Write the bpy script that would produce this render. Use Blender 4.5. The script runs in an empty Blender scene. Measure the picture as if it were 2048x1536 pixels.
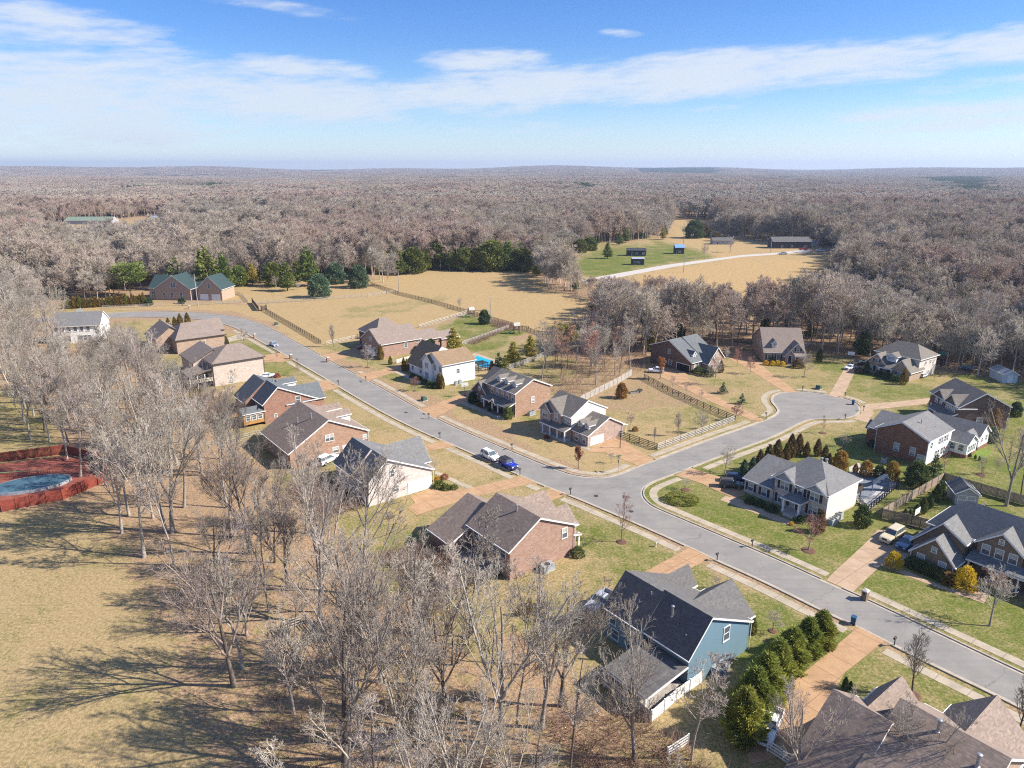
import bpy, bmesh, math, random
import numpy as np
from mathutils import Vector, Matrix
from mathutils.geometry import tessellate_polygon
R = math.radians
scene = bpy.context.scene
# ------------------------------------------------------------------ camera
K = 1.12                       # survey units -> metres
F, H = 1421.0, 50.0 * K        # focal length in pixels of a 2048 wide frame, height of the drone
PITCH = math.atan(431 / F)
cam = bpy.data.cameras.new("Camera")
cam.sensor_width = 36.0
cam.lens = 36.0 * F / 2048
cam.clip_start, cam.clip_end = 1.0, 40000.0
camo = bpy.data.objects.new("Camera", cam)
scene.collection.objects.link(camo)
camo.location = (0, 0, H)
camo.rotation_euler = (math.pi / 2 - PITCH, 0, 0)
scene.camera = camo
# ------------------------------------------------------------------ light
SUN_EL, SUN_AZ = R(37), R(-5)  # azimuth counted from +X towards +Y
sdir = Vector((math.cos(SUN_EL) * math.cos(SUN_AZ), math.cos(SUN_EL) * math.sin(SUN_AZ), math.sin(SUN_EL)))
sun = bpy.data.lights.new("Sun", 'SUN')
sun.energy, sun.angle, sun.color = 5.0, R(0.5), (1.0, 0.93, 0.83)
suno = bpy.data.objects.new("Sun", sun)
suno.rotation_euler = sdir.to_track_quat('Z', 'Y').to_euler()
suno.location = (60, 0, 120)
scene.collection.objects.link(suno)
vs = scene.view_settings
vs.view_transform, vs.look, vs.exposure, vs.gamma = 'Standard', 'None', 0.95, 1
vs.use_curve_mapping = False
scene.cycles.max_bounces = 5
scene.cycles.diffuse_bounces = 2
scene.cycles.glossy_bounces = 2
scene.cycles.transparent_max_bounces = 6
scene.cycles.volume_bounces = 0
scene.cycles.use_denoising = False
scene.cycles.filter_width = 1.15

class NT:
    """small helper for node trees"""
    def __init__(s, tree): s.t = tree; s.n = tree.nodes; s.l = tree.links
    def new(s, typ, **kw):
        n = s.n.new(typ)
        for k, v in kw.items():
            if k.startswith('i_'):
                n.inputs[int(k[2:])].default_value = v
            else: setattr(n, k, v)
        return n
    def set(s, sock, v):
        if isinstance(v, bpy.types.NodeSocket): s.l.new(v, sock)
        elif v is not None: sock.default_value = v
    def math(s, op, a, b=None, c=None, clamp=False):
        n = s.new('ShaderNodeMath', operation=op, use_clamp=clamp)
        for i, v in enumerate((a, b, c)):
            if v is not None: s.set(n.inputs[i], v)
        return n.outputs[0]
    def vmath(s, op, a, b=None):
        n = s.new('ShaderNodeVectorMath', operation=op)
        s.set(n.inputs[0], a)
        if b is not None: s.set(n.inputs[1], b)
        return n.outputs[0]
    def mix(s, fac, a, b, mode='MIX'):
        n = s.new('ShaderNodeMix', data_type='RGBA', blend_type=mode)
        s.set(n.inputs[0], fac)
        for sock, v in ((n.inputs[6], a), (n.inputs[7], b)):
            if isinstance(v, tuple) and len(v) == 3: v = v + (1,)
            s.set(sock, v)
        return n.outputs[2]
    def noise(s, vec, scale, detail=3, rough=0.55, dim='3D'):
        n = s.new('ShaderNodeTexNoise', noise_dimensions=dim)
        s.set(n.inputs['Vector'], vec)
        n.inputs['Scale'].default_value = scale
        n.inputs['Detail'].default_value = detail
        n.inputs['Roughness'].default_value = rough
        return n.outputs['Fac']
    def ramp(s, fac, a, b):
        n = s.new('ShaderNodeMapRange', interpolation_type='SMOOTHSTEP')
        s.set(n.inputs[0], fac); n.inputs[1].default_value = a; n.inputs[2].default_value = b
        return n.outputs[0]

# sky: Nishita light, deepened low down, brightened above the frame as added fill for shade, with cirrus from noise in sky directions
world = bpy.data.worlds.new("World"); scene.world = world; world.use_nodes = True
w = NT(world.node_tree); w.n.clear()
sky = w.new('ShaderNodeTexSky', sky_type='NISHITA', sun_disc=False, sun_elevation=SUN_EL, sun_rotation=math.pi / 2 - SUN_AZ,
            altitude=200, air_density=1.0, dust_density=0.2, ozone_density=2.5)
tc = w.new('ShaderNodeTexCoord')
sp = w.new('ShaderNodeSeparateXYZ'); w.l.new(tc.outputs['Generated'], sp.inputs[0])
dx, dy, dz = sp.outputs
el = w.math('MULTIPLY', w.math('ARCSINE', dz), 180 / math.pi)
az = w.math('MULTIPLY', w.math('ARCTAN2', dx, dy), 180 / math.pi)   # degrees right of the view
tint = w.new('ShaderNodeValToRGB')
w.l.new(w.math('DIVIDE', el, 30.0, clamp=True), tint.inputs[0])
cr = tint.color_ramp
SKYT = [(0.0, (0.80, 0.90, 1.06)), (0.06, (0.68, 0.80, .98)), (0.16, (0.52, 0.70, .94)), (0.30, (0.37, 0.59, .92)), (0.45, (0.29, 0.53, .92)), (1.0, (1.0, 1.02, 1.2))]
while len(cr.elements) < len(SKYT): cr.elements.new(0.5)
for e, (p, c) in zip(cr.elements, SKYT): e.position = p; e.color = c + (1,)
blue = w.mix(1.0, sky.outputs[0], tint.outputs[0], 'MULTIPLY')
cv = w.new('ShaderNodeCombineXYZ')
w.l.new(w.math('MULTIPLY', az, 0.055), cv.inputs[0])
w.l.new(w.math('ADD', w.math('MULTIPLY', el, 0.30), w.math('MULTIPLY', az, -0.018)), cv.inputs[1])
n1 = w.noise(cv.outputs[0], 1.6, 7, 0.62)
n2 = w.noise(cv.outputs[0], 6.0, 5, 0.6)
nn = w.math('ADD', w.math('MULTIPLY', n1, 0.6), w.math('MULTIPLY', n2, 0.4))
def blob(a0, e0, wa, we, slope, gain):
    u = w.math('DIVIDE', w.math('SUBTRACT', az, a0), wa)
    vv = w.math('DIVIDE', w.math('SUBTRACT', w.math('SUBTRACT', el, e0), w.math('MULTIPLY', w.math('SUBTRACT', az, a0), slope)), we)
    d = w.math('ADD', w.math('MULTIPLY', u, u), w.math('MULTIPLY', vv, vv))
    return w.math('MULTIPLY', w.math('SUBTRACT', 1.0, d, clamp=True), gain)
BL = [(-30, 4.6, 17, 4.4, 0, 1.1), (-31, 8.6, 10, 1.7, -.05, .95), (-16, 4.5, 16, 2.3, .03, 1.1), (-15, 6.9, 7, 1.0, -.05, .9), (0, 5.6, 15, 2.1, .05, 1.2), (-2, 7.6, 6, 1.1, .02, 1.0), (12, 6.3, 13, 2.2, .05, 1.2), (24, 6.9, 12, 1.8, .04, 1.15),
      (33, 7.3, 10, 1.5, .02, 1.1), (31, 3.2, 13, 1.5, .02, .95), (33, 5.2, 7, .8, .03, .7), (14, 4.2, 4, .4, .03, .75), (-18, 10.8, 8, .7, -.1, .5), (8, 9.3, 2.2, .4, -.1, .65), (-5, 2.6, 22, 1.4, 0, .5)]
tot = None
for b in BL:
    x = blob(*b); tot = x if tot is None else w.math('MAXIMUM', tot, x)
cl = w.math('ADD', tot, w.math('MULTIPLY', w.math('SUBTRACT', nn, 0.5), 3.6))
cl = w.math('MULTIPLY', w.ramp(cl, 0.10, 1.2), w.ramp(tot, 0.0, 0.45))
haze_up = w.math('MULTIPLY', w.math('SUBTRACT', 1.0, w.ramp(el, -0.5, 6.0)), 0.28)
cl = w.math('MAXIMUM', w.math('MULTIPLY', cl, 0.88), haze_up)
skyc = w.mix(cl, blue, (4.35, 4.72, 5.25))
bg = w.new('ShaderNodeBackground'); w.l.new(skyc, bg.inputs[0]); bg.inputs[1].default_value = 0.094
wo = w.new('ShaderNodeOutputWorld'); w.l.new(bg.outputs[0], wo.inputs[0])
# ------------------------------------------------------------------ survey helpers: image points of the photograph -> metres on the ground plane
CP, SP_ = math.cos(PITCH), math.sin(PITCH)
def G(px, py, z=0.0):
    d = F * SP_ + (py - 768) * CP
    t = (H - z) / d
    return (px - 1024) * t, (F * CP - (py - 768) * SP_) * t
A_ = R(128)
UX, UY, VX, VY = math.cos(A_), math.sin(A_), math.cos(A_ - math.pi / 2), math.sin(A_ - math.pi / 2)
def PX(x, y, z):
    dz_ = z - H; yc = y * CP - dz_ * SP_; up = y * SP_ + dz_ * CP
    return 1024 + F * x / yc, 768 - F * up / yc
def W(v, u): return (u * UX + v * VX) * K, (u * UY + v * VY) * K    # street grid (across, along) -> metres
def UV(x, y): return ((x * VX + y * VY) / K, (x * UX + y * UY) / K)
rng = random.Random(7)
# ------------------------------------------------------------------ object helpers
COL = scene.collection
def link(name, me, mat=None, parent=None, loc=None, rotz=0.0):
    o = bpy.data.objects.new(name, me)
    if me is not None and mat is not None and not me.materials:
        for m in (mat if isinstance(mat, (list, tuple)) else [mat]): me.materials.append(m)
    COL.objects.link(o)
    if parent is not None: o.parent = parent
    if loc is not None: o.location = loc
    if rotz: o.rotation_euler = (0, 0, rotz)
    return o
def tag(o, label, cat, group=None):
    o['label'] = label; o['category'] = cat
    if group: o['group'] = group
    return o
def thing(name, label, cat, loc, rotz=0.0, group=None):
    o = link(name, None, None, None, loc, rotz)
    o.empty_display_size = 0.5
    return tag(o, label, cat, group)
def structure(o, kind='structure'): o['kind'] = kind; return o
def copy_tree(o, loc, rotz, label, group=None, sc=None):
    def cp(a, par):
        c = a.copy(); COL.objects.link(c)
        if par is not None: c.parent = par
        for ch in a.children: cp(ch, c)
        return c
    c = cp(o, None)
    c.location = loc; c.rotation_euler = (0, 0, rotz)
    if sc: c.scale = sc
    c['label'] = label
    if group: c['group'] = group
    return c

class MB:
    """collects simple solids into one mesh"""
    def __init__(s): s.v = []; s.f = []; s.m = []
    def poly(s, pts, mi=0):
        i = len(s.v); s.v += [tuple(p) for p in pts]; s.f.append(tuple(range(i, i + len(pts)))); s.m.append(mi); return s
    def hull(s, bot, top, mi=0, cap=(1, 1)):
        n = len(bot); i = len(s.v); s.v += [tuple(p) for p in bot] + [tuple(p) for p in top]
        for k in range(n):
            j = (k + 1) % n; s.f.append((i + k, i + j, i + n + j, i + n + k)); s.m.append(mi)
        if cap[0]: s.f.append(tuple(i + k for k in reversed(range(n)))); s.m.append(mi)
        if cap[1]: s.f.append(tuple(i + n + k for k in range(n))); s.m.append(mi)
        return s
    def box(s, x0, x1, y0, y1, z0, z1, mi=0):
        return s.hull([(x0, y0, z0), (x1, y0, z0), (x1, y1, z0), (x0, y1, z0)], [(x0, y0, z1), (x1, y0, z1), (x1, y1, z1), (x0, y1, z1)], mi)
    def bar(s, p, q, wd, ht, mi=0):
        """board from p to q, wd thick sideways, ht high (p, q on its bottom centre line)"""
        p, q = Vector(p), Vector(q); d = (q - p); n = Vector((-d.y, d.x, 0))
        n = (n.normalized() if n.length > 1e-6 else Vector((1, 0, 0))) * wd / 2; up = Vector((0, 0, ht))
        if abs(d.z) > 2 * math.hypot(d.x, d.y):
            n = Vector((wd / 2, 0, 0)); m = Vector((0, ht / 2, 0))
            return s.hull([p - n - m, p + n - m, p + n + m, p - n + m], [q - n - m, q + n - m, q + n + m, q - n + m], mi)
        return s.hull([p - n, q - n, q + n, p + n], [p - n + up, q - n + up, q + n + up, p + n + up], mi)
    def tube(s, pts, rad, k=6, mi=0, cap=True):
        pts = [Vector(p) for p in pts]; rings = []
        for a, p in enumerate(pts):
            t = (pts[min(a + 1, len(pts) - 1)] - pts[max(a - 1, 0)]).normalized()
            x = t.orthogonal().normalized() if abs(t.z) < .9 else Vector((1, 0, 0)) - t * t.x
            x.normalize(); y = t.cross(x); r = rad[a] if isinstance(rad, (list, tuple)) else rad
            i = len(s.v); s.v += [tuple(p + (x * math.cos(2 * math.pi * j / k) + y * math.sin(2 * math.pi * j / k)) * r) for j in range(k)]
            rings.append(i)
        for a, b in zip(rings, rings[1:]):
            for j in range(k): s.f.append((a + j, a + (j + 1) % k, b + (j + 1) % k, b + j)); s.m.append(mi)
        if cap:
            s.f.append(tuple(rings[0] + j for j in reversed(range(k)))); s.m.append(mi)
            s.f.append(tuple(rings[-1] + j for j in range(k))); s.m.append(mi)
        return s
    def lathe(s, prof, k=16, c=(0, 0, 0), mi=0):
        rings = []
        for r, z in prof:
            i = len(s.v); s.v += [(c[0] + r * math.cos(2 * math.pi * j / k), c[1] + r * math.sin(2 * math.pi * j / k), c[2] + z) for j in range(k)]; rings.append(i)
        for a, b in zip(rings, rings[1:]):
            for j in range(k): s.f.append((a + j, a + (j + 1) % k, b + (j + 1) % k, b + j)); s.m.append(mi)
        s.f.append(tuple(rings[0] + j for j in reversed(range(k)))); s.m.append(mi)
        s.f.append(tuple(rings[-1] + j for j in range(k))); s.m.append(mi)
        return s
    def wheel(s, x, y, z, r, wd, k=14, mi=0):
        """disc with its axle along y"""
        a = [(x + r * math.cos(2 * math.pi * j / k), y - wd / 2, z + r * math.sin(2 * math.pi * j / k)) for j in range(k)]
        b = [(p[0], y + wd / 2, p[2]) for p in a]
        return s.hull(b, a, mi)
    def mesh(s, name, mats=None, smooth=False):
        me = bpy.data.meshes.new(name); me.from_pydata(s.v, [], s.f)
        if any(s.m): me.polygons.foreach_set('material_index', s.m)
        if mats:
            for m in (mats if isinstance(mats, (list, tuple)) else [mats]): me.materials.append(m)
        bm = bmesh.new(); bm.from_mesh(me); bmesh.ops.recalc_face_normals(bm, faces=bm.faces); bm.to_mesh(me); bm.free()
        if smooth: me.shade_smooth()
        me.update(); return me
    def build(s, name, mat, parent=None, loc=None, rotz=0.0, smooth=False):
        return link(name, s.mesh(name, mat, smooth), None, parent, loc, rotz)

# ------------------------------------------------------------------ materials
MATS = {}
def pmat(name):
    m = bpy.data.materials.new(name); m.use_nodes = True
    n = NT(m.node_tree); b = n.n['Principled BSDF']
    b.inputs['Specular IOR Level'].default_value = 0.25
    return m, n, b
def mat(name, c, c2=None, scale=3.0, rough=0.8, metal=0.0, spec=0.25, detail=4, fine=0.0, rnd=0.0, lo=.35, hi=.65):
    """plain material: colour c drifting to c2 by noise, optional per object random"""
    if name in MATS: return MATS[name]
    m, n, b = pmat(name)
    c2 = c2 or tuple(x * 0.82 for x in c)
    t = n.new('ShaderNodeTexCoord')
    f = n.ramp(n.noise(t.outputs['Object'], scale, detail), lo, hi)
    col = n.mix(f, c, c2)
    if fine:
        g = n.noise(t.outputs['Object'], scale * 9, 2)
        col = n.mix(fine, col, n.mix(n.ramp(g, .35, .65), tuple(min(1, x * 1.35) for x in c), tuple(x * .6 for x in c2)))
    if rnd:
        oi = n.new('ShaderNodeObjectInfo')
        hs = n.new('ShaderNodeHueSaturation')
        n.l.new(n.math('ADD', 1 - rnd, n.math('MULTIPLY', oi.outputs['Random'], 2 * rnd)), hs.inputs['Value'])
        n.l.new(n.math('ADD', .5 - rnd * .06, n.math('MULTIPLY', n.math('FRACT', n.math('MULTIPLY', oi.outputs['Random'], 7.3)), rnd * .12)), hs.inputs['Hue'])
        n.l.new(col, hs.inputs['Color']); col = hs.outputs[0]
    n.l.new(col, b.inputs['Base Color'])
    b.inputs['Roughness'].default_value = rough; b.inputs['Metallic'].default_value = metal; b.inputs['Specular IOR Level'].default_value = spec
    MATS[name] = m; return m
def brick(name, c1, c2, mortar, sx=.24, sz=.085):
    if name in MATS: return MATS[name]
    m, n, b = pmat(name)
    t = n.new('ShaderNodeTexCoord'); s = n.new('ShaderNodeSeparateXYZ'); n.l.new(t.outputs['Object'], s.inputs[0])
    cvx = n.new('ShaderNodeCombineXYZ'); n.l.new(n.math('ADD', s.outputs[0], s.outputs[1]), cvx.inputs[0]); n.l.new(s.outputs[2], cvx.inputs[1])
    br = n.new('ShaderNodeTexBrick'); n.l.new(cvx.outputs[0], br.inputs[0])
    br.inputs['Scale'].default_value = 1.0; br.inputs['Brick Width'].default_value = sx; br.inputs['Row Height'].default_value = sz
    br.inputs['Mortar Size'].default_value = .012; br.inputs['Bias'].default_value = -.1
    br.inputs['Color1'].default_value = c1 + (1,); br.inputs['Color2'].default_value = c2 + (1,); br.inputs['Mortar'].default_value = mortar + (1,)
    wn = n.new('ShaderNodeTexWhiteNoise', noise_dimensions='2D')
    q = n.new('ShaderNodeCombineXYZ')
    n.l.new(n.math('FLOOR', n.math('DIVIDE', n.math('ADD', s.outputs[0], s.outputs[1]), .46)), q.inputs[0]); n.l.new(n.math('FLOOR', n.math('DIVIDE', s.outputs[2], .17)), q.inputs[1])
    n.l.new(q.outputs[0], wn.inputs['Vector'])
    col = n.mix(n.math('MULTIPLY', wn.outputs[0], .55), br.outputs[0], tuple(x * .62 for x in c2))
    col = n.mix(n.math('MULTIPLY', n.ramp(n.noise(t.outputs['Object'], .7, 4), .4, .7), .3), col, tuple(x * .75 for x in c1))
    n.l.new(col, b.inputs['Base Color']); b.inputs['Roughness'].default_value = .9
    MATS[name] = m; return m
def siding(name, c, step=.19, dark=.78):
    if name in MATS: return MATS[name]
    m, n, b = pmat(name)
    t = n.new('ShaderNodeTexCoord'); s = n.new('ShaderNodeSeparateXYZ'); n.l.new(t.outputs['Object'], s.inputs[0])
    fr = n.math('FRACT', n.math('DIVIDE', s.outputs[2], step))
    col = n.mix(n.math('GREATER_THAN', fr, .86), c, tuple(x * dark for x in c))
    col = n.mix(n.math('MULTIPLY', n.ramp(n.noise(t.outputs['Object'], .9, 5), .4, .7), .35), col, tuple(x * .85 for x in c))
    n.l.new(col, b.inputs['Base Color']); b.inputs['Roughness'].default_value = .7
    bp = n.new('ShaderNodeBump'); bp.inputs['Strength'].default_value = .4; n.l.new(fr, bp.inputs['Height']); bp.inputs['Distance'].default_value = .02
    n.l.new(bp.outputs[0], b.inputs['Normal'])
    MATS[name] = m; return m
def shingle(name, c1, c2):
    """asphalt shingle: courses follow the height of the slope, each tab its own shade"""
    if name in MATS: return MATS[name]
    m, n, b = pmat(name)
    t = n.new('ShaderNodeTexCoord'); s = n.new('ShaderNodeSeparateXYZ'); n.l.new(t.outputs['Object'], s.inputs[0])
    row = n.math('DIVIDE', s.outputs[2], .115); rf = n.math('FLOOR', row)
    q = n.new('ShaderNodeCombineXYZ')
    off = n.math('MULTIPLY', n.math('FRACT', n.math('MULTIPLY', rf, .37)), .7)
    for i in (0, 1):
        n.l.new(n.math('FLOOR', n.math('DIVIDE', n.math('ADD', s.outputs[i], off), .34)), q.inputs[i])
    n.l.new(rf, q.inputs[2])
    wn = n.new('ShaderNodeTexWhiteNoise', noise_dimensions='3D'); n.l.new(q.outputs[0], wn.inputs['Vector'])
    col = n.mix(wn.outputs[0], c1, c2)
    edge = n.math('LESS_THAN', n.math('FRACT', row), .2)
    col = n.mix(n.math('MULTIPLY', edge, .38), col, tuple(x * .45 for x in c1))
    big = n.ramp(n.noise(t.outputs['Object'], .45, 5, .6), .35, .7)
    col = n.mix(n.math('MULTIPLY', big, .55), col, tuple(x * .68 for x in c1))
    mp = n.new('ShaderNodeMapping'); mp.inputs['Scale'].default_value = (1.6, 1.6, .12); n.l.new(t.outputs['Object'], mp.inputs[0])
    col = n.mix(n.math('MULTIPLY', n.ramp(n.noise(mp.outputs[0], 1.0, 3), .55, .75), .3), col, tuple(min(1, x * 1.35) for x in c1))
    n.l.new(col, b.inputs['Base Color']); b.inputs['Roughness'].default_value = .88; b.inputs['Specular IOR Level'].default_value = .35
    MATS[name] = m; return m
def foliage(name, c1, c2, rnd=.15, trans=.25):
    """leaf colour: clumps by noise, per tree shift, a little light let through"""
    if name in MATS: return MATS[name]
    m, n, b = pmat(name)
    t = n.new('ShaderNodeTexCoord'); oi = n.new('ShaderNodeObjectInfo')
    v = n.vmath('ADD', t.outputs['Object'], n.vmath('SCALE', oi.outputs['Location']))
    f = n.ramp(n.noise(v, .9, 4, .65), .3, .7)
    col = n.mix(f, c1, c2)
    ge = n.new('ShaderNodeNewGeometry')
    col = n.mix(n.math('MULTIPLY', ge.outputs['Random Per Island'], .5), col, tuple(min(1, x * 1.5) for x in c2))
    hs = n.new('ShaderNodeHueSaturation'); n.l.new(col, hs.inputs['Color'])
    n.l.new(n.math('ADD', 1 - rnd, n.math('MULTIPLY', oi.outputs['Random'], 2 * rnd)), hs.inputs['Value'])
    n.l.new(n.math('ADD', .5 - rnd * .12, n.math('MULTIPLY', n.math('FRACT', n.math('MULTIPLY', oi.outputs['Random'], 5.7)), rnd * .24)), hs.inputs['Hue'])
    n.l.new(hs.outputs[0], b.inputs['Base Color']); b.inputs['Roughness'].default_value = .75
    tr = n.new('ShaderNodeBsdfTranslucent'); n.l.new(hs.outputs[0], tr.inputs[0])
    mx = n.new('ShaderNodeMixShader'); mx.inputs[0].default_value = trans
    n.l.new(b.outputs[0], mx.inputs[1]); n.l.new(tr.outputs[0], mx.inputs[2]); n.l.new(mx.outputs[0], n.n['Material Output'].inputs[0])
    MATS[name] = m; return m
def glass_mat():
    m, n, b = pmat('window_glass')
    b.inputs['Base Color'].default_value = (.09, .115, .13, 1); b.inputs['Roughness'].default_value = .08; b.inputs['Specular IOR Level'].default_value = .6
    return m
M_GLASS = glass_mat()
M_WHITE = mat('white_paint', (.78, .77, .74), (.70, .69, .66), 1.5, .55)
M_CREAM = mat('cream_paint', (.66, .60, .48), None, 1.5, .6)
M_BLACK = mat('black_paint', (.025, .025, .028), (.04, .04, .04), 3, .5)
M_BLIND = mat('pale_blind', (.42, .42, .37), (.36, .36, .33), 2, .7)
M_GREY = mat('grey_metal', (.42, .43, .45), None, 2, .45, .6)
M_STEEL = mat('dull_steel', (.32, .34, .36), None, 4, .5, .3)
M_DKWOOD = mat('dark_stained_wood', (.045, .036, .03), (.075, .06, .05), 2.5, .8)
M_WOOD = mat('weathered_wood', (.36, .28, .20), (.24, .19, .145), 2.0, .85, fine=.3)
M_GWOOD = mat('grey_weathered_wood', (.42, .38, .33), (.29, .26, .225), 1.3, .85, fine=.3)
M_ORWOOD = mat('orange_cedar', (.45, .25, .09), (.36, .19, .06), 2, .7)
M_CONC = mat('concrete', (.50, .46, .40), (.40, .37, .32), .8, .9, fine=.2)
M_RUBBER = mat('tyre_rubber', (.02, .02, .021), None, 5, .8)
# ================================================================== GROUND
def wpoly(pts): return [G(*p) for p in pts]
def vpoly(pts): return [W(*p) for p in pts]
def pip(X, Y, poly):
    ins = np.zeros(X.shape, bool); n = len(poly)
    for i in range(n):
        x0, y0 = poly[i]; x1, y1 = poly[(i + 1) % n]
        if y0 == y1: continue
        c = ((y0 > Y) != (y1 > Y)) & (X < (x1 - x0) * (Y - y0) / (y1 - y0) + x0)
        ins ^= c
    return ins
def inpoly(x, y, poly): return bool(pip(np.array([x]), np.array([y]), poly)[0])
LEFT_FIELD = wpoly([(-600, 1000), (0, 1030), (130, 1020), (290, 1075), (330, 1200), (360, 1330), (430, 1536), (450, 1750), (-900, 1750)])
LEFT_GAP = wpoly([(-400, 770), (50, 775), (120, 870), (140, 1000), (-400, 1030)])
BIG_FIELD = wpoly([(740, 546), (900, 541), (1050, 537), (1080, 556), (1095, 580), (1150, 588), (1180, 600), (1175, 640), (1130, 680), (1060, 662), (940, 622), (800, 585)])
PADDOCK = wpoly([(505, 612), (735, 585), (800, 583), (935, 622), (745, 690), (650, 692)])
HOUSE_FIELD = wpoly([(425, 572), (520, 568), (640, 560), (740, 556), (800, 583), (735, 588), (510, 608), (425, 604)])
FARM = wpoly([(1085, 522), (1200, 488), (1300, 480), (1340, 470), (1430, 470), (1560, 486), (1665, 495), (1685, 530), (1690, 575), (1560, 640), (1330, 625), (1200, 590), (1130, 560)])
CLEAR1 = wpoly([(1345, 432), (1420, 433), (1445, 478), (1335, 480)])
CLEAR2 = wpoly([(40, 455), (130, 448), (340, 428), (350, 444), (230, 466), (90, 480)])
CLEAR3 = wpoly([(505, 429), (545, 431), (545, 444), (505, 444)])
CLEAR4 = wpoly([(370, 440), (450, 440), (470, 462), (370, 466)])
GLEN = wpoly([(0, 620), (130, 605), (300, 598), (330, 605), (210, 640), (60, 650)])
YARDS_S = vpoly([(37, -40), (72, -40), (72, 200), (64, 225), (60, 262), (25, 275), (22, 240), (40, 225), (36, 160), (36, 110), (40, 70), (44, 45), (40, 20)])
ROADSIDE = wpoly([(400, 606), (512, 612), (655, 694), (640, 720), (540, 640), (450, 622), (200, 618), (200, 608)])
YARDS_N = vpoly([(80, -40), (80, 200), (105, 176), (128, 150), (128, 130), (112, 118), (112, 96), (140, 92), (145, 125), (155, 125), (185, 112), (192, 92), (196, 70), (205, 40), (215, -60)])
NSIDE_WOOD = vpoly([(100, 122), (104, 104), (112, 96), (140, 94), (142, 128), (128, 132), (118, 126)])
regions = [  # polygon, green, litter, gold
    (LEFT_FIELD, .26, 0, .12), (LEFT_GAP, .40, .3, .1), (GLEN, .35, .1, .4), (YARDS_S, .38, 0, .12), (YARDS_N, .42, 0, .15), (ROADSIDE, .12, 0, .7),
    (BIG_FIELD, .10, 0, 1.0), (PADDOCK, .16, 0, .75), (HOUSE_FIELD, .16, 0, .8), (FARM, .12, .25, .9), (CLEAR1, .05, 0, 1), (CLEAR2, .1, 0, .9), (CLEAR3, .0, 0, 1), (CLEAR4, .2, 0, .7),
    (vpoly([(80, -40), (80, 76), (92, 76), (140, 60), (165, 62), (200, 66), (215, -60)]), .62, 0, 0),
    (vpoly([(100, 62), (118, 62), (128, 55), (127, 44), (150, 42), (150, 20), (108, 20)]), .66, 0, 0),
    (vpoly([(160, 70), (176, 96), (182, 92), (178, 60)]), .62, 0, 0), (vpoly([(138, 86), (160, 92), (168, 100), (150, 122), (140, 112)]), .36, 0, .1),
    (NSIDE_WOOD, .18, .75, 0),
    (vpoly([(56, -20), (72, -20), (72, 66), (60, 66)]), .60, 0, 0), (vpoly([(60, 66), (72, 66), (72, 78), (60, 78)]), .50, 0, 0),
    (vpoly([(36, 90), (46, 90), (46, 60), (36, 50)]), .48, .1, 0),
    (vpoly([(58, 90), (70, 90), (70, 115), (58, 115)]), .25, 0, .35), (vpoly([(57, 172), (72, 172), (72, 200), (66, 225), (58, 225)]), .58, 0, 0),
    (vpoly([(80.6, 140), (90, 140), (90, 156), (80.6, 156)]), .50, 0, .1), (vpoly([(80, 80), (88, 80), (88, 118), (80, 118)]), .24, 0, .35),
    (vpoly([(90, 79), (108, 79), (108, 98), (92, 100)]), .28, 0, .2), (vpoly([(80, 180), (92, 180), (92, 196), (80, 196)]), .42, 0, .1),
    (wpoly([(862, 655), (935, 628), (1050, 665), (990, 700), (920, 700)]), .62, 0, 0), (wpoly([(1000, 700), (1070, 672), (1090, 690), (1010, 740), (930, 735)]), .42, 0, .1),
    (wpoly([(700, 615), (880, 590), (900, 600), (760, 632), (670, 640)]), .36, 0, .4),
    (wpoly([(1180, 556), (1110, 530), (1200, 490), (1320, 482), (1400, 500), (1450, 515), (1330, 536), (1260, 548)]), .72, 0, .1),
    (wpoly([(1560, 516), (1660, 514), (1640, 524), (1570, 524)]), .55, 0, .2), (wpoly([(1500, 514), (1560, 524), (1640, 524), (1640, 546), (1570, 540)]), 0, 0, 2.2),
    (wpoly([(1280, 545), (1480, 512), (1570, 545), (1660, 560), (1640, 600), (1560, 640), (1330, 625)]), .0, .30, 1.7),
    (wpoly([(30, 905), (290, 1000), (330, 1090), (520, 1100), (640, 1250), (640, 1400), (800, 1560), (400, 1560), (300, 1330), (230, 1090)]), .12, .75, .0),
    (wpoly([(560, 1240), (900, 1330), (1150, 1420), (1330, 1500), (1300, 1700), (500, 1700), (480, 1400)]), .12, .85, 0),
    (wpoly([(1040, 905), (1180, 930), (1240, 948), (1280, 930), (1240, 900), (1190, 905), (1130, 880)]), .22, 0, .35),
    (vpoly([(64, 80), (71, 80), (71, 90), (60, 90)]), .34, 0, .2),
]
def axis(lo, hi, n0, n1, step):
    a = list(np.arange(lo, hi + .01, step))
    def grow(start, sgn, lim):
        out, d, p = [], step, start
        while abs(p) < lim: d *= 1.16; p += sgn * d; out.append(p)
        return out
    return np.array(grow(lo, -1, n0)[::-1] + a + grow(hi, 1, n1))
gx = axis(-150, 190, 16000, 16000, 1.0); gy = axis(26, 330, 2500, 19000, 1.0)
GX, GY = np.meshgrid(gx, gy)
def hill(x, y):
    """level near the estate, low wooded ridges far away"""
    d = np.hypot(x, y)
    t = np.clip((d - 900) / 4500, 0, 1)
    a = np.arctan2(x, y)
    h = 26 * np.sin(a * 7 + 1.0) + 15 * np.sin(a * 17 + d / 900) + 12 * np.sin(d / 700 + a * 5)
    far = np.clip((d - 5200) / 2600, 0, 1) * (40 + 16 * np.sin(a * 11 + .6) + 10 * np.sin(a * 29))
    return t * (h * .45) * np.clip(1.2 - d / 9000, .2, 1) + far
rs = np.random.RandomState(3)
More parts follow.
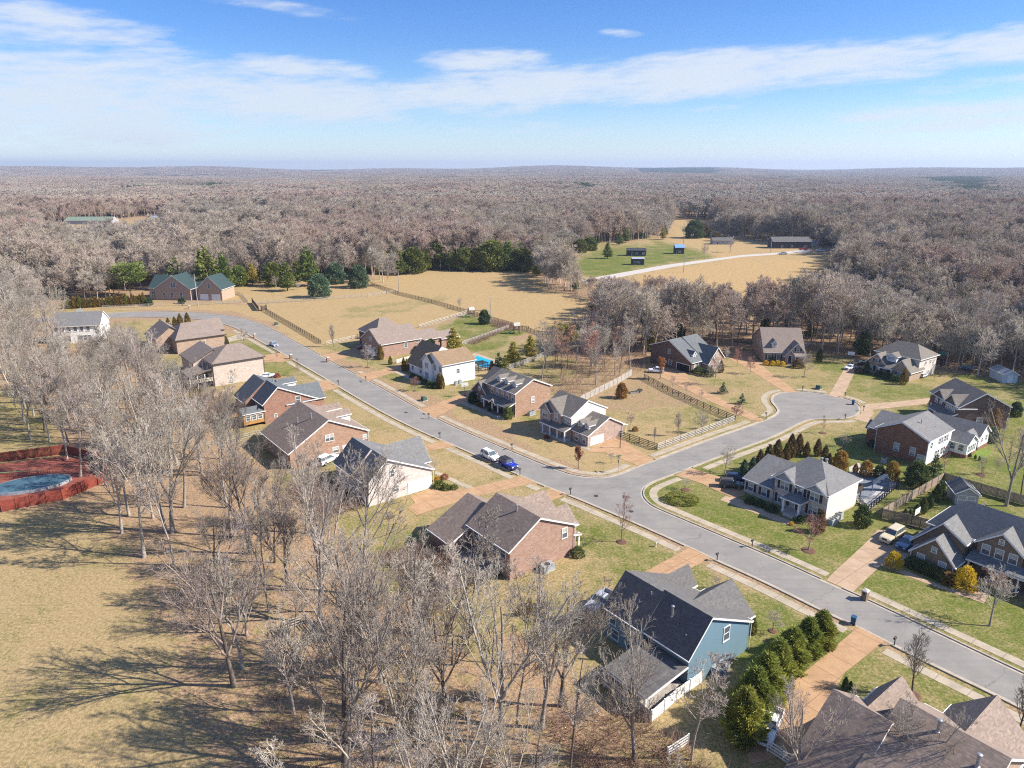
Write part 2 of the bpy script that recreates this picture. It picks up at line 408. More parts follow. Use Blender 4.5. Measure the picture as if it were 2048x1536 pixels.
def vnoise(X, Y, s, seed):
    r = np.random.RandomState(seed); t = r.rand(257, 257)
    x = X / s + 1000; y = Y / s + 1000; xi = np.floor(x).astype(int); yi = np.floor(y).astype(int); fx = x - xi; fy = y - yi
    fx = fx * fx * (3 - 2 * fx); fy = fy * fy * (3 - 2 * fy)
    g = lambda i, j: t[i % 257, j % 257]
    return (g(xi, yi) * (1 - fx) + g(xi + 1, yi) * fx) * (1 - fy) + (g(xi, yi + 1) * (1 - fx) + g(xi + 1, yi + 1) * fx) * fy
WXX = GX + (vnoise(GX, GY, 6, 1) - .5) * 5 + (vnoise(GX, GY, 2.2, 2) - .5) * 2.5
WYY = GY + (vnoise(GX, GY, 6, 3) - .5) * 5 + (vnoise(GX, GY, 2.2, 4) - .5) * 2.5
gm = np.zeros(GX.shape + (3,)); gm[..., 1] = 1
for poly, g_, l_, o_ in regions:
    m = pip(WXX, WYY, poly); gm[m] = (g_, l_, o_)
sl = (slice(1, -1), slice(1, -1))
for _ in range(3):
    b = gm.copy(); b[1:-1, 1:-1] = (gm[1:-1, 1:-1] * 2 + gm[:-2, 1:-1] + gm[2:, 1:-1] + gm[1:-1, :-2] + gm[1:-1, 2:]) / 6; gm = b
GZ = hill(GX, GY)
nx, ny = len(gx), len(gy)
me = bpy.data.meshes.new("ground")
idx = np.arange(nx * ny).reshape(ny, nx)
quads = np.stack([idx[:-1, :-1], idx[:-1, 1:], idx[1:, 1:], idx[1:, :-1]], -1).reshape(-1, 4)
me.vertices.add(nx * ny); me.vertices.foreach_set('co', np.stack([GX, GY, GZ], -1).ravel())
me.loops.add(quads.size); me.loops.foreach_set('vertex_index', quads.ravel().astype(np.int32))
me.polygons.add(len(quads)); me.polygons.foreach_set('loop_start', np.arange(0, quads.size, 4, dtype=np.int32)); me.polygons.foreach_set('loop_total', np.full(len(quads), 4, np.int32))
me.update(); me.validate()
ca = me.color_attributes.new('cover', 'FLOAT_COLOR', 'POINT')
ca.data.foreach_set('color', np.concatenate([gm / 2.5, np.ones(GX.shape + (1,))], -1).ravel().astype(np.float32))
me.shade_smooth()
m, n, b = pmat('ground_cover')
at = n.new('ShaderNodeAttribute', attribute_name='cover'); sx = n.new('ShaderNodeSeparateColor'); n.l.new(at.outputs['Color'], sx.inputs[0])
gr, li, go = (n.math('MULTIPLY', o, 2.5) for o in sx.outputs[:3])
P = n.new('ShaderNodeTexCoord').outputs['Object']
a1, a2, a3, a4 = n.noise(P, .10, 5, .6), n.noise(P, .55, 5, .65), n.noise(P, 2.6, 4, .7), n.noise(P, 8.0, 3, .7)
var = n.math('ADD', n.math('ADD', n.math('MULTIPLY', n.math('SUBTRACT', a1, .5), .9), n.math('MULTIPLY', n.math('SUBTRACT', a2, .5), .8)), n.math('MULTIPLY', n.math('SUBTRACT', a3, .5), .5))
gf = n.ramp(n.math('ADD', gr, var), .18, .82)
dry = n.mix(n.ramp(n.math('ADD', n.math('MULTIPLY', a3, .65), n.math('MULTIPLY', a4, .35)), .40, .60), (.45, .335, .175), (.27, .195, .095))
gold = n.mix(n.ramp(a2, .35, .65), (.47, .325, .155), (.38, .25, .11))
dry = n.mix(n.math('MULTIPLY', go, .62, clamp=True), dry, gold)
grs = n.mix(n.ramp(n.math('ADD', n.math('MULTIPLY', a3, .6), n.math('MULTIPLY', a4, .4)), .40, .60), (.165, .19, .032), (.08, .108, .02))
lawn = n.mix(gf, dry, grs)
leaf = n.mix(n.ramp(n.math('ADD', n.math('MULTIPLY', a3, .5), n.math('MULTIPLY', a4, .5)), .36, .64), (.53, .36, .215), (.17, .105, .062))
leaf = n.mix(n.ramp(n.math('ADD', a2, n.math('MULTIPLY', gr, .6)), .52, .78), leaf, n.mix(.4, dry, grs))
lf = n.ramp(n.math('ADD', li, n.math('MULTIPLY', n.math('SUBTRACT', a2, .5), n.ramp(li, 0.0, .35))), .3, .7)
col = n.mix(lf, lawn, leaf)
n.l.new(n.mix(n.math('MULTIPLY', n.ramp(n.noise(P, 22.0, 2, .7), .3, .75), .42), col, n.mix(.5, col, (.06, .05, .022))), b.inputs['Base Color'])
b.inputs['Roughness'].default_value = .95; b.inputs['Specular IOR Level'].default_value = .1
bp = n.new('ShaderNodeBump'); bp.inputs['Strength'].default_value = .55; bp.inputs['Distance'].default_value = .12; n.l.new(n.math('ADD', a3, a4), bp.inputs['Height']); n.l.new(bp.outputs[0], b.inputs['Normal'])
structure(link('ground', me, m))

# ================================================================== ROADS, KERBS, PAVEMENTS, DRIVES
KN1 = [(2260, 1447), (2048, 1348), (1848, 1253), (1733, 1199), (1656, 1165), (1560, 1121), (1432, 1067), (1340, 1028), (1307, 1014), (1292, 1002), (1285, 990), (1286, 980), (1293, 972), (1314, 961), (1363, 944),
       (1397, 930), (1442, 913), (1501, 891), (1530, 881), (1568, 864), (1596, 848.5), (1614, 841), (1629, 838.5), (1656, 838), (1689, 838), (1708, 833), (1719, 827), (1722, 820), (1719, 811), (1710, 804), (1694, 798), (1661, 790), (1631, 785.5),
       (1598, 783), (1576, 784), (1558, 786), (1547, 791), (1542, 798), (1545, 807), (1554, 816), (1557, 823), (1550, 831), (1533, 839), (1508, 848), (1480, 858), (1432, 874), (1363, 900), (1307, 921), (1279, 931),
       (1255, 942), (1234, 950), (1207, 955.5), (1179, 955), (1150, 951), (1135, 947), (1099, 934), (1041, 910), (983, 886), (915, 857), (868, 835), (836, 817), (780, 785), (720, 752), (683, 734), (647, 714), (615, 696), (584, 680), (560, 666), (534, 653), (498, 639.5), (458, 630.5), (392, 625), (332, 623),
       (271, 623.5), (206, 627), (130, 632), (0, 642)]
KS1 = [(2150, 1472), (2012, 1401), (1868, 1332), (1770, 1283), (1714, 1254), (1648, 1224), (1560, 1180), (1501, 1152), (1418, 1115), (1382, 1097), (1314, 1066), (1259, 1042), (1203, 1018), (1141, 992), (1099, 977), (1041, 952),
       (968, 918), (900, 888), (852, 868), (789, 838), (726, 803), (676, 773), (640, 751), (600, 728), (560, 704), (520, 683), (483, 661), (455, 650), (433, 644), (392, 638), (307, 634.5), (211, 636), (100, 643), (0, 652)]
def smooth(pts, it=1):
    for _ in range(it):
        o = [pts[0]]
        for a, b in zip(pts, pts[1:]): o += [(a[0] * .75 + b[0] * .25, a[1] * .75 + b[1] * .25), (a[0] * .25 + b[0] * .75, a[1] * .25 + b[1] * .75)]
        pts = o + [pts[-1]]
    return pts
KN, KS = smooth(wpoly(KN1), 2), smooth(wpoly(KS1), 2)
def sheet(name, poly, z, mt, parent=None):
    tr = tessellate_polygon([[Vector((p[0], p[1], 0)) for p in poly]])
    up = lambda t: (poly[t[1]][0] - poly[t[0]][0]) * (poly[t[2]][1] - poly[t[0]][1]) - (poly[t[1]][1] - poly[t[0]][1]) * (poly[t[2]][0] - poly[t[0]][0]) > 0
    me = bpy.data.meshes.new(name); me.from_pydata([(p[0], p[1], z) for p in poly], [], [t if up(t) else t[::-1] for t in tr]); me.update()
    return link(name, me, mt, parent)
m, n, b = pmat('asphalt')
P = n.new('ShaderNodeTexCoord').outputs['Object']
c1 = n.mix(n.ramp(n.noise(P, .22, 6, .65), .35, .65), (.275, .252, .222), (.225, .208, .186))
c1 = n.mix(n.math('MULTIPLY', n.ramp(n.noise(P, 1.3, 4, .6), .58, .72), .3), c1, (.35, .315, .27))
c1 = n.mix(n.math('MULTIPLY', n.ramp(n.noise(P, 14, 2), .4, .65), .3), c1, (.15, .148, .145))
vo = n.new('ShaderNodeTexVoronoi', feature='DISTANCE_TO_EDGE'); n.l.new(n.vmath('ADD', P, n.vmath('SCALE', P)), vo.inputs['Vector']); vo.inputs['Scale'].default_value = .05
mpn = n.noise(P, .6, 4); ad = n.new('ShaderNodeVectorMath', operation='ADD'); n.l.new(P, ad.inputs[0])
cb = n.new('ShaderNodeCombineXYZ'); n.l.new(n.math('MULTIPLY', mpn, 6.0), cb.inputs[0]); n.l.new(n.math('MULTIPLY', mpn, 5.0), cb.inputs[1]); n.l.new(cb.outputs[0], ad.inputs[1]); n.l.new(ad.outputs[0], vo.inputs['Vector'])
c1 = n.mix(n.math('MULTIPLY', n.math('LESS_THAN', vo.outputs['Distance'], .0012), .35), c1, (.09, .09, .09))
for ang, sc_x in ((128, 1), (39, 1)):
    mp = n.new('ShaderNodeMapping'); mp.inputs['Rotation'].default_value = (0, 0, -R(ang)); mp.inputs['Scale'].default_value = (.025, .75, 1); n.l.new(P, mp.inputs[0])
    c1 = n.mix(n.math('MULTIPLY', n.ramp(n.noise(mp.outputs[0], 1.0, 4, .6), .5, .7), .22), c1, (.15, .142, .13))
c1 = n.mix(n.math('MULTIPLY', n.ramp(n.noise(P, .9, 2, .5), .70, .76), .35), c1, (.12, .115, .108))
s_ = n.new('ShaderNodeSeparateXYZ'); n.l.new(P, s_.inputs[0]); qq = n.math('ADD', n.math('ADD', n.math('MULTIPLY', s_.outputs[0], math.cos(R(128))), n.math('MULTIPLY', s_.outputs[1], math.sin(R(128)))), n.math('MULTIPLY', n.noise(P, .35, 3), 3.0))
c1 = n.mix(n.math('MULTIPLY', n.math('LESS_THAN', n.math('FRACT', n.math('DIVIDE', qq, 21.0)), .006), .4), c1, (.10, .097, .092))
n.l.new(c1, b.inputs['Base Color']); b.inputs['Roughness'].default_value = .85
M_ASPH = m
ia = min(range(len(KN)), key=lambda i: math.dist(KN[i], G(1292, 1002))); ib = min(range(len(KN)), key=lambda i: math.dist(KN[i], G(1179, 955)))
structure(sheet('road', KN[:ia + 1] + KN[ib:] + KS[::-1], .012, M_ASPH)); structure(sheet('side_road', KN[ia:ib + 1], .012, M_ASPH))
def offs(line, d, lo=0, hi=None):
    """line moved d metres to its left"""
    out = []
    for i, p in enumerate(line):
        a, c = line[max(i - 1, 0)], line[min(i + 1, len(line) - 1)]
        tx, ty = c[0] - a[0], c[1] - a[1]; L = math.hypot(tx, ty) or 1
        out.append((p[0] - ty / L * d, p[1] + tx / L * d))
    return out
def drive_mat(name, c1, c2):
    m, n, b = pmat(name)
    P = n.new('ShaderNodeTexCoord').outputs['Object']
    c = n.mix(n.ramp(n.noise(P, .5, 5, .6), .35, .65), c1, c2)
    c = n.mix(n.math('MULTIPLY', n.ramp(n.noise(P, 11, 2), .4, .65), .35), c, tuple(x * .6 for x in c2))
    mp = n.new('ShaderNodeMapping'); mp.inputs['Rotation'].default_value = (0, 0, -R(38)); mp.inputs['Scale'].default_value = (.05, 1.1, 1); n.l.new(P, mp.inputs[0])
    c = n.mix(n.math('MULTIPLY', n.ramp(n.noise(mp.outputs[0], 1.0, 4, .6), .5, .72), .35), c, tuple(x * .62 for x in c2))
    c = n.mix(n.math('MULTIPLY', n.ramp(n.noise(P, 1.4, 3, .6), .6, .75), .4), c, tuple(min(1, x * 1.25) for x in c1))
    s = n.new('ShaderNodeSeparateXYZ'); n.l.new(P, s.inputs[0])
    for ang in (38, 128):
        q = n.math('ADD', n.math('MULTIPLY', s.outputs[0], math.cos(R(ang))), n.math('MULTIPLY', s.outputs[1], math.sin(R(ang))))
        c = n.mix(n.math('MULTIPLY', n.math('LESS_THAN', n.math('FRACT', n.math('DIVIDE', q, 3.4)), .035), .6), c, tuple(x * .5 for x in c2))
    n.l.new(c, b.inputs['Base Color']); b.inputs['Roughness'].default_value = .9
    return m
M_DRIVE = drive_mat('exposed_aggregate', (.47, .295, .165), (.39, .24, .13))
M_DRIVE2 = drive_mat('pink_aggregate', (.47, .335, .225), (.40, .28, .18))
M_WALK = drive_mat('pavement_concrete', (.46, .385, .285), (.37, .31, .225))
M_GRAVEL = mat('gravel', (.50, .46, .41), (.42, .38, .33), 1.0, .95, fine=.3)
DRIVES = [
    ([(1380, 1095), (1421, 1116), (1336, 1160), (1300, 1182), (1236, 1184), (1279, 1150)], 0), ([(1713, 1253), (1772, 1283), (1690, 1345), (1660, 1400), (1610, 1500), (1500, 1530), (1480, 1460), (1556, 1390), (1700, 1268)], 0),
    ([(1652, 1161), (1706, 1184), (1762, 1131), (1775, 1132), (1822, 1128), (1832, 1078), (1798, 1062), (1756, 1060), (1727, 1090), (1664, 1148)], 1),
    ([(1350, 951), (1382, 936), (1452, 958), (1486, 970), (1490, 990), (1470, 997), (1440, 985), (1400, 966)], 0), ([(1174, 904), (1187, 893), (1238, 870), (1264, 893), (1309, 921), (1277, 932), (1210, 905)], 0),
    ([(841, 820), (869, 836), (926, 806), (962, 794), (950, 778), (880, 805)], 0), ([(713, 750), (735, 762), (792, 744), (822, 738), (824, 724), (800, 727), (760, 741)], 0),
    ([(643, 711), (665, 722), (700, 713), (738, 718), (752, 702), (735, 690), (690, 701)], 0),
    ([(1043, 953), (1072, 965), (961, 991), (867, 1020), (834, 1031), (816, 1018), (830, 1006), (820, 993), (858, 978), (892, 982), (936, 977)], 0),
    ([(1101, 977), (1133, 989), (1094, 1006), (1060, 1022), (1030, 1010), (1066, 1000)], 0), ([(886, 882), (908, 892), (860, 902), (800, 913), (740, 932), (690, 938), (690, 914), (740, 904), (845, 893)], 0),
    ([(655, 760), (680, 774), (640, 786), (600, 792), (600, 777), (630, 769)], 0), ([(560, 706), (586, 718), (567, 724), (525, 724), (516, 712)], 0), ([(488, 665), (496, 672), (490, 678), (452, 685), (450, 677)], 2),
    ([(1503, 841), (1530, 842), (1517, 833), (1480, 816), (1413, 784), (1376, 757), (1374, 742), (1345, 733), (1318, 745), (1322, 754), (1410, 798)], 0),
    ([(1597, 785), (1569, 784), (1483, 730), (1450, 713), (1450, 704), (1500, 702), (1524, 727), (1532, 738)], 0), ([(1657, 791), (1684, 797), (1708, 748), (1740, 738), (1735, 724), (1690, 734), (1685, 744)], 1),
    ([(1722, 813), (1735, 808), (1800, 803), (1868, 795), (1871, 806), (1800, 814), (1745, 820), (1748, 828), (1737, 837), (1760, 842), (1754, 851), (1722, 842), (1705, 838), (1722, 828)], 1)]
DP = [wpoly(d) for d, k in DRIVES]
for i, (d, k) in enumerate(DRIVES):
    structure(sheet('driveway', DP[i], .034, (M_DRIVE, M_DRIVE2, M_WALK)[k]))
WALKS = [[(1440, 1000), (1450, 992), (1472, 996), (1584, 1043), (1576, 1051)], [(921, 808), (930, 803), (1012, 836), (1004, 841)], [(789, 745), (798, 741), (846, 764), (838, 768)], [(936, 978), (866, 946), (873, 942), (948, 975)],
         [(1760, 1131), (1770, 1123), (1850, 1158), (1905, 1180), (1980, 1186), (1968, 1207), (1895, 1182), (1845, 1164)], [(1090, 868), (1096, 864), (1185, 898), (1180, 902)]]
for wk in WALKS: structure(sheet('path', wpoly(wk), .026, M_DRIVE2 if wk[0][0] in (1760, 1440) else M_WALK))
structure(sheet('gravel_track', wpoly([(1160, 560), (1330, 530), (1480, 510.5), (1560, 505), (1605, 499), (1625, 500), (1615, 505), (1560, 508.5), (1482, 514), (1345, 534), (1170, 568)]), .02, M_GRAVEL))
structure(sheet('mown_lawn', wpoly([(797, 722), (835, 708), (842, 714), (806, 730)]), .02, mat('bright_grass', (.17, .22, .035), (.11, .16, .025), 1.2, .95, fine=.4)))
structure(sheet('mown_lawn', wpoly([(1935, 902), (1962, 896), (1985, 903), (1972, 917), (1946, 916)]), .02, MATS['bright_grass']))
def in_drive(p, grow=.25):
    for poly in DP:
        for ox, oy in ((0, 0), (grow, 0), (-grow, 0), (0, grow), (0, -grow)):
            if inpoly(p[0] + ox, p[1] + oy, poly): return True
    return False
def strip_runs(line, d0, d1, z0, z1, name, mt, cut=True, skip=lambda p: False):
    dense = []
    for a, b_ in zip(line, line[1:]):
        k = max(1, int(math.hypot(b_[0] - a[0], b_[1] - a[1]) / .8))
        dense += [(a[0] + (b_[0] - a[0]) * t / k, a[1] + (b_[1] - a[1]) * t / k) for t in range(k)]
    A, B, M_ = offs(dense, d0), offs(dense, d1), offs(dense, (d0 + d1) / 2)
    ok = [not ((cut and in_drive(p)) or skip(p)) for p in M_]
    mb = MB(); i = 0
    while i < len(dense):
        if not ok[i]: i += 1; continue
        j = i
        while j + 1 < len(dense) and ok[j + 1]: j += 1
        if j - i >= 2:
            base = len(mb.v); L = j - i + 1
            for k in range(i, j + 1): mb.v += [(A[k][0], A[k][1], z0), (A[k][0], A[k][1], z1), (B[k][0], B[k][1], z1), (B[k][0], B[k][1], z0)]
            for k in range(L - 1):
                o = base + 4 * k
                for e in range(3): mb.f.append((o + e, o + e + 1, o + 5 + e, o + 4 + e)); mb.m.append(0)
            mb.f += [(base, base + 1, base + 2, base + 3), tuple(base + 4 * (L - 1) + e for e in (3, 2, 1, 0))]; mb.m += [0, 0]
        i = j + 1
    return mb.build(name, mt)
M_KERB = mat('kerb_concrete', (.43, .37, .29), (.33, .285, .225), .7, .9, fine=.25)
structure(strip_runs(KN, -.02, -.26, -.02, .15, 'kerb', M_KERB)); structure(strip_runs(KS, .02, .26, -.02, .15, 'kerb', M_KERB))
structure(strip_runs(KN, .42, -.0, -.02, .021, 'gutter', M_KERB, False)); structure(strip_runs(KS, -.42, .0, -.02, .021, 'gutter', M_KERB, False))
far_skip = lambda p: p[1] > 250 * K
structure(strip_runs(KN, -1.15, -2.55, -.02, .03, 'pavement', M_WALK, True, lambda p: p[1] > 176 * K and p[0] < 0)); structure(strip_runs(KS, 1.15, 2.55, -.02, .03, 'pavement', M_WALK, True, lambda p: p[1] > 225 * K))
M_IRON = mat('cast_iron', (.06, .058, .055), None, 6, .7, .3)
for i, p in enumerate([(1192, 992), (1262, 1023)]):
    o = MB().lathe([(.42, 0), (.42, .02), (.36, .028)], 20).build('manhole_cover', M_IRON, None, G(*p) + (.012,)); tag(o, ['iron manhole cover in the road facing the side street', 'faint iron manhole cover nearer the brown roofed brick house'][i], 'manhole cover')
for i, (p, lab) in enumerate([((812, 825), 'dark storm grate in mid road near the green utility box'), ((848, 828), 'dark storm grate at the kerb beside a drive'), ((722, 764), 'small dark grate by the white house drive')]):
    mb = MB().box(-.5, .5, -.3, .3, 0, .012)
    for k in range(7): mb.box(-.44 + k * .14, -.37 + k * .14, -.25, .25, .012, .022)
    tag(mb.build('drain_grate', M_IRON, None, G(*p) + (.014,), R(128)), lab, 'drain')
# ================================================================== HOUSES
BR_RED = brick('red_brick', (.36, .17, .11), (.27, .12, .075), (.36, .30, .25))
BR_ROSE = brick('rose_brick', (.41, .245, .175), (.31, .175, .125), (.40, .33, .28))
BR_ORANGE = brick('orange_brick', (.42, .25, .16), (.33, .18, .11), (.42, .34, .27))
BR_TAN = brick('tan_brick', (.44, .30, .21), (.36, .235, .165), (.46, .40, .33))
BR_PALE = brick('pale_brick', (.60, .49, .41), (.52, .41, .34), (.60, .54, .47))
BR_WHITE = brick('whitewashed_brick', (.66, .575, .52), (.58, .50, .45), (.66, .60, .55))
BR_MIX = brick('mottled_brick', (.50, .36, .28), (.30, .20, .16), (.48, .40, .34))
BR_BROWN = brick('brown_brick', (.235, .165, .105), (.165, .11, .07), (.30, .25, .19))
BR_DARK = brick('dark_red_brick', (.17, .10, .075), (.125, .07, .055), (.2, .17, .14))
BR_RUST = brick('rust_brick', (.29, .115, .06), (.21, .075, .04), (.28, .21, .16))
SD_WHITE = siding('white_siding', (.78, .77, .74))
SD_CREAM = siding('cream_siding', (.72, .67, .58))
SD_BLUE = siding('blue_siding', (.15, .24, .295), .2)
SD_GREY = siding('grey_siding', (.36, .36, .38))
SH_BROWN = shingle('brown_shingle', (.30, .23, .185), (.18, .135, .105))
SH_TAUPE = shingle('taupe_shingle', (.285, .225, .185), (.20, .155, .128))
SH_CHAR = shingle('charcoal_shingle', (.15, .142, .135), (.095, .09, .086))
SH_SLATE = shingle('slate_shingle', (.20, .195, .19), (.14, .137, .134))
SH_BLUEG = shingle('blue_grey_shingle', (.15, .16, .165), (.10, .108, .112))
SH_GOLDB = shingle('golden_brown_shingle', (.30, .205, .12), (.22, .145, .085))
SH_GREEN = shingle('green_shingle', (.036, .066, .066), (.026, .048, .05))
SH_OLIVE = shingle('grey_brown_shingle', (.21, .185, .155), (.135, .118, .10))
_wc = {}
def win_meshes(wd, ht, style):
    key = (wd, ht, style)
    if key in _wc: return _wc[key]
    f = MB(); h = wd / 2; t = .09
    f.box(-h - t, -h, -.02, .07, -t, ht + t); f.box(h, h + t, -.02, .07, -t, ht + t); f.box(-h, h, -.02, .07, ht, ht + t); f.box(-h - t - .05, h + t + .05, -.02, .12, -t - .06, -t)
    f.box(-h, h, -.02, .045, ht / 2 - .035, ht / 2 + .035)
    nb = 2 if wd > 1.3 else 1
    if wd > 1.3: f.box(-.05, .05, -.02, .06, 0, ht)
    if 'm' in style:
        for q in (-.25, .25): f.box(q * wd - .018, q * wd + .018, -.02, .04, 0, ht)
        for q in (.25, .75): f.box(-h, h, -.02, .038, q * ht - .018, q * ht + .018)
    g = MB().poly([(-h, .015, 0), (h, .015, 0), (h, .015, ht), (-h, .015, ht)])
    bl = MB().poly([(-h + .03, .02, ht * (.12 if 'B' in style else .5)), (h - .03, .02, ht * (.12 if 'B' in style else .5)), (h - .03, .02, ht), (-h + .03, .02, ht)])
    sh = MB()
    sh.box(-h - t - .48, -h - t - .04, -.02, .06, -.05, ht + .05)
    sh2 = MB().box(h + t + .04, h + t + .48, -.02, .06, -.05, ht + .05)
    _wc[key] = (f.mesh('window', M_WHITE), g.mesh('pane', M_GLASS), bl.mesh('blind', M_BLIND), sh.mesh('shutter', M_BLACK), sh2.mesh('shutter', M_BLACK))
    return _wc[key]
class House:
    """a dwelling in its own frame, dims in survey units: x across the street, y along it; K turns them into metres"""
    def __init__(s, label, origin, rot=0.0, org=(0, 0), name='house', roofm=None, cat='house', trimm=None, group=None):
        s.rot = R(38) + R(rot); s.org = org
        s.e = thing(name, label, cat, origin + (0,) if len(origin) == 2 else origin, s.rot, group)
        s.walls = {}; s.roof = MB(); s.trim = MB(); s.roofm = roofm; s.trimm = trimm or M_WHITE; s.extra = []
    def t(s, x, y, z): return ((x - s.org[0]) * K, (y - s.org[1]) * K, z * K)
    def wall(s, m): return s.walls.setdefault(m.name, (MB(), m))[0]
    def gable(s, x0, x1, y0, y1, ax, rp, rz, e0, e1=None, wm=None, z0=0, ov=.35, gw=None, th=.15, base=None, rake=.25, cut=(1, 1)):
        e1 = e0 if e1 is None else e1
        sw = (lambda a, b_, z: s.t(a, b_, z)) if ax == 'y' else (lambda a, b_, z: s.t(b_, a, z))
        a0, a1, b0, b1 = (x0, x1, y0, y1) if ax == 'y' else (y0, y1, x0, x1)   # a across the ridge, b along it
        prof = [(a0, z0), (a1, z0), (a1, e1), (rp, rz), (a0, e0)]
        if wm:
            if base:
                mb = s.wall(base[0]); mb.hull([sw(a0 - .02, b0 - .02, z0), sw(a1 + .02, b0 - .02, z0), sw(a1 + .02, b1 + .02, z0), sw(a0 - .02, b1 + .02, z0)], [sw(a0 - .02, b0 - .02, base[1]), sw(a1 + .02, b0 - .02, base[1]), sw(a1 + .02, b1 + .02, base[1]), sw(a0 - .02, b1 + .02, base[1])])
            mb = s.wall(wm); mb.hull([sw(a, b0, z) for a, z in prof], [sw(a, b1, z) for a, z in prof])
        s0 = (rz - e0) / max(rp - a0, .01); s1 = (rz - e1) / max(a1 - rp, .01)
        L0, L1 = (a0 - ov, e0 - ov * s0), (a1 + ov, e1 - ov * s1)
        rb0, rb1 = b0 - rake * cut[0], b1 + rake * cut[1]
        top = [(L0[0], L0[1] + th), (rp, rz + th), (L1[0], L1[1] + th)]; bot = [(L1[0], L1[1] + .02), (rp, rz + .02), (L0[0], L0[1] + .02)]
        s.roof.hull([sw(a, rb0, z) for a, z in top + bot], [sw(a, rb1, z) for a, z in top + bot], cap=(0, 0))
        for b_, c in ((rb0, cut[0]), (rb1, cut[1])):
            ring = [sw(a, b_, z) for a, z in top + bot]
            s.roof.poly([ring[0], ring[1], ring[4], ring[5]]); s.roof.poly([ring[1], ring[2], ring[3], ring[4]])
            if c:   # barge boards
                d = .02 if b_ == rb1 else -.02
                for (p, q) in ((top[0], top[1]), (top[1], top[2])):
                    s.trim.hull([sw(p[0], b_, p[1] - .26), sw(q[0], b_, q[1] - .26), sw(q[0], b_, q[1] - .03), sw(p[0], b_, p[1] - .03)], [sw(p[0], b_ + d, p[1] - .26), sw(q[0], b_ + d, q[1] - .26), sw(q[0], b_ + d, q[1] - .03), sw(p[0], b_ + d, p[1] - .03)])
        for (pa, pz), sg in ((L0, -1), (L1, 1)):     # gutters
            s.trim.hull([sw(pa, rb0, pz - .04), sw(pa + sg * .11, rb0, pz - .02), sw(pa + sg * .11, rb0, pz + .11), sw(pa, rb0, pz + .11)], [sw(pa, rb1, pz - .04), sw(pa + sg * .11, rb1, pz - .02), sw(pa + sg * .11, rb1, pz + .11), sw(pa, rb1, pz + .11)])
    def hip(s, x0, x1, y0, y1, ax, r0, r1, rp, rz, ez, wm=None, z0=0, ov=.4, th=.15):
        """ridge along ax from r0 to r1 at cross position rp"""
        if wm: s.wall(wm).hull([s.t(x0, y0, z0), s.t(x1, y0, z0), s.t(x1, y1, z0), s.t(x0, y1, z0)], [s.t(x0, y0, ez), s.t(x1, y0, ez), s.t(x1, y1, ez), s.t(x0, y1, ez)])
        X0, X1, Y0, Y1 = x0 - ov, x1 + ov, y0 - ov, y1 + ov; z = ez - .05
        c = [(X0, Y0), (X1, Y0), (X1, Y1), (X0, Y1)]
        P_ = [(rp, r0), (rp, r1)] if ax == 'y' else [(r0, rp), (r1, rp)]
        e = [s.t(a, b_, z + th) for a, b_ in c]; A, B = (s.t(a, b_, rz + th) for a, b_ in P_)
        if ax == 'y':
            s.roof.poly([e[0], e[1], A]); s.roof.poly([e[1], e[2], B, A]); s.roof.poly([e[2], e[3], B]); s.roof.poly([e[3], e[0], A, B])
        else:
            s.roof.poly([e[0], e[1], B, A]); s.roof.poly([e[1], e[2], B]); s.roof.poly([e[2], e[3], A, B]); s.roof.poly([e[3], e[0], A])
        s.roof.poly([s.t(a, b_, z) for a, b_ in c][::-1])
        lo = [s.t(a, b_, z - .04) for a, b_ in c]
        cx, cy = (e[0][0] + e[2][0]) / 2, (e[0][1] + e[2][1]) / 2
        out = lambda p, d: (p[0] + (d if p[0] > cx else -d), p[1] + (d if p[1] > cy else -d))
        for i in range(4):
            p, q = e[i], e[(i + 1) % 4]; zz = p[2]
            po, qo = out(p, .1), out(q, .1)
            s.trim.hull([(p[0], p[1], zz - .2), (q[0], q[1], zz - .2), qo + (zz - .2,), po + (zz - .2,)], [(p[0], p[1], zz - .02), (q[0], q[1], zz - .02), qo + (zz - .02,), po + (zz - .02,)])
    def shed(s, x0, x1, y0, y1, ax, z_a, z_b, wm=None, zb=0, th=.13):
        """single slope: height z_a at the low coordinate of ax, z_b at the high one"""
        q = [(x0, y0, z_a), (x1, y0, z_b if ax == 'x' else z_a), (x1, y1, z_b), (x0, y1, z_a if ax == 'x' else z_b)]
        if wm:
            qi = [(x0 + .12, y0 + .12), (x1 - .12, y0 + .12), (x1 - .12, y1 - .12), (x0 + .12, y1 - .12)]
            s.wall(wm).hull([s.t(a, b_, zb) for a, b_ in qi], [s.t(qi[i][0], qi[i][1], q[i][2] - .02) for i in range(4)])
        s.roof.hull([s.t(*p) for p in q], [s.t(p[0], p[1], p[2] + th) for p in q])
        g = .06
        for a, c in ((0, 1), (1, 2), (2, 3), (3, 0)):
            p1, p2 = q[a], q[c]
            if (ax == 'x' and a in (0, 2)) or (ax == 'y' and a in (1, 3)) or p1[2] == min(z_a, z_b):
                cx, cy = (x0 + x1) / 2, (y0 + y1) / 2
                o1 = (p1[0] + math.copysign(g, p1[0] - cx), p1[1] + math.copysign(g, p1[1] - cy)); o2 = (p2[0] + math.copysign(g, p2[0] - cx), p2[1] + math.copysign(g, p2[1] - cy))
                s.trim.hull([s.t(p1[0], p1[1], p1[2] - .16), s.t(p2[0], p2[1], p2[2] - .16), s.t(*o2, p2[2] - .16), s.t(*o1, p1[2] - .16)], [s.t(p1[0], p1[1], p1[2] + .05), s.t(p2[0], p2[1], p2[2] + .05), s.t(*o2, p2[2] + .05), s.t(*o1, p1[2] + .05)])
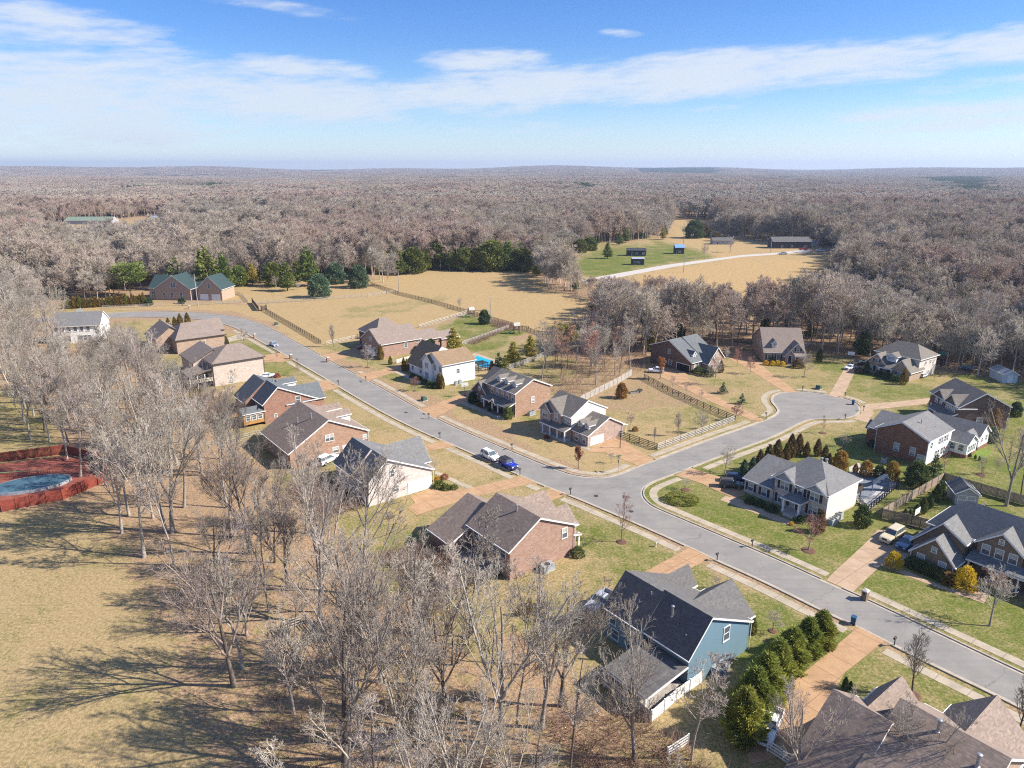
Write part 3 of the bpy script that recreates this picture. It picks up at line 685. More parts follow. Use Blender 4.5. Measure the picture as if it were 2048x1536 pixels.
    def _put(s, name, me, side, plane, along, z, parent=None):
        x, y = (plane, along) if side[0] == 'x' else (along, plane)
        rot = {'x+': -math.pi / 2, 'x-': math.pi / 2, 'y+': 0, 'y-': math.pi}[side]
        return link(name, me, None, parent or s.e, s.t(x, y, z), rot)
    def win(s, side, plane, along, z, wd=.95, ht=1.5, style='b'):
        ms = win_meshes(wd, ht, style)
        o = s._put('window', ms[0], side, plane, along, z)
        link('pane', ms[1], None, o)
        if 'b' in style or 'B' in style: link('blind', ms[2], None, o)
        if 's' in style: link('shutter', ms[3], None, s.e, o.location, o.rotation_euler.z); link('shutter', ms[4], None, s.e, o.location, o.rotation_euler.z)
    def wins(s, side, plane, alongs, z, *a):
        for q in alongs: s.win(side, plane, q, z, *a)
    def garage(s, side, plane, along, wd=4.6, ht=2.1, m=None, z=0.02):
        f = MB(); h = wd / 2
        f.box(-h - .14, -h, -.02, .06, 0, ht + .14); f.box(h, h + .14, -.02, .06, 0, ht + .14); f.box(-h, h, -.02, .06, ht, ht + .14)
        d = MB(); rows, cols = 4, max(4, int(wd / .6))
        for r_ in range(rows):
            for c_ in range(cols):
                x0 = -h + wd * c_ / cols; z0 = ht * r_ / rows
                d.box(x0 + .012, x0 + wd / cols - .012, -.03, .02, z0 + .012, z0 + ht / rows - .012)
        d.box(-h, h, -.06, .008, 0, ht)
        o = s._put('garage_door', d.mesh('garage_door', m or M_WHITE), side, plane, along, z)
        s._put('door_frame', f.mesh('door_frame', M_WHITE), side, plane, along, z, s.e)
    def door(s, side, plane, along, z=.15, m=None, wd=.95, ht=2.05):
        h = wd / 2
        f = MB().box(-h - .12, -h, -.02, .07, 0, ht + .12).box(h, h + .12, -.02, .07, 0, ht + .12).box(-h, h, -.02, .07, ht, ht + .12)
        d = MB().box(-h, h, -.02, .03, 0, ht)
        for r_ in ((.15, .8), (.95, 1.85)):
            for q in (-1, 1): d.box(q * wd * .24 - wd * .16, q * wd * .24 + wd * .16, .03, .045, r_[0], r_[1])
        hd = MB().lathe([(.035, 0), (.05, .03), (.03, .06)], 8, (h - .12, .06, 1.0))
        o = s._put('door', d.mesh('door', m or mat('dark_red_door', (.10, .035, .025))), side, plane, along, z)
        s._put('door_frame', f.mesh('door_frame', M_WHITE), side, plane, along, z)
        link('handle', hd.mesh('handle', M_STEEL), None, o)
    def column(s, x, y, z0, z1, wd=.24, m=None, base=None):
        a = s.t(x, y, z0); zt = z1 * K - z0 * K
        mb = MB().box(-wd / 2, wd / 2, -wd / 2, wd / 2, 0, zt).box(-wd * .75, wd * .75, -wd * .75, wd * .75, 0, .18).box(-wd * .75, wd * .75, -wd * .75, wd * .75, zt - .16, zt - .02)
        o = mb.build('porch_column', m or M_WHITE, s.e, a)
        if base: MB().box(-wd * 1.1, wd * 1.1, -wd * 1.1, wd * 1.1, 0, base[1]).build('plinth', base[0], s.e, a)
    def slab(s, x0, x1, y0, y1, z0, z1, m, name='porch_floor'):
        p, q = s.t(x0, y0, z0), s.t(x1, y1, z1)
        MB().box(p[0], q[0], p[1], q[1], p[2], q[2]).build(name, m, s.e)
    def steps(s, side, plane, along, n, wd, m):
        sg = 1 if side[1] == '+' else -1; mb = MB()
        for i in range(n):
            d0, d1 = plane * K + sg * i * .3, plane * K + sg * (i + 1) * .3; z = (n - i) * .17
            x0, x1 = sorted((d0, d1))
            if side[0] == 'x': mb.box(x0 - s.org[0] * K, x1 - s.org[0] * K, (along - s.org[1]) * K - wd / 2, (along - s.org[1]) * K + wd / 2, 0, z)
            else: mb.box((along - s.org[0]) * K - wd / 2, (along - s.org[0]) * K + wd / 2, x0 - s.org[1] * K, x1 - s.org[1] * K, 0, z)
        mb.build('front_steps', m, s.e)
    def dormer(s, x, y, z, side, wd=1.3, ht=1.3, depth=2.6, wm=None, rise=.7, window=True):
        """gabled dormer, front face at (x, y) with sill height z looking to side"""
        sg = 1 if side[1] == '+' else -1
        if side[0] == 'x':
            x0, x1 = (x, x + depth) if sg < 0 else (x - depth, x)
            s.gable(x0, x1, y - wd / 2, y + wd / 2, 'x', y, z + ht + rise, z + ht, None, wm, z - .8, .18, rake=.15, cut=(sg < 0, sg > 0))
            if window: s.win(side, x, y, z + .25, .6, .95, 'm')
        else:
            y0, y1 = (y, y + depth) if sg < 0 else (y - depth, y)
            s.gable(x - wd / 2, x + wd / 2, y0, y1, 'y', x, z + ht + rise, z + ht, None, wm, z - .8, .18, rake=.15, cut=(sg < 0, sg > 0))
            if window: s.win(side, y, x, z + .25, .6, .95, 'm')
    def chimney_pipe(s, x, y, z, ht=.9, r=.13):
        MB().lathe([(r * 1.8, -.25), (r * 1.5, .05), (r, .1), (r, ht), (r * 1.5, ht + .02), (r * 1.5, ht + .16), (r * .5, ht + .22)], 10).build('flue_pipe', M_GREY, s.e, s.t(x, y, z), smooth=False)
    def vent(s, x, y, z, r=.06, ht=.38):
        MB().lathe([(r * 1.9, -.12), (r * 1.6, .03), (r, .05), (r, ht)], 8).build('vent_pipe', M_STEEL, s.e, s.t(x, y, z))
    def downpipe(s, x, y, z1):
        a = s.t(x, y, 0); MB().tube([(a[0], a[1], 0), (a[0], a[1], z1 * K)], .05, 6).build('downpipe', s.trimm, s.e)
    def finish(s):
        for k, (mb, m) in s.walls.items(): mb.build('wall', m, s.e)
        s.roof.build('roof', s.roofm, s.e); s.trim.build('fascia', s.trimm, s.e)
        return s.e
def H_(label, v, u, roofm, rot=0, trim=None, **k):
    return House(label, W(v, u), rot, (v, u), roofm=roofm, trimm=trim, **k)

# ---- the near side of the street, backs to the camera
h = H_('blue sided house with charcoal roof beside the tall evergreen hedge', 50, 36, SH_CHAR)                                    # S7
h.gable(50.2, 60.3, 35.9, 41.6, 'y', 53.2, 7.15, 4.0, 3.7, SD_BLUE)
h.gable(50.0, 60.3, 41.6, 47, 'y', 53.0, 6.95, 4.0, 3.7, SD_BLUE, cut=(0, 1))
h.gable(55, 61.6, 36.6, 42.4, 'x', 39.5, 6.3, 3.7, None, SD_BLUE, cut=(0, 1))
h.gable(55.5, 60.9, 43.8, 46.0, 'x', 44.9, 5.9, 4.3, None, SD_BLUE, cut=(0, 1))
h.shed(44.0, 50.1, 35.9, 41.5, 'x', 2.1, 2.75)  # covered deck roof
for yy in (36.1, 38.7, 41.3): h.column(44.2, yy, -.0, 2.05)
h.slab(44, 50, 36, 41.5, .5, .7, M_GWOOD, 'deck_floor')
h.win('y-', 35.9, 56.2, 3.2, 1.0, 1.75, ''); h.wins('x-', 50.0, (42.5, 44.3, 46), 2.2, .95, 1.5, ''); h.wins('x-', 50.0, (43.2, 45.6), .5, 1.1, 1.2, '')
h.chimney_pipe(51.9, 39.6, 5.8, 1.25); h.vent(52.4, 42.9, 6.3, .08, .6); h.vent(51.2, 37.2, 5.0)
h.downpipe(60.5, 35.75, 3.6); h.finish()
h = H_('large brown roofed brick house with two hipped front gables beside the wide drive', 50, 12, SH_BROWN)                       # S8
h.gable(47, 57.6, 18.4, 22.9, 'y', 53.3, 6.9, 2.7, 4.0, BR_TAN); h.gable(44.5, 61.2, 10.9, 18.5, 'y', 55.8, 7.6, 2.2, 4.2, BR_TAN)
h.gable(53, 60.4, 18.7, 22.0, 'x', 20.6, 6.2, 4.3, None, BR_TAN, cut=(0, 1)); h.gable(56, 63.2, 11.2, 16.8, 'x', 14.1, 7.0, 4.3, None, BR_TAN, cut=(0, 1))
h.wins('y-', 10.9, (50, 54), 1.2, 1.1, 1.6); h.garage('y+', 22.9, 51.2, 4.8, 2.2)
h.chimney_pipe(54.9, 15.4, 7.25, 1.1, .15); h.chimney_pipe(54.0, 12.2, 6.9, 1.1, .15); h.vent(53.3, 16.9, 6.6); h.vent(51.9, 14.1, 5.85, .08, .4)
h.finish()
h = H_('rose brick house with brown shingle roof and shaded garden room wing at its back', 50, 62.5, SH_BROWN)                                       # S6
h.gable(48.4, 59.3, 62.4, 71.3, 'y', 53.2, 7.25, 4.3, 4.4, BR_ROSE); h.gable(45.3, 57, 71.2, 76.4, 'y', 51.9, 5.7, 2.5, 2.6, BR_ROSE)
h.gable(54, 60.6, 67.5, 73, 'x', 70.3, 5.9, 3.8, None, BR_ROSE, cut=(0, 1)); h.gable(54, 60.1, 62.9, 67, 'x', 65, 6.0, 4.2, None, BR_ROSE, cut=(0, 1))
h.win('y-', 62.4, 57.6, 3.0, .95, 1.5); h.wins('x-', 48.4, (63.8, 65.4, 67.2, 69.6), 2.7, 1.2, 1.3, ''); h.wins('x-', 48.4, (64.4, 69), .5, 1.1, 1.4, '')
h.shed(44.6, 48.4, 64, 71, 'x', 1.0, 1.2); h.slab(45, 48.3, 64, 71, .5, .9, M_DKWOOD, 'deck_floor')
h.shed(59.3, 61, 62.7, 66.5, 'x', 2.6, 2.2); [h.column(60.8, q, 0, 2.4) for q in (63, 64.7, 66.3)]
h.chimney_pipe(52.5, 66.2, 6.8, 1.0, .14); h.vent(50.4, 64.3, 5.6); h.downpipe(59.4, 62.2, 4.2); h.finish()
h = H_('whitewashed brick house with slate grey roof and white side garage door', 44, 92, SH_SLATE)                                             # S5
h.gable(43.9, 55.3, 92, 96.6, 'y', 47.3, 7.0, 3.9, 3.3, BR_WHITE); h.gable(43.7, 55.2, 96.6, 103, 'y', 47.0, 7.2, 3.9, 3.3, BR_WHITE, cut=(0, 1))
h.gable(49, 57.6, 96.9, 102.4, 'x', 99.6, 6.0, 3.1, None, BR_WHITE, cut=(0, 1)); h.gable(52.5, 56.5, 94.8, 97.4, 'x', 96.1, 4.6, 3.6, None, SD_GREY, cut=(0, 1))
h.garage('y-', 92, 53.0, 4.7, 2.15); h.win('y-', 92, 48.6, 1.25, 1.15, 1.1); h.win('y-', 92, 48.1, 3.9, .7, 1.2, ''); h.wins('x-', 43.9, (93.4, 95.6, 99), 2.1, 1.1, 1.4, '')
h.win('x+', 57.6, 99.2, 1.3, 1.5, 1.4, 'b'); h.downpipe(55.5, 91.85, 3.2); h.downpipe(43.75, 91.85, 3.8); h.vent(45.6, 94, 5.5); h.vent(45.2, 98.5, 5.2); h.finish()
h = H_('brown roofed orange brick house with two white sided front dormers', 40, 113, SH_BROWN)                                               # S4
h.gable(39.8, 54.6, 113.2, 126.4, 'y', 47.2, 7.45, 3.1, 3.9, BR_ORANGE)
for yy in (119.4, 123.6): h.gable(48.5, 53.7, yy - 1.1, yy + 1.1, 'x', yy, 6.6, 5.9, None, SD_WHITE, 3.5, .2, cut=(0, 1)); h.win('x+', 53.7, yy, 4.5, .8, 1.1)
h.win('y-', 113.2, 47.2, 3.6, 1.7, 1.25, 'b'); h.win('y-', 113.2, 48.2, 1.1, 1.2, 1.1, 'b'); h.garage('y-', 113.2, 51.6, 4.4, 2.15); h.wins('x-', 39.8, (115, 118, 122), 1.0, 1.1, 1.4, '')
h.win('y-', 113.2, 54, 2.4, .8, .8, 'B'); h.chimney_pipe(45.9, 117.6, 6.7, 1.1); h.chimney_pipe(44.2, 119.9, 5.8, .9); h.vent(43.5, 115.5, 5.4); h.downpipe(54.7, 113, 3.8); h.finish()
h = H_('red brick house with dark blue grey roof and orange cedar back porch', 45, 139, SH_BLUEG)                                      # S3
h.gable(44.4, 55.4, 138.6, 144.5, 'y', 47.5, 7.3, 4.4, 3.5, BR_RED); h.gable(42.6, 55, 144.5, 151, 'y', 47.0, 7.2, 3.6, 3.5, BR_RED, cut=(0, 1))
h.gable(49, 57.4, 138.8, 145.4, 'x', 142.1, 5.8, 3.4, None, BR_RED, cut=(0, 1)); h.dormer(54.6, 148.2, 4.2, 'x+', 2.4, 1.1, 4, SD_WHITE)
h.win('y-', 138.6, 51.6, 3.2, 1.0, 1.5, ''); h.wins('y-', 138.6, (46.6, 49.4), 1.2, .6, .6, '')
h.gable(40.2, 44.4, 138.7, 141.8, 'x', 140.2, 3.7, 2.9, None, M_ORWOOD, .6, .2)
for a in (139.4, 140.2, 141): h.win('x-', 40.2, a, 1.5, .62, 1.0, '')
for a in (41.1, 42.3, 43.5): h.win('y-', 138.7, a, 1.5, .9, 1.0, '')
h.slab(38.4, 44.4, 142.0, 146, .9, 1.05, M_ORWOOD, 'deck_floor'); h.chimney_pipe(49.4, 146.4, 6.4, .7); h.finish()
h = H_('pale brick hip roofed house with white screened back porch on posts', 44, 172, SH_TAUPE, trim=M_DKWOOD)                                           # S2
h.hip(44.2, 56.2, 172, 185, 'x', 49.5, 52.5, 177.5, 8.4, 5.5, BR_PALE); h.gable(41.5, 50, 179, 190, 'y', 46.6, 7.4, 4.8, 4.8, BR_PALE)
h.shed(38.4, 44.2, 172.1, 178.6, 'x', 3.3, 4.3); h.slab(38.7, 44.2, 172.3, 178.4, 1.5, 1.7, M_WHITE, 'porch_floor')
h.slab(38.7, 38.85, 172.3, 178.4, 1.7, 2.3, M_CREAM, 'porch_rail'); h.slab(38.86, 44.1, 172.3, 172.45, 1.7, 2.35, M_CREAM, 'porch_rail')
for q in (38.8, 40.5, 42.2, 44): h.column(q, 172.38, 0, 3.35, .16)
for q in (175, 178): h.column(38.8, q, 0, 3.3, .16)
h.wins('x-', 44.2, (173.6, 175.4, 177.2), 4.3, .8, 1.1, ''); h.win('y-', 172, 48, .2, .85, 1.9, 'B'); h.vent(47.3, 180, 7.3, .1, .3); h.vent(46, 177.5, 6.6, .08, .3); h.downpipe(44.05, 171.85, 5.3); h.downpipe(56.3, 171.85, 5.3); h.finish()
h = H_('tan brick single storey house with taupe hip roof and green drive shrubs', 45, 210, SH_TAUPE, trim=M_DKWOOD)                                         # S1
h.hip(45.2, 58.4, 210.4, 226, 'x', 48.5, 55, 217, 7.3, 3.9, BR_TAN); h.gable(41, 50, 216.5, 228, 'y', 45.4, 6.9, 3.6, 3.6, BR_TAN); h.gable(54, 61, 220, 227, 'x', 223.5, 6.2, 3.6, None, BR_TAN, cut=(0, 1))
h.win('y-', 210.4, 52.4, 1.4, .95, 1.5, ''); h.vent(47, 214.5, 5.8); h.chimney_pipe(46.6, 222.5, 6.2, .7); h.vent(52.5, 214, 5.6); h.downpipe(58.5, 210.2, 3.7); h.finish()
p = G(110, 688)
h = House('white two storey house with grey roof half hidden by bare trees', p, -38 + 14, (0, 0), roofm=SH_SLATE)                           # S0
h.gable(0, 12.8, 0, 9.5, 'x', 4.6, 8.4, 5.3, None, SD_WHITE); h.gable(3.2, 7, 5.5, 10.5, 'y', 5.1, 8.6, 6, None, SD_WHITE, cut=(0, 1))
h.wins('y-', 0, (.9, 2.6, 4.4, 6.1, 7.8, 9.5, 11.6), 3.6, 1.0, 1.4, ''); h.wins('y-', 0, (4, 7.2, 8.4, 9.6), .7, 1.05, 1.7, ''); h.wins('x+', 12.8, (3, 6), 3.6)
h.vent(6.5, 3, 7.3); h.vent(8.6, 3.4, 7.6); h.vent(10.8, 2.6, 7); h.finish()
# ---- the far side of the street
h = H_('mottled brick corner house with two cream dormers above its side garage', 88, 89, SH_OLIVE)                                # N4
h.gable(87.4, 96.6, 93.6, 101.4, 'y', 91.6, 7.2, 4.8, 4.8, BR_MIX); h.slab(87.5, 96.5, 93.52, 93.59, 2.5, 4.7, SD_CREAM, 'side_wall')
h.wall(SD_CREAM).hull([h.t(87.42, 93.5, 2.3), h.t(96.58, 93.5, 2.3), h.t(96.58, 93.5, 4.75), h.t(91.6, 93.5, 7.12), h.t(87.42, 93.5, 4.75)], [h.t(87.42, 93.6, 2.3), h.t(96.58, 93.6, 2.3), h.t(96.58, 93.6, 4.75), h.t(91.6, 93.6, 7.12), h.t(87.42, 93.6, 4.75)])
h.gable(86.9, 92.5, 95.9, 101.5, 'x', 98.9, 7.0, 4.8, None, BR_MIX, cut=(1, 0)); h.gable(86.5, 91, 98.6, 101.6, 'x', 100.1, 6.2, 4.7, None, BR_MIX, cut=(1, 0))
h.gable(87.7, 97, 89.1, 93.5, 'y', 93.0, 4.7, 2.3, 2.6, BR_MIX, cut=(1, 0))
for yy in (90.6, 92.4): h.dormer(88.7, yy, 2.85, 'x-', 1.1, .85, 3.2, SD_CREAM, .5)
h.garage('y-', 89.1, 90.0, 3.6, 1.75); h.shed(85.6, 87.4, 93.4, 100.6, 'x', 2.2, 2.7)
for q in (93.6, 95.7, 97.8, 100): h.column(85.8, q, 0, 2.2, .22)
h.slab(85.6, 87.4, 93.4, 100.4, 0, .25, M_CONC); h.wins('x-', 87.4, (94.3, 95.4), 3.25, .85, 1.35, 'B'); h.win('x-', 86.5, 100.1, 3.3, 1.5, 1.35, 'b'); h.win('x-', 86.9, 97.3, 3.25, .9, 1.6, 'B'); h.win('x-', 86.5, 100.1, .5, 1.5, 1.5, 'm')
h.wins('x-', 87.7, (90.2, 92.2), .45, .85, 1.3, 'b'); h.door('x-', 87.4, 97.2); h.win('x-', 87.4, 95.2, .5, .8, 1.4); h.downpipe(87.5, 88.95, 2.2); h.downpipe(96.8, 88.95, 2.5)
h.shed(97, 98.6, 89.4, 92.6, 'x', 2.5, 1.9); [h.column(98.4, q, 0, 1.9, .14) for q in (89.6, 92.4)]; h.finish()
h = H_('orange brick house with three white dormers and long front porch', 88, 111, SH_OLIVE)                                           # N3
h.gable(87.4, 97, 110.7, 121.2, 'y', 92.1, 7.4, 5.2, 5.2, BR_ORANGE); h.gable(86.4, 93.5, 119.6, 125, 'x', 122.2, 5.3, 2.9, None, BR_DARK, cut=(1, 0)); h.gable(90.5, 97.6, 120.5, 127, 'y', 94, 6.3, 3.6, None, BR_ORANGE)
for yy in (112.6, 115.3, 118): h.dormer(88.6, yy, 5.85, 'x-', 1.15, .85, 2.8, SD_WHITE, .5)
h.wins('x-', 87.4, (111.6, 113.4, 115.2, 117, 118.8), 3.35, .85, 1.4, 'b'); h.shed(85.3, 87.4, 110.7, 119.6, 'x', 2.35, 3.1); h.gable(84.9, 87, 114.2, 116.4, 'x', 115.3, 3.2, 2.4, None, None, 2.2, .15, cut=(1, 0))
for q in (110.9, 114.3, 116.3, 119.4): h.column(85.5, q, 0, 2.4, .26)
h.slab(85.3, 87.4, 110.7, 119.6, 0, .4, BR_DARK); h.steps('x-', 85.3, 115.3, 2, 2.2, BR_DARK); h.door('x-', 87.4, 115.3, .45); h.wins('x-', 87.4, (111.8, 113.2, 117.6), .8, .85, 1.6)
h.wins('x-', 86.4, (121.2, 123.4), .9, .85, 1.4, 'b'); h.win('x-', 86.4, 122.2, 3.3, .7, .9); h.win('y-', 110.7, 92.1, 2.3, 1.0, 1.3, 'B'); h.downpipe(87.25, 110.5, 5); h.finish()
h = H_('white sided house with golden brown roof beside the turquoise pool', 88, 139, SH_GOLDB)                                       # N2
h.gable(87.5, 97, 139, 147.3, 'x', 143.3, 7.3, 5.1, 5.3, SD_WHITE, cut=(1, 1)); h.gable(87.7, 97, 146.8, 156, 'y', 92.4, 7.4, 2.5, 5, SD_WHITE, cut=(0, 1)); h.gable(86.9, 92, 143, 147.2, 'x', 145.1, 6.8, 5.0, None, SD_WHITE, cut=(1, 0))
h.win('y-', 139, 92, 2.4, .85, 1.2, ''); h.wins('x-', 87.5, (140, 142.2), 3.2, .8, 1.4, ''); h.win('x-', 86.9, 145.2, 3.2, 1.6, 1.4, 'm'); h.win('x-', 86.9, 145.2, .6, 1.6, 1.6, 'm'); h.win('x-', 87.5, 140.2, .6, .8, 1.6); h.door('x-', 87.5, 142.0, .15, M_CREAM)
h.wins('x-', 87.7, (149.4, 153.4), .8, .95, 1.5, ''); h.finish()
h = H_('dark rose brick house with taupe roof and narrow cypress at its corner', 88, 171, SH_TAUPE)                               # N1
h.gable(87.8, 100.6, 171, 182, 'x', 176.4, 7.3, 4.0, 4.0, BR_ROSE); h.hip(91, 101, 179, 190, 'x', 95, 97, 184.5, 8.2, 4.4, BR_DARK); h.gable(100.6, 108, 172.5, 180, 'x', 176, 5.0, 3.0, None, BR_ROSE, cut=(0, 1))
h.wins('y-', 171, (95.8, ), 2.0, .85, 1.4, ''); h.win('y-', 171, 99.4, 2.9, .7, .9, ''); h.wins('x-', 87.8, (176.4,), 4.0, 1.6, 1.3, 'm'); h.garage('x-', 87.8, 176.6, 4.6, 2.1); h.wins('x-', 87.8, (172.6, 180.3), .8, 1.0, 1.4)
h.wins('x+', 108, (174, 176, 178), .8, 1.2, 1.6, ''); h.vent(93.5, 174, 5.8); h.vent(97.5, 174.6, 6.3); h.finish()
h = H_('small brick pool house beside the yellowish pine', 109, 174, SH_TAUPE, name='pool_house', cat='outbuilding')
h.gable(108.4, 114.5, 172.2, 177.6, 'x', 174.9, 4.1, 2.5, None, BR_ROSE); h.win('x-', 108.4, 173.8, 1, .7, 1.0); h.door('x-', 108.4, 175.8, .05, M_WHITE); h.finish()
# ---- round the side street
h = H_('pale brick house with black shutters and grey hip roof on the inner corner', 94.2, 46, SH_SLATE)                                     # E2
h.hip(94.3, 103.2, 46, 54.5, 'y', 50.0, 52.2, 99.2, 7.1, 4.45, BR_PALE); h.slab(94.3, 103.2, 45.9, 45.96, .4, 4.3, SD_CREAM, 'side_wall')
h.gable(93.9, 99, 50.9, 54.7, 'x', 52.8, 5.9, 4.35, None, SD_GREY, 4.3, .3, cut=(1, 0)); h.gable(93.9, 99, 45.9, 49.5, 'x', 47.7, 5.7, 4.35, None, SD_GREY, 4.3, .3, cut=(1, 0))
h.gable(94.1, 105.5, 54.5, 59.6, 'y', 100.4, 4.8, 2.5, 2.4, BR_PALE, cut=(0, 1))
h.wins('x-', 94.3, (52.8, 47.9), 2.85, 1.5, 1.35, 'sb'); h.win('x-', 94.3, 50.2, 2.95, .95, 1.3, 'sb'); h.wins('x-', 94.3, (53, 47.9), .55, 1.5, 1.5, 'sb'); h.wins('x-', 94.1, (58.4, 56), .65, .95, 1.35, 'sb')
h.hip(92.2, 94.3, 48.9, 51.8, 'y', 50, 50.7, 93.6, 3.1, 2.5, None, 0, .15); h.slab(92.2, 94.3, 48.9, 51.8, 0, .35, BR_PALE); h.steps('x-', 92.2, 50.4, 2, 1.8, BR_PALE)
for q in (49.1, 51.6): h.column(92.4, q, .35, 2.5, .3)
h.door('x-', 94.3, 50.3, .4); h.chimney_pipe(100.6, 50.8, 6.6, .45, .18); h.chimney_pipe(100.8, 50.1, 6.6, .45, .18)
h.slab(103.2, 105.6, 46.2, 49.5, 1.75, 1.92, M_DKWOOD, 'deck_floor'); h.slab(103.3, 105.6, 46.2, 46.28, 1.92, 2.8, M_DKWOOD, 'deck_rail'); h.slab(105.52, 105.6, 46.3, 49.5, 1.92, 2.8, M_DKWOOD, 'deck_rail')
for q in (46.35, 49.3): h.column(105.4, q, 0, 1.75, .14, M_DKWOOD)
h.downpipe(94.1, 45.8, 4.3); h.finish()
h = H_('brown brick house with steep front garage gable beside the blue sedan', 92.5, 28, SH_SLATE)                      # E1
h.gable(92.6, 99.5, 28.1, 33, 'x', 30.5, 4.75, 2.15, None, BR_BROWN, cut=(1, 0)); h.hip(97.7, 104.6, 10, 33.2, 'y', 13, 30.4, 101.0, 7.5, 4.2, BR_BROWN); h.gable(96.9, 101, 22.2, 27.2, 'x', 24.7, 6.5, 4.5, None, BR_BROWN, cut=(1, 0))
h.gable(95.4, 104.2, 28.2, 34.1, 'x', 30.9, 5.9, 4.2, 2.3, BR_BROWN, cut=(1, 1)); h.shed(95.1, 97.8, 16, 27.6, 'x', 2.35, 3.1)
for q in (27.3, 24.6, 21.8, 19, 16.4): h.column(95.3, q, 0, 2.4, .2)
h.slab(95.1, 97.7, 16, 27.5, 0, .3, BR_BROWN); h.wins('x-', 92.6, (31.9, 29.3), .6, .95, 1.5, 'b'); h.win('x-', 92.6, 30.5, 2.9, .6, .7, 'm'); h.wins('x-', 97.7, (28.6,), 3.0, 1.0, 1.4, 'b'); h.wins('x-', 96.9, (26.2, 24.7, 23.2), 3.1, .95, 1.35, 'b'); h.win('x-', 96.9, 24.7, 5.1, .55, .65, 'm'); h.wins('x-', 97.7, (26, 23.5, 21), .7, 1.0, 1.4, 'b'); h.door('x-', 97.7, 24.8, .35)
h.garage('y+', 34.05, 97.6, 4.6, 2.05); h.downpipe(92.45, 33.1, 2); h.downpipe(92.45, 28, 2); h.vent(102.6, 29, 7.0); h.finish()
h = H_('rust brick house with slate roof and white sided sunroom annex behind it', 127.6, 46, SH_SLATE)                      # E3
h.gable(127.7, 137.4, 46.2, 54.9, 'x', 50.8, 6.9, 4.8, None, BR_RUST); h.slab(127.75, 137.4, 46.1, 46.17, .2, 4.7, SD_WHITE, 'side_wall')
h.gable(129.6, 138.6, 51, 57.2, 'y', 134.2, 6.0, 3.9, None, BR_RUST, cut=(0, 1)); h.gable(130.5, 133, 53, 58, 'y', 131.7, 4.4, 3.4, None, BR_RUST, cut=(0, 1))
h.wins('x-', 127.7, (51.2, 48.4), 1.5, .95, 1.5, 'B'); h.win('x-', 127.7, 46.9, .9, 1.3, 1.1, 'B'); h.wins('y-', 46.1, (129.2, 132.4, 133.4, 134.6, 135.6), 3.1, .7, 1.2, ''); h.wins('y-', 46.1, (131.6, 132.6, 134, 135), .7, .75, 1.5, ''); h.chimney_pipe(131.5, 49.2, 6.3, .7, .1); h.vent(133.5, 47.6, 5.5)
h.gable(137.4, 141.4, 43.2, 50.5, 'y', 139.4, 4.0, 2.8, None, SD_WHITE, base=(BR_RUST, .6)); h.gable(143.2, 147.8, 43.4, 52, 'y', 145.5, 4.5, 2.9, None, SD_WHITE, base=(BR_RUST, .6)); h.gable(141.4, 143.3, 43.6, 46, 'x', 44.8, 3.8, 2.7, None, SD_WHITE)
h.slab(141.4, 143.2, 46, 51, 2.5, 2.6, M_CONC, 'flat_roof'); h.wins('x-', 137.4, (45.6, 44.2), 1.2, .9, 1.2, ''); h.wins('y-', 43.2, (138.2, 139.1, 140, 140.8), 1.0, .62, 1.3, ''); h.wins('y-', 43.4, (144.6, 146.6), 1.3, .7, 1.1, ''); h.downpipe(127.55, 54.9, 4.7); h.downpipe(127.55, 46, 4.7); h.finish()
E4O = W(153, 50.8)
h = House('dark brick house with grey brown roof and low porch beside the shared drive', E4O, -38 - 1, (0, 0), roofm=SH_OLIVE)                      # E4
h.gable(0, 9.8, 0, 10.4, 'y', 4.7, 7.35, 4.5, 4.7, BR_DARK); h.gable(-.2, 4, 4.6, 9, 'x', 6.8, 6.0, 4.3, None, BR_DARK, cut=(1, 0)); h.gable(-.3, 3.5, .2, 4.6, 'x', 2.4, 6.3, 4.3, None, BR_DARK, cut=(1, 0))
h.shed(-2.3, 0, .1, 7, 'x', 2.2, 3.0)
for q in (.4, 2.5, 4.6, 6.8): h.column(-2.1, q, 0, 2.2, .2, None, (M_CONC, .9))
h.slab(-2.3, 0, .1, 7, 0, .3, M_CONC); h.wins('x-', -.3, (1.2, 2.4, 3.6), 3.1, .8, 1.2, 'B'); h.wins('x-', -.2, (6, 7.6), 3.1, .85, 1.3, 'B'); h.wins('x-', 0, (1.6, 3.4, 8.2, 9.4), .8, .85, 1.5, 'B'); h.door('x-', 0, 5.2, .3)
h.win('y-', 0, 4.4, 1.0, 1.3, 1.3, 'B'); h.vent(7.2, 3.5, 6.2); h.downpipe(9.95, -.15, 4.5); h.finish()
h = H_('tan stone house with several hip roofs and pale sunlit side wall', 180, 72, SH_OLIVE, rot=-3)                            # E5
h.hip(183.4, 192, 71.6, 82.6, 'y', 74.5, 79.5, 187.4, 7.6, 4.9, BR_WHITE); h.gable(179.6, 186, 77.6, 83, 'x', 80.2, 5.2, 2.7, None, BR_TAN, cut=(1, 0)); h.gable(179.2, 186, 71.5, 76, 'x', 73.8, 4.9, 2.4, None, BR_TAN, cut=(1, 0))
h.shed(178.6, 183.4, 75.6, 79.2, 'x', 2.2, 3.9); h.gable(181.2, 186, 76.2, 78.8, 'x', 77.5, 5.6, 4.9, None, SD_WHITE, 3.5, .25, cut=(1, 0)); h.win('x-', 181.2, 77.5, 4.2, 1.7, .55, 'm')
for q in (75.9, 78.9): h.column(178.8, q, 0, 2.2, .24)
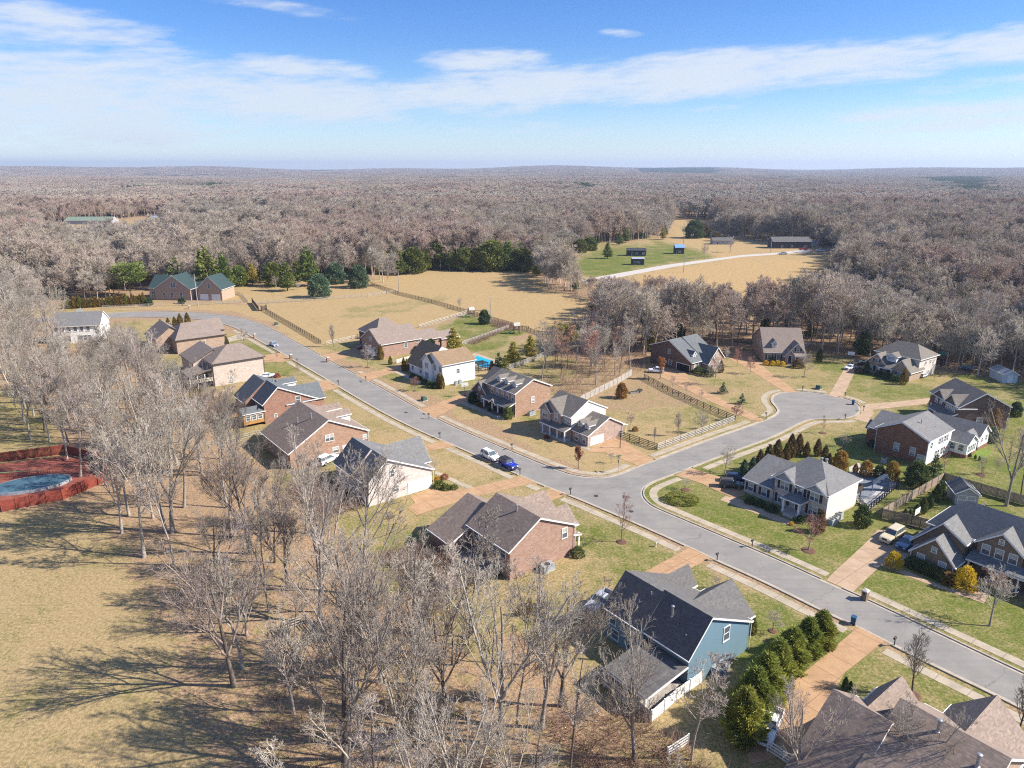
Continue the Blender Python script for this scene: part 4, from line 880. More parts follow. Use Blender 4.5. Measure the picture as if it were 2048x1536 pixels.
h.wins('x-', 179.6, (81.4, 79.6), .7, 1.0, 1.4, 'sb'); h.win('x-', 179.6, 80.2, 3.1, .9, .8, 's'); h.win('x-', 179.2, 73.8, .7, 1.6, 1.3, 'sm'); h.wins('y-', 71.6, (186.6, 189), 3.2, .7, .9, ''); h.wins('y-', 71.6, (185.2, 188.4), .8, .9, .7, ''); h.door('x-', 183.4, 77.4, .1); h.garage('y+', 82.6, 187, 4.6, 2.1); h.finish()
E6O = W(167.6, 104.3)
h = House('tan house with steep taupe roof one dormer and yellow shrubs in front', E6O, -38 - 6, (0, 0), roofm=SH_TAUPE)                           # E6
h.gable(0, 10.4, 0, 14, 'x', 6.4, 8.1, 2.95, 4.4, BR_TAN); h.gable(6.0, 10.3, -.8, 5, 'y', 8.3, 5.5, 3.0, None, BR_TAN, cut=(1, 0)); h.gable(5.2, 7.4, -1.8, 2, 'y', 6.3, 3.9, 2.5, None, BR_TAN, cut=(1, 0)); h.dormer(2.7, .9, 3.9, 'y-', 1.2, 1.2, 3, SD_CREAM)
h.wins('y-', 0, (1.4, 3.8), .8, 1.0, 1.5, 's'); h.win('y-', -.8, 8.5, 3.4, .8, 1.0, 's'); h.shed(7.4, 10.2, -2.4, -.8, 'y', 2.3, 2.9); [h.column(q, -2.2, 0, 2.3, .22) for q in (7.6, 10)]; h.slab(7.4, 10.2, -2.4, -.8, 0, .9, BR_ORANGE, 'porch_floor'); h.door('y-', -1.8, 6.3, .5, M_BLACK); h.steps('y-', -1.85, 6.3, 3, 1.6, BR_TAN)
h.win('y-', -.8, 9.2, .8, .9, 1.3, 's'); h.wins('x-', 0, (5, 8), 3.4, .8, 1.2, ''); h.finish()
h = H_('dark red brick house with blue grey roof and open side garage', 143, 109, SH_BLUEG)                                         # E7
h.gable(143.2, 148, 109.2, 122.8, 'x', 116.8, 7.25, 2.85, 5.0, BR_DARK); h.gable(148, 154, 109.0, 122.4, 'x', 116.6, 7.35, 2.85, 5.0, BR_RED, cut=(0, 1)); h.gable(148.6, 154.2, 107.6, 116, 'y', 151.4, 5.8, 3.0, None, BR_ROSE, cut=(1, 0)); h.gable(147.2, 149.8, 106.9, 112, 'y', 148.5, 4.2, 2.6, None, BR_ROSE, cut=(1, 0)); h.dormer(145.7, 110.4, 3.2, 'y-', 1.2, 1.2, 3, SD_WHITE)
h.win('x-', 143.2, 116, 1.0, 1.1, 1.2, ''); h.win('x-', 143.2, 116.6, 3.8, .7, 1.2, ''); h.garage('x-', 143.2, 111.8, 4.6, 2.1, mat('painted_interior_shade', (.012, .012, .014))); h.wins('y-', 109.2, (144.6, 146.4), .7, .9, 1.4, 'b'); h.wins('y-', 107.6, (150.6, 152.8), .7, .95, 1.5, 'b'); h.win('y-', 107.6, 151.4, 3.5, .7, .9, 'm'); h.door('y-', 106.9, 148.5, .1); h.finish()  # near-black door panels paint the shade inside the open garage
# ---- beyond the paddock
p = G(300, 600)
h = House('brick house with green roof and a twin garage beyond the paddock', p, -38 - 6, (0, 0), roofm=SH_GREEN)                               # green
h.gable(2.2, 17, .6, 12, 'y', 10.2, 9.6, 4.6, None, BR_TAN); h.gable(-.5, 6, 1.2, 13, 'x', 7, 9.0, 4.8, None, BR_TAN, cut=(1, 0)); h.hip(15, 21, 6, 12, 'x', 17, 19, 9, 6.4, 4, BR_TAN)
h.gable(19.4, 29.4, 1.6, 12, 'y', 24.4, 9.4, 4.6, None, BR_TAN)
for q in (22, 26.8): h.garage('y-', 1.6, q, 3.6, 2.6)
h.win('y-', 1.6, 24.4, 5.0, 1.2, 1.8, ''); h.wins('y-', .6, (9.6, 10.6), 5.2, 1.1, 2.0, ''); h.wins('y-', .6, (6, 9.2, 13), 1.1, 1.1, 2.0, ''); h.wins('y-', 1.2, (1, ), 1.0, 1.6, 2.6, ''); h.finish()
# ================================================================== VEHICLES
M_RIM = mat('alloy_rim', (.45, .46, .48), None, 5, .35, .7)
M_TAIL = mat('tail_lamp_red', (.35, .02, .02), None, 5, .3)
M_LAMP = mat('headlamp_glass', (.75, .77, .8), None, 5, .15, 0, .6)
M_TRIM = mat('dark_plastic', (.03, .03, .032), None, 5, .6)
def paint(name, c):
    if name in MATS: return MATS[name]
    m, n, b = pmat(name)
    b.inputs['Base Color'].default_value = c + (1,); b.inputs['Roughness'].default_value = .3; b.inputs['Coat Weight'].default_value = .7; b.inputs['Coat Roughness'].default_value = .06
    MATS[name] = m; return m
CAR = {  # L, W, H, hood z, belt z, deck z, cabin base front/rear, roof front/rear, wheelbase, wheel radius
    'suv': (4.7, 1.92, 1.78, 1.06, 1.1, 1.1, .95, -2.28, .15, -2.05, 2.8, .39), 'sedan': (4.75, 1.84, 1.45, .86, .93, .98, 1.0, -1.75, .25, -.95, 2.8, .34),
    'pickup': (5.7, 2.0, 1.92, 1.18, 1.22, 1.2, 1.0, -1.05, .35, -.85, 3.6, .41), 'jeep': (4.3, 1.86, 1.85, 1.1, 1.12, 1.12, .42, -2.05, .25, -1.98, 2.7, .42), 'topper': (5.6, 1.98, 1.95, 1.18, 1.2, 1.2, 1.0, -2.65, .35, -2.5, 3.5, .41)}
def car(label, kind, col, pos, head, cat='car', name='parked_car', roofm=None, s=.95, group=None, parts=True):
    L, Wd, Ht, hz, bz, dz_, cf, cr_, rf, rr, wb, wr = CAR[kind]
    e = thing(name, label, cat, pos + (0.03,) if len(pos) == 2 else pos, head, group); e.scale = (s, s, s)
    hw = Wd / 2; f, r = L / 2, -L / 2
    b = MB(); zb = .34 if kind != 'sedan' else .24
    secs = [(f, .80, .5, hz - .22), (f - .12, .93, zb, hz - .1), (f - .5, .99, zb, hz - .02), (cf + .05, 1, zb, hz + .03), (cf - .1, 1, zb, bz), (cr_ + .1, 1, zb, bz), (cr_ - .05, 1, zb, dz_), (r + .25, .99, zb, dz_), (r + .06, .94, zb + .08, dz_ - .05), (r, .88, zb + .2, dz_ - .25)]
    if kind == 'pickup': secs = secs[:7] + [(cr_ - .1, 1, zb, .62), (r + .16, 1, zb, .62), (r + .12, 1, zb, dz_), (r, .96, zb + .15, dz_)]
    rings = []
    for x, q, z0, z1 in secs:
        w_ = hw * q; i = len(b.v)
        b.v += [(x, -w_ * .9, z0), (x, -w_, z0 + .22), (x, -w_, (z0 + z1) / 2 + .1), (x, -w_ * .93, z1 - .03), (x, -w_ * .8, z1), (x, w_ * .8, z1), (x, w_ * .93, z1 - .03), (x, w_, (z0 + z1) / 2 + .1), (x, w_, z0 + .22), (x, w_ * .9, z0)]
        rings.append(i)
    for a, c in zip(rings, rings[1:]):
        for j in range(10): b.f.append((a + j, a + (j + 1) % 10, c + (j + 1) % 10, c + j)); b.m.append(0)
    b.f += [tuple(rings[0] + j for j in range(10)), tuple(rings[-1] + j for j in reversed(range(10)))]; b.m += [0, 0]
    if kind == 'pickup':
        for q in (-1, 1): b.box(r + .05, cr_ - .06, q * hw * .985 - .05, q * hw * .985 + .05, .6, dz_)
    # pillars and roof
    tw, th = hw * .76, Ht
    C = [(cf, hw * .88, bz), (rf, tw, th - .06), (rr, tw, th - .06), (cr_, hw * .88, bz)]
    for q in (-1, 1):
        b.tube([(C[0][0], q * C[0][1], bz - .02), (C[1][0], q * C[1][1], C[1][2])], .045, 5); b.tube([(C[3][0], q * C[3][1], bz - .02), (C[2][0], q * C[2][1], C[2][2])], .055, 5)
        mx = (rf + rr) / 2 + .1; b.tube([(mx, q * hw * .9, bz - .02), (mx, q * tw, th - .06)], .04, 5)
        if kind in ('suv', 'topper', 'jeep'): b.tube([(rr + .75, q * hw * .9, bz - .02), (rr + .72, q * tw, th - .06)], .045, 5)
    body = b.build('body', col, e)
    rp_ = MB().hull([(rf + .05, -tw - .03, th - .09), (rf + .05, tw + .03, th - .09), (rr - .05, tw + .03, th - .09), (rr - .05, -tw - .03, th - .09)], [(rf - .1, -tw * .86, th), (rf - .1, tw * .86, th), (rr + .1, tw * .86, th), (rr + .1, -tw * .86, th)])
    ro = rp_.build('roof_panel', roofm or col, e)
    if kind == 'suv':
        for q in (-1, 1): MB().tube([(rf - .2, q * tw * .85, th + .05), (rr + .2, q * tw * .85, th + .05)], .025, 5).build('roof_rail', M_TRIM, ro)
    i_ = .03
    MB().poly([(cf - i_, -hw * .84, bz), (cf - i_, hw * .84, bz), (rf - i_, tw - .04, th - .1), (rf - i_, -tw + .04, th - .1)]).build('windscreen', M_GLASS, e)
    MB().poly([(cr_ + i_, -hw * .84, bz), (cr_ + i_, hw * .84, bz), (rr + i_, tw - .04, th - .1), (rr + i_, -tw + .04, th - .1)]).build('rear_window', M_GLASS, e)
    for q in (-1, 1):
        MB().poly([(cf - .06, q * (hw * .885), bz), (cr_ + .06, q * (hw * .885), bz), (rr + .04, q * (tw - .0), th - .1), (rf - .05, q * (tw - .0), th - .1)]).build('side_window', M_GLASS, e)
        MB().box(f - .1, f + .01, q * hw * .62 - .2, q * hw * .62 + .17, hz - .36, hz - .18).build('headlight', M_LAMP, e)
        MB().box(r - .02, r + .06, q * hw * .74 - .12, q * hw * .74 + .12, dz_ - .38, dz_ - .12).build('tail_light', M_TAIL, e)
        MB().box(cf - .25, cf - .08, q * (hw + .12) - .1, q * (hw + .12) + .1, bz + .0, bz + .17).build('mirror', col, e)
        for x in (wb / 2, -wb / 2):
            wh = MB().wheel(0, 0, 0, wr, .24, 16).build('wheel', M_RUBBER, e, (x + .02, q * (hw - .10), wr))
            MB().wheel(0, q * .11, 0, wr * .62, .05, 10).build('rim', M_RIM, wh)
    MB().box(f - .06, f + .02, -hw * .42, hw * .42, hz - .42, hz - .16).build('grille', M_TRIM, e)
    MB().box(f - .15, f + .05, -hw * .86, hw * .86, zb + .02, zb + .22).build('bumper', M_TRIM if kind in ('jeep', 'suv') else col, e)
    if kind == 'jeep':
        MB().wheel(0, 0, 0, .38, .22, 16).build('spare_wheel', M_RUBBER, e, (r - .12, 0, 1.0), math.pi / 2)
        for q in (-1, 1):
            for x in (wb / 2, -wb / 2): MB().box(x - .55, x + .55, q * hw - .12, q * hw + .12, .86, .94).build('fender', M_TRIM, e)
    if kind == 'pickup': MB().box(r + .18, cr_ - .1, -hw * .9, hw * .9, .58, .64).build('load_bed', M_TRIM, e)
    return e
HS = R(128)
P_WHITE, P_BLUE, P_NAVY, P_SLATE = paint('white_car_paint', (.75, .76, .78)), paint('cobalt_paint', (.01, .03, .33)), paint('navy_paint', (.02, .03, .07)), paint('slate_blue_paint', (.10, .17, .27))
P_SILVER, P_SAND, P_RED, P_BRONZE = paint('silver_paint', (.36, .38, .45)), paint('sand_paint', (.56, .47, .31)), paint('red_paint', (.3, .02, .02)), paint('bronze_paint', (.07, .06, .05))
car('white suv with roof rails parked on the street behind the blue jeep', 'suv', P_WHITE, G(981, 918), HS + math.pi, 'suv', 'suv', None, 1.0)
car('cobalt blue jeep with black hard top parked on the street', 'jeep', P_BLUE, G(1017, 935), HS + math.pi, 'jeep', 'jeep', M_BLACK, 1.0)
car('silver sedan driving down the street near the paddock', 'sedan', P_SILVER, G(548, 692), HS + math.pi, 'sedan', 'sedan')
car('bronze brown suv parked on the drive of the corner house', 'suv', P_BRONZE, G(1462, 974), R(-12), 'suv', 'suv', None, .92)
car('dark navy suv parked behind the bronze brown one', 'suv', P_NAVY, G(1474, 963), R(-12), 'suv', 'suv', None, .92)
car('sand coloured pickup with a canopy over its bed beside the blue sedan', 'topper', P_SAND, G(1783, 1078), R(38 + 180), 'pickup', 'pickup_truck', None, .95)
car('slate blue sedan parked half in the shade of the garage gable', 'sedan', P_SLATE, G(1813, 1092), R(38 + 180), 'sedan', 'sedan')
car('white pickup with an open bed parked behind the tall evergreen hedge', 'pickup', P_WHITE, G(1537, 1462), R(38 + 200), 'pickup', 'pickup_truck')
car('silver grey pickup parked at the end of the blue sided house', 'pickup', P_SILVER, G(1200, 1212), R(38 + 192), 'pickup', 'pickup_truck')
car('white car at the head of the straight drive behind the round end of the road', 'sedan', P_WHITE, G(1700, 738), R(215), 'car', 'parked_car', None, .9)
car('dark pickup parked behind the white car near a narrow cypress', 'pickup', P_BRONZE, G(1716, 730), R(200), 'pickup', 'pickup_truck', None, .9)
car('white suv under the small trees beside the open side garage', 'suv', P_WHITE, G(1312, 745), R(170), 'suv', 'suv', None, .95)
car('white van parked at the side of the orange brick house with front dormers', 'suv', P_WHITE, G(655, 925), R(60), 'van', 'parked_car', None, 1.05)
car('white car in front of the pale brick hip roofed house', 'sedan', P_WHITE, G(534, 755), R(20), 'car', 'parked_car', None, .95)
car('dark red car on the drive of the dark rose brick house', 'sedan', P_RED, G(727, 697), R(38), 'car', 'parked_car', None, .9)
car('white utility cart parked against the pale side wall of the stone house', 'suv', P_WHITE, G(1846, 754), R(38), 'cart', 'utility_cart', None, .7)
car('red pickup at the dark farmhouse beyond the brown field', 'pickup', P_RED, G(1607, 500), R(180), 'pickup', 'pickup_truck', None, 1.1)
car('white car on the grass beside the red farm pickup', 'sedan', P_WHITE, G(1640, 503), R(170), 'car', 'parked_car', None, 1.3)
car('white car partly behind bare branches at the edge of the farm clearing', 'suv', P_WHITE, G(1668, 505), R(10), 'car', 'parked_car', None, 1.2)
car('grey car on the pale farm track', 'sedan', P_SILVER, G(1566, 509), R(185), 'car', 'parked_car', None, 1.2)

# ================================================================== FENCES
def rail_fence(label, pts, rails=4, ht=1.35, m=None, gap=2.5, group='timber rail fences', th=.045):
    m = m or M_DKWOOD; pts = [Vector(p + (0,)) for p in pts]
    e = thing('rail_fence', label, 'fence', tuple(pts[0]), 0, group)
    o = pts[0]; mb = MB(); post = MB().box(-.07, .07, -.07, .07, 0, ht + .1).mesh('post', m); bnd = (.14 if rails < 5 else .12)
    for a, c in zip(pts, pts[1:]):
        n_ = max(1, round((c - a).length / gap))
        for i in range(n_):
            p, q = a.lerp(c, i / n_) - o, a.lerp(c, (i + 1) / n_) - o
            for k in range(rails):
                z = ht * (.16 + .84 * k / max(rails - 1, 1)) - bnd / 2
                mb.bar((p.x, p.y, z), (q.x, q.y, z), th, bnd)
            link('post', post, None, e, p)
    link('post', post, None, e, pts[-1] - o)
    mb.build('rail', m, e)
    return e
def board_fence(label, pts, ht=1.8, m=None, gap=2.4, group='board fences', posts_out=True):
    m = m or M_GWOOD; pts = [Vector(p + (0,)) for p in pts]; o = pts[0]
    e = thing('board_fence', label, 'fence', tuple(o), 0, group)
    post = MB().box(-.07, .07, -.07, .07, 0, ht + .08).mesh('post', m); r_ = random.Random(len(label))
    for a, c in zip(pts, pts[1:]):
        n_ = max(1, round((c - a).length / gap))
        for i in range(n_):
            p, q = a.lerp(c, i / n_) - o, a.lerp(c, (i + 1) / n_) - o; mb = MB(); k = 14
            for j in range(k):
                s_, t_ = p.lerp(q, (j + .06) / k), p.lerp(q, (j + .94) / k); h = ht - r_.random() * .05
                mb.bar((s_.x, s_.y, .04), (t_.x, t_.y, .04), .025 + .012 * (j % 2), h)
            for z in (.35, ht - .35): mb.bar((p.x, p.y, z), (q.x, q.y, z), .085, .09)
            mb.build('panel', m, e); link('post', post, None, e, p)
    link('post', post, None, e, pts[-1] - o)
    return e
g = lambda *q: [G(*p) for p in q]
M_PALEW = mat('pale_rail_painted_light', (.52, .49, .44), (.38, .35, .31), 2, .85)  # pale wood, also paints sunlight and shade on some fence runs
rail_fence('black rail fence of the paddock along the curving street', g((531, 623), (585, 654), (642, 688)))
rail_fence('rail fence from the paddock gate to the dark rose brick house', g((652, 690), (740, 671)), 3, 1.2, M_PALEW)
rail_fence('long rail fence between the paddock and the conifers lawn', g((512, 608), (620, 602), (735, 593), (792, 585)), 3, 1.25, M_GWOOD)
rail_fence('black rail fence dividing the paddock from the big tan field', g((742, 570), (800, 590), (870, 607), (935, 626)))
rail_fence('pale rail fence behind the house with the narrow cypress', g((838, 656), (885, 642), (934, 627)), 3, 1.25, M_PALEW)
rail_fence('pale rail fence between the two lawns with climbing frames', g((893, 702), (960, 678), (1018, 657)), 4, 1.3, M_PALEW)
rail_fence('black rail fence behind both lawns with climbing frames', g((935, 626), (975, 638), (1030, 654), (1085, 672), (1110, 682)))
rail_fence('pale wooden fence with dark posts beside the little red wood', g((1012, 742), (1060, 725), (1100, 709), (1128, 696)), 5, 1.5, M_PALEW, 2.4, th=.03)
rail_fence('black rail fence beside the drive of the mottled corner house', g((1240, 874), (1278, 887), (1314, 900)))
rail_fence('sunlit pale rail fence along the side street', g((1314, 900), (1390, 872), (1470, 842)), 4, 1.35, M_PALEW)  # lit run of the dark fence, sunlight put into its pale rails
rail_fence('black rail fence climbing from the side street to the wood edge', g((1470, 842), (1420, 822), (1345, 788), (1288, 758)))
rail_fence('grey rail fence in front of the green roofed house', g((352, 612), (420, 609), (495, 605)), 3, 1.2, M_GWOOD)
rail_fence('grey rail fence below the column of narrow cypresses', g((205, 617), (270, 615), (325, 612)), 3, 1.2, M_GWOOD)
rail_fence('grey rail fence round the small lawn by the twin garage', g((430, 592), (472, 588), (484, 592), (495, 605)), 3, 1.2, M_GWOOD)
rail_fence('black metal fence round the covered pool of the corner house', g((1736, 1023), (1768, 997), (1796, 972)), 3, 1.25, M_BLACK, 1.2, th=.03)
rail_fence('weathered split rail fence behind the orange brick house', g((395, 897), (455, 886), (522, 869)), 3, 1.1, M_GWOOD)
rail_fence('white rail fence under the trees beside the red leaved thicket', g((1335, 1515), (1376, 1488)), 4, 1.2, M_WHITE)
rail_fence('white rail fence at the brown roofed house by the pickup', g((1534, 1502), (1592, 1540)), 4, 1.3, M_WHITE)
rail_fence('short white rail fence beside the bright mown lawn', g((793, 727), (832, 716)), 4, 1.1, M_WHITE)
rail_fence('white rail fence at the wood edge by the steep roofed house', g((1608, 696), (1630, 683)), 3, 1.2, M_WHITE)
rail_fence('dark rail fence behind the drive of the dark red brick house', g((1468, 684), (1512, 690)), 3, 1.2)
rail_fence('weathered split rail pen under the tall bare trees', g((566, 1262), (612, 1246), (640, 1278), (592, 1308), (566, 1262)), 4, 1.3, M_GWOOD, 2.2)
board_fence('weathered board fence between the corner house and the little wood', g((1160, 806), (1235, 768), (1264, 750)))
board_fence('light board fence between the covered pool and the shed garden', g((1762, 1036), (1822, 1000), (1886, 963)), 1.8, M_WOOD)
board_fence('brown board fence behind the sand coloured pickup', g((1762, 1036), (1812, 1048), (1866, 1062)), 1.8, M_WOOD)
board_fence('long brown board fence behind the grey garden shed', g((1886, 963), (1960, 985), (2060, 1014)), 1.8, M_WOOD)
board_fence('white board fence below the deck of the blue sided house', g((1404, 1364), (1352, 1402), (1302, 1446)), 1.6, M_WHITE)
board_fence('shaded pale fence along the back of the blue sided house', g((1200, 1366), (1250, 1404), (1300, 1446)), 1.5, M_PALEW)  # greyer than its white neighbour: shade put into the board colour
board_fence('short board fence beside the white screened porch', g((428, 800), (452, 790), (470, 782)), 1.7, M_WOOD)
M_REDW = mat('red_stained_boards', (.27, .06, .038), (.18, .042, .028), 1.0, .8, fine=.3)
board_fence('red stained board fence round the oval pool', g((4, 1024), (62, 1012), (126, 1000), (215, 962), (200, 925), (130, 908), (-60, 932)), 2.0, M_REDW)
tag(sheet('pool_deck', g((-80, 1030), (4, 1019), (122, 996), (205, 962), (190, 930), (130, 914), (-80, 940)), .25, mat('red_decking', (.27, .085, .055), (.19, .06, .042), .8, .8)), 'red decking round the oval pool behind red fence', 'deck')
e = thing('oval_pool', 'oval pool under a blue winter cover inside red fence', 'pool', G(62, 974) + (0.25,), R(25))
mb = MB(); el_ = lambda a, b_, z: [(a * math.cos(t * math.pi / 14), b_ * math.sin(t * math.pi / 14), z) for t in range(28)]
mb.hull(el_(6.6, 3.6, 0), el_(6.5, 3.5, .5)).build('pool_wall', M_STEEL, e)
MB().hull(el_(6.3, 3.3, .5), el_(3, 1.6, .58)).build('pool_cover', mat('blue_tarpaulin', (.07, .14, .18), (.045, .095, .13), .9, .6), e)
e = thing('balustrade', 'green topped balustrade at the edge of the red decking', 'railing', G(-4, 958) + (.25,), R(10))
M_GREENP = mat('light_green_paint', (.25, .5, .2))
MB().bar((0, 0, .95), (9, 0, .95), .09, .07).build('hand_rail', M_GREENP, e)
sp_ = MB().box(-.03, .03, -.03, .03, 0, .95).mesh('spindle', M_REDW)
for i in range(30): link('spindle', sp_, None, e, (i * .31, 0, 0))
# gates at the paddock
for i, (p, q, lab) in enumerate([((505, 606), (517, 622), 'dark timber gate wing nearer the green roofed house'), ((523, 622), (533, 620), 'dark timber gate wing at the start of the paddock fence')]):
    a, c = Vector(G(*p) + (0,)), Vector(G(*q) + (0,)); e = thing('gate_wing', lab, 'gate', tuple(a)); d = c - a; mb = MB()
    for k in range(6): mb.bar((0, 0, .15 + k * .32), (d.x, d.y, .15 + k * .32), .06, .25)
    mb.build('boards', M_DKWOOD, e)
    for t in (Vector(), d): MB().box(-.16, .16, -.16, .16, 0, 2.3).build('post', M_DKWOOD, e, t)

# ================================================================== STREET FURNITURE
def mailbox(label, pos, rot=HS, brickm=None, lampless=True):
    e = thing('mailbox', label, 'mailbox', pos + (0,), rot, 'mailboxes along the kerbs')
    if brickm:
        MB().box(-.34, .34, -.38, .38, 0, 1.32).build('pillar', brickm, e)
        MB().box(-.42, .42, -.46, .46, 1.32, 1.46).hull([(-.42, -.46, 1.46), (.42, -.46, 1.46), (.42, .46, 1.46), (-.42, .46, 1.46)], [(-.1, -.1, 1.62), (.1, -.1, 1.62), (.1, .1, 1.62), (-.1, .1, 1.62)]).build('cap', M_CONC, e)
        MB().box(-.11, .11, .37, .42, .95, 1.2).build('mail_flap', M_BLACK, e)
    else:
        MB().box(-.05, .05, -.05, .05, 0, 1.15).tube([(0, 0, .75), (0, .3, 1.05)], .03, 5).build('post', M_BLACK, e)
        n_ = 8; arc = [(.11 * math.cos(t * math.pi / n_), 1.22 + .13 * math.sin(t * math.pi / n_)) for t in range(n_ + 1)]
        prof = [(-.11, 1.06), (.11, 1.06)] + arc
        b_ = MB().hull([(x, -.18, z) for x, z in prof], [(x, .36, z) for x, z in prof]).build('box', M_BLACK, e)
        MB().box(.115, .13, .05, .10, 1.2, 1.4).build('flag', M_TAIL, b_)
    return e
MBX = [((1141, 989), 'black mailbox at the drive of the rose brick house'), ((1040, 949), 'black mailbox at the kerb by the blue jeep'), ((880, 876), 'black mailbox opposite the dormered brick house'), ((677, 770), 'black mailbox by the red brick house drive'),
       ((732, 762), 'black mailbox at the white house drive'), ((858, 837), 'black mailbox at the drive of the dormered brick house'), ((1024, 899), 'black mailbox before the mottled corner house'), ((1434, 1121), 'black mailbox at the blue sided house drive'),
       ((1504, 1094), 'black mailbox across the street from the blue sided house'), ((1788, 1292), 'black mailbox by the brown roofed house drive'), ((1605, 782), 'black mailbox at the drive of the steep roofed house'),
       ((1690, 794), 'black mailbox by the straight pink drive'), ((1727, 822), 'brown mailbox where the shared drives meet'), ((1690, 839), 'green mailbox on the lawn side of the round road end'), ((1532, 835), 'black mailbox at the long tan drive')]
for p, l in MBX: mailbox(l, G(*p))
for p, l, bm_ in [((1729, 1199), 'stout brick mailbox with pale cap beside the pink drive', BR_BROWN), ((656, 724), 'red brick mailbox by the dark rose brick house drive', BR_RED), ((582, 718), 'brown brick mailbox across from the red brick one', BR_BROWN), ((510, 676), 'brick mailbox at the bend of the street', BR_ROSE), ((379, 618), 'brick mailbox before the green roofed house', BR_ROSE)]: mailbox(l, G(*p), HS, bm_)
M_BIN = mat('blue_bin_plastic', (.03, .09, .17), None, 4, .5)
for p, l in [((1706, 1248), 'blue wheelie bin at the kerb by the hedge'), ((1706, 809), 'blue wheelie bin on the round road end')]:
    e = thing('wheelie_bin', l, 'wheelie bin', G(*p) + (.02,), HS + .3)
    MB().hull([(-.24, -.28, .08), (.24, -.28, .08), (.24, .28, .08), (-.24, .28, .08)], [(-.31, -.37, 1.0), (.31, -.37, 1.0), (.31, .37, 1.0), (-.31, .37, 1.0)]).build('bin_body', M_BIN, e)
    MB().hull([(-.34, -.42, 1.0), (.34, -.42, 1.0), (.34, .4, 1.0), (-.34, .4, 1.0)], [(-.28, -.36, 1.12), (.28, -.36, 1.12), (.28, .34, 1.09), (-.28, .34, 1.09)]).build('lid', M_BIN, e)
    MB().tube([(-.3, .44, 1.0), (.3, .44, 1.0)], .025, 6).build('handle', M_BIN, e)
    for q in (-.28, .28): MB().wheel(0, 0, 0, .12, .06, 12).build('wheel', M_RUBBER, e, (q, .28, .12), math.pi / 2)
e = thing('fire_hydrant', 'pale fire hydrant on the lawn opposite the oval hedge', 'hydrant', G(1311, 1093) + (0,))
MB().lathe([(.17, 0), (.17, .06), (.11, .08), (.11, .55), (.15, .57), (.15, .62), (.12, .68), (.06, .76), (.03, .8), (.03, .86)], 14).build('barrel', M_CREAM, e)
for q in (0, math.pi): MB().tube([(.1, 0, .45), (.2, 0, .45)], .055, 8).build('nozzle', M_GREY, e, None, q)
e = thing('street_sign', 'stop sign post with green street name blades at the junction', 'road sign', G(1236, 945) + (0,), R(100))
M_SIGNG = mat('sign_green', (.01, .22, .10), None, 5, .45); M_SIGNB = mat('sign_back_metal', (.20, .19, .17), None, 5, .5, .4)
MB().tube([(0, 0, 0), (0, 0, 3.1)], .035, 6).build('post', M_STEEL, e)
oc = lambda y: [(.38 * math.cos(math.pi / 8 + k * math.pi / 4), y, 2.35 + .38 * math.sin(math.pi / 8 + k * math.pi / 4)) for k in range(8)]
MB().hull(oc(.04), oc(.055)).build('stop_plate', M_SIGNB, e)
for a, z in ((0, 3.1), (math.pi / 2, 3.34)): MB().box(-.5, .5, -.012, .012, z, z + .22).build('name_blade', M_SIGNG, e, None, a)
e = thing('lamp_post', 'black lamp post at the edge of the corner house drive', 'lamp post', G(1240, 896) + (0,))
MB().tube([(0, 0, 0), (0, 0, 2.7)], [.09, .06], 8).build('post', M_BLACK, e); MB().lathe([(.08, 2.7), (.16, 2.78), (.19, 3.08), (.2, 3.1), (.04, 3.26), (.02, 3.34)], 8).build('lantern', M_BLACK, e)
def pole(label, px, py, ht, arms=1):
    e = thing('utility_pole', label, 'utility pole', G(px, py) + (0,), rng.random() * 3)
    MB().tube([(0, 0, 0), (0, 0, ht)], [.2, .13], 8).build('pole_shaft', M_GWOOD, e)
    if arms: MB().box(-1.1, 1.1, -.06, .06, ht - .9, ht - .76).build('crossarm', M_GWOOD, e)
    for q in (-1, 0, 1): MB().lathe([(.05, 0), (.07, .06), (.04, .16)], 8, (q * .95 * arms, 0, ht - .74 if arms else ht)).build('insulator', M_GREY, e) if arms or q == 0 else None
pole('tall grey utility pole at the corner of the tan field', 798, 588, 10.5, 0); pole('tall utility pole behind the first climbing frame', 981, 646, 9.5, 0); pole('utility pole before the twin garage', 396, 612, 13.5, 0)
pole('utility pole in front of the far yellow clearing', 1366, 500, 19, 1); pole('utility pole beside the dark farmhouse', 1541, 505, 10, 1); pole('thin utility pole at the near end of the farm track', 1367, 545, 10, 0)
M_TRG = mat('transformer_green', (.06, .12, .09), None, 4, .6)
for p, l in [((553, 650), 'green utility box beside the paddock fence'), ((848, 801), 'green utility box on the lawn by the kerb'), ((1637, 778), 'green utility box at the round road end')]:
    e = thing('utility_box', l, 'utility box', G(*p) + (0,), HS); MB().box(-.75, .75, -.7, .7, 0, .12).build('base', M_CONC, e)
    MB().hull([(-.62, -.58, .12), (.62, -.58, .12), (.62, .58, .12), (-.62, .58, .12)], [(-.6, -.5, .95), (.6, -.5, .95), (.6, .5, 1.05), (-.6, .5, 1.05)]).build('cabinet', M_TRG, e); MB().box(-.02, .02, -.62, -.57, .2, .9).build('hinge', M_STEEL, e)
M_ACF = mat('ac_casing', (.40, .42, .42), (.33, .35, .35), 3, .6, .2)
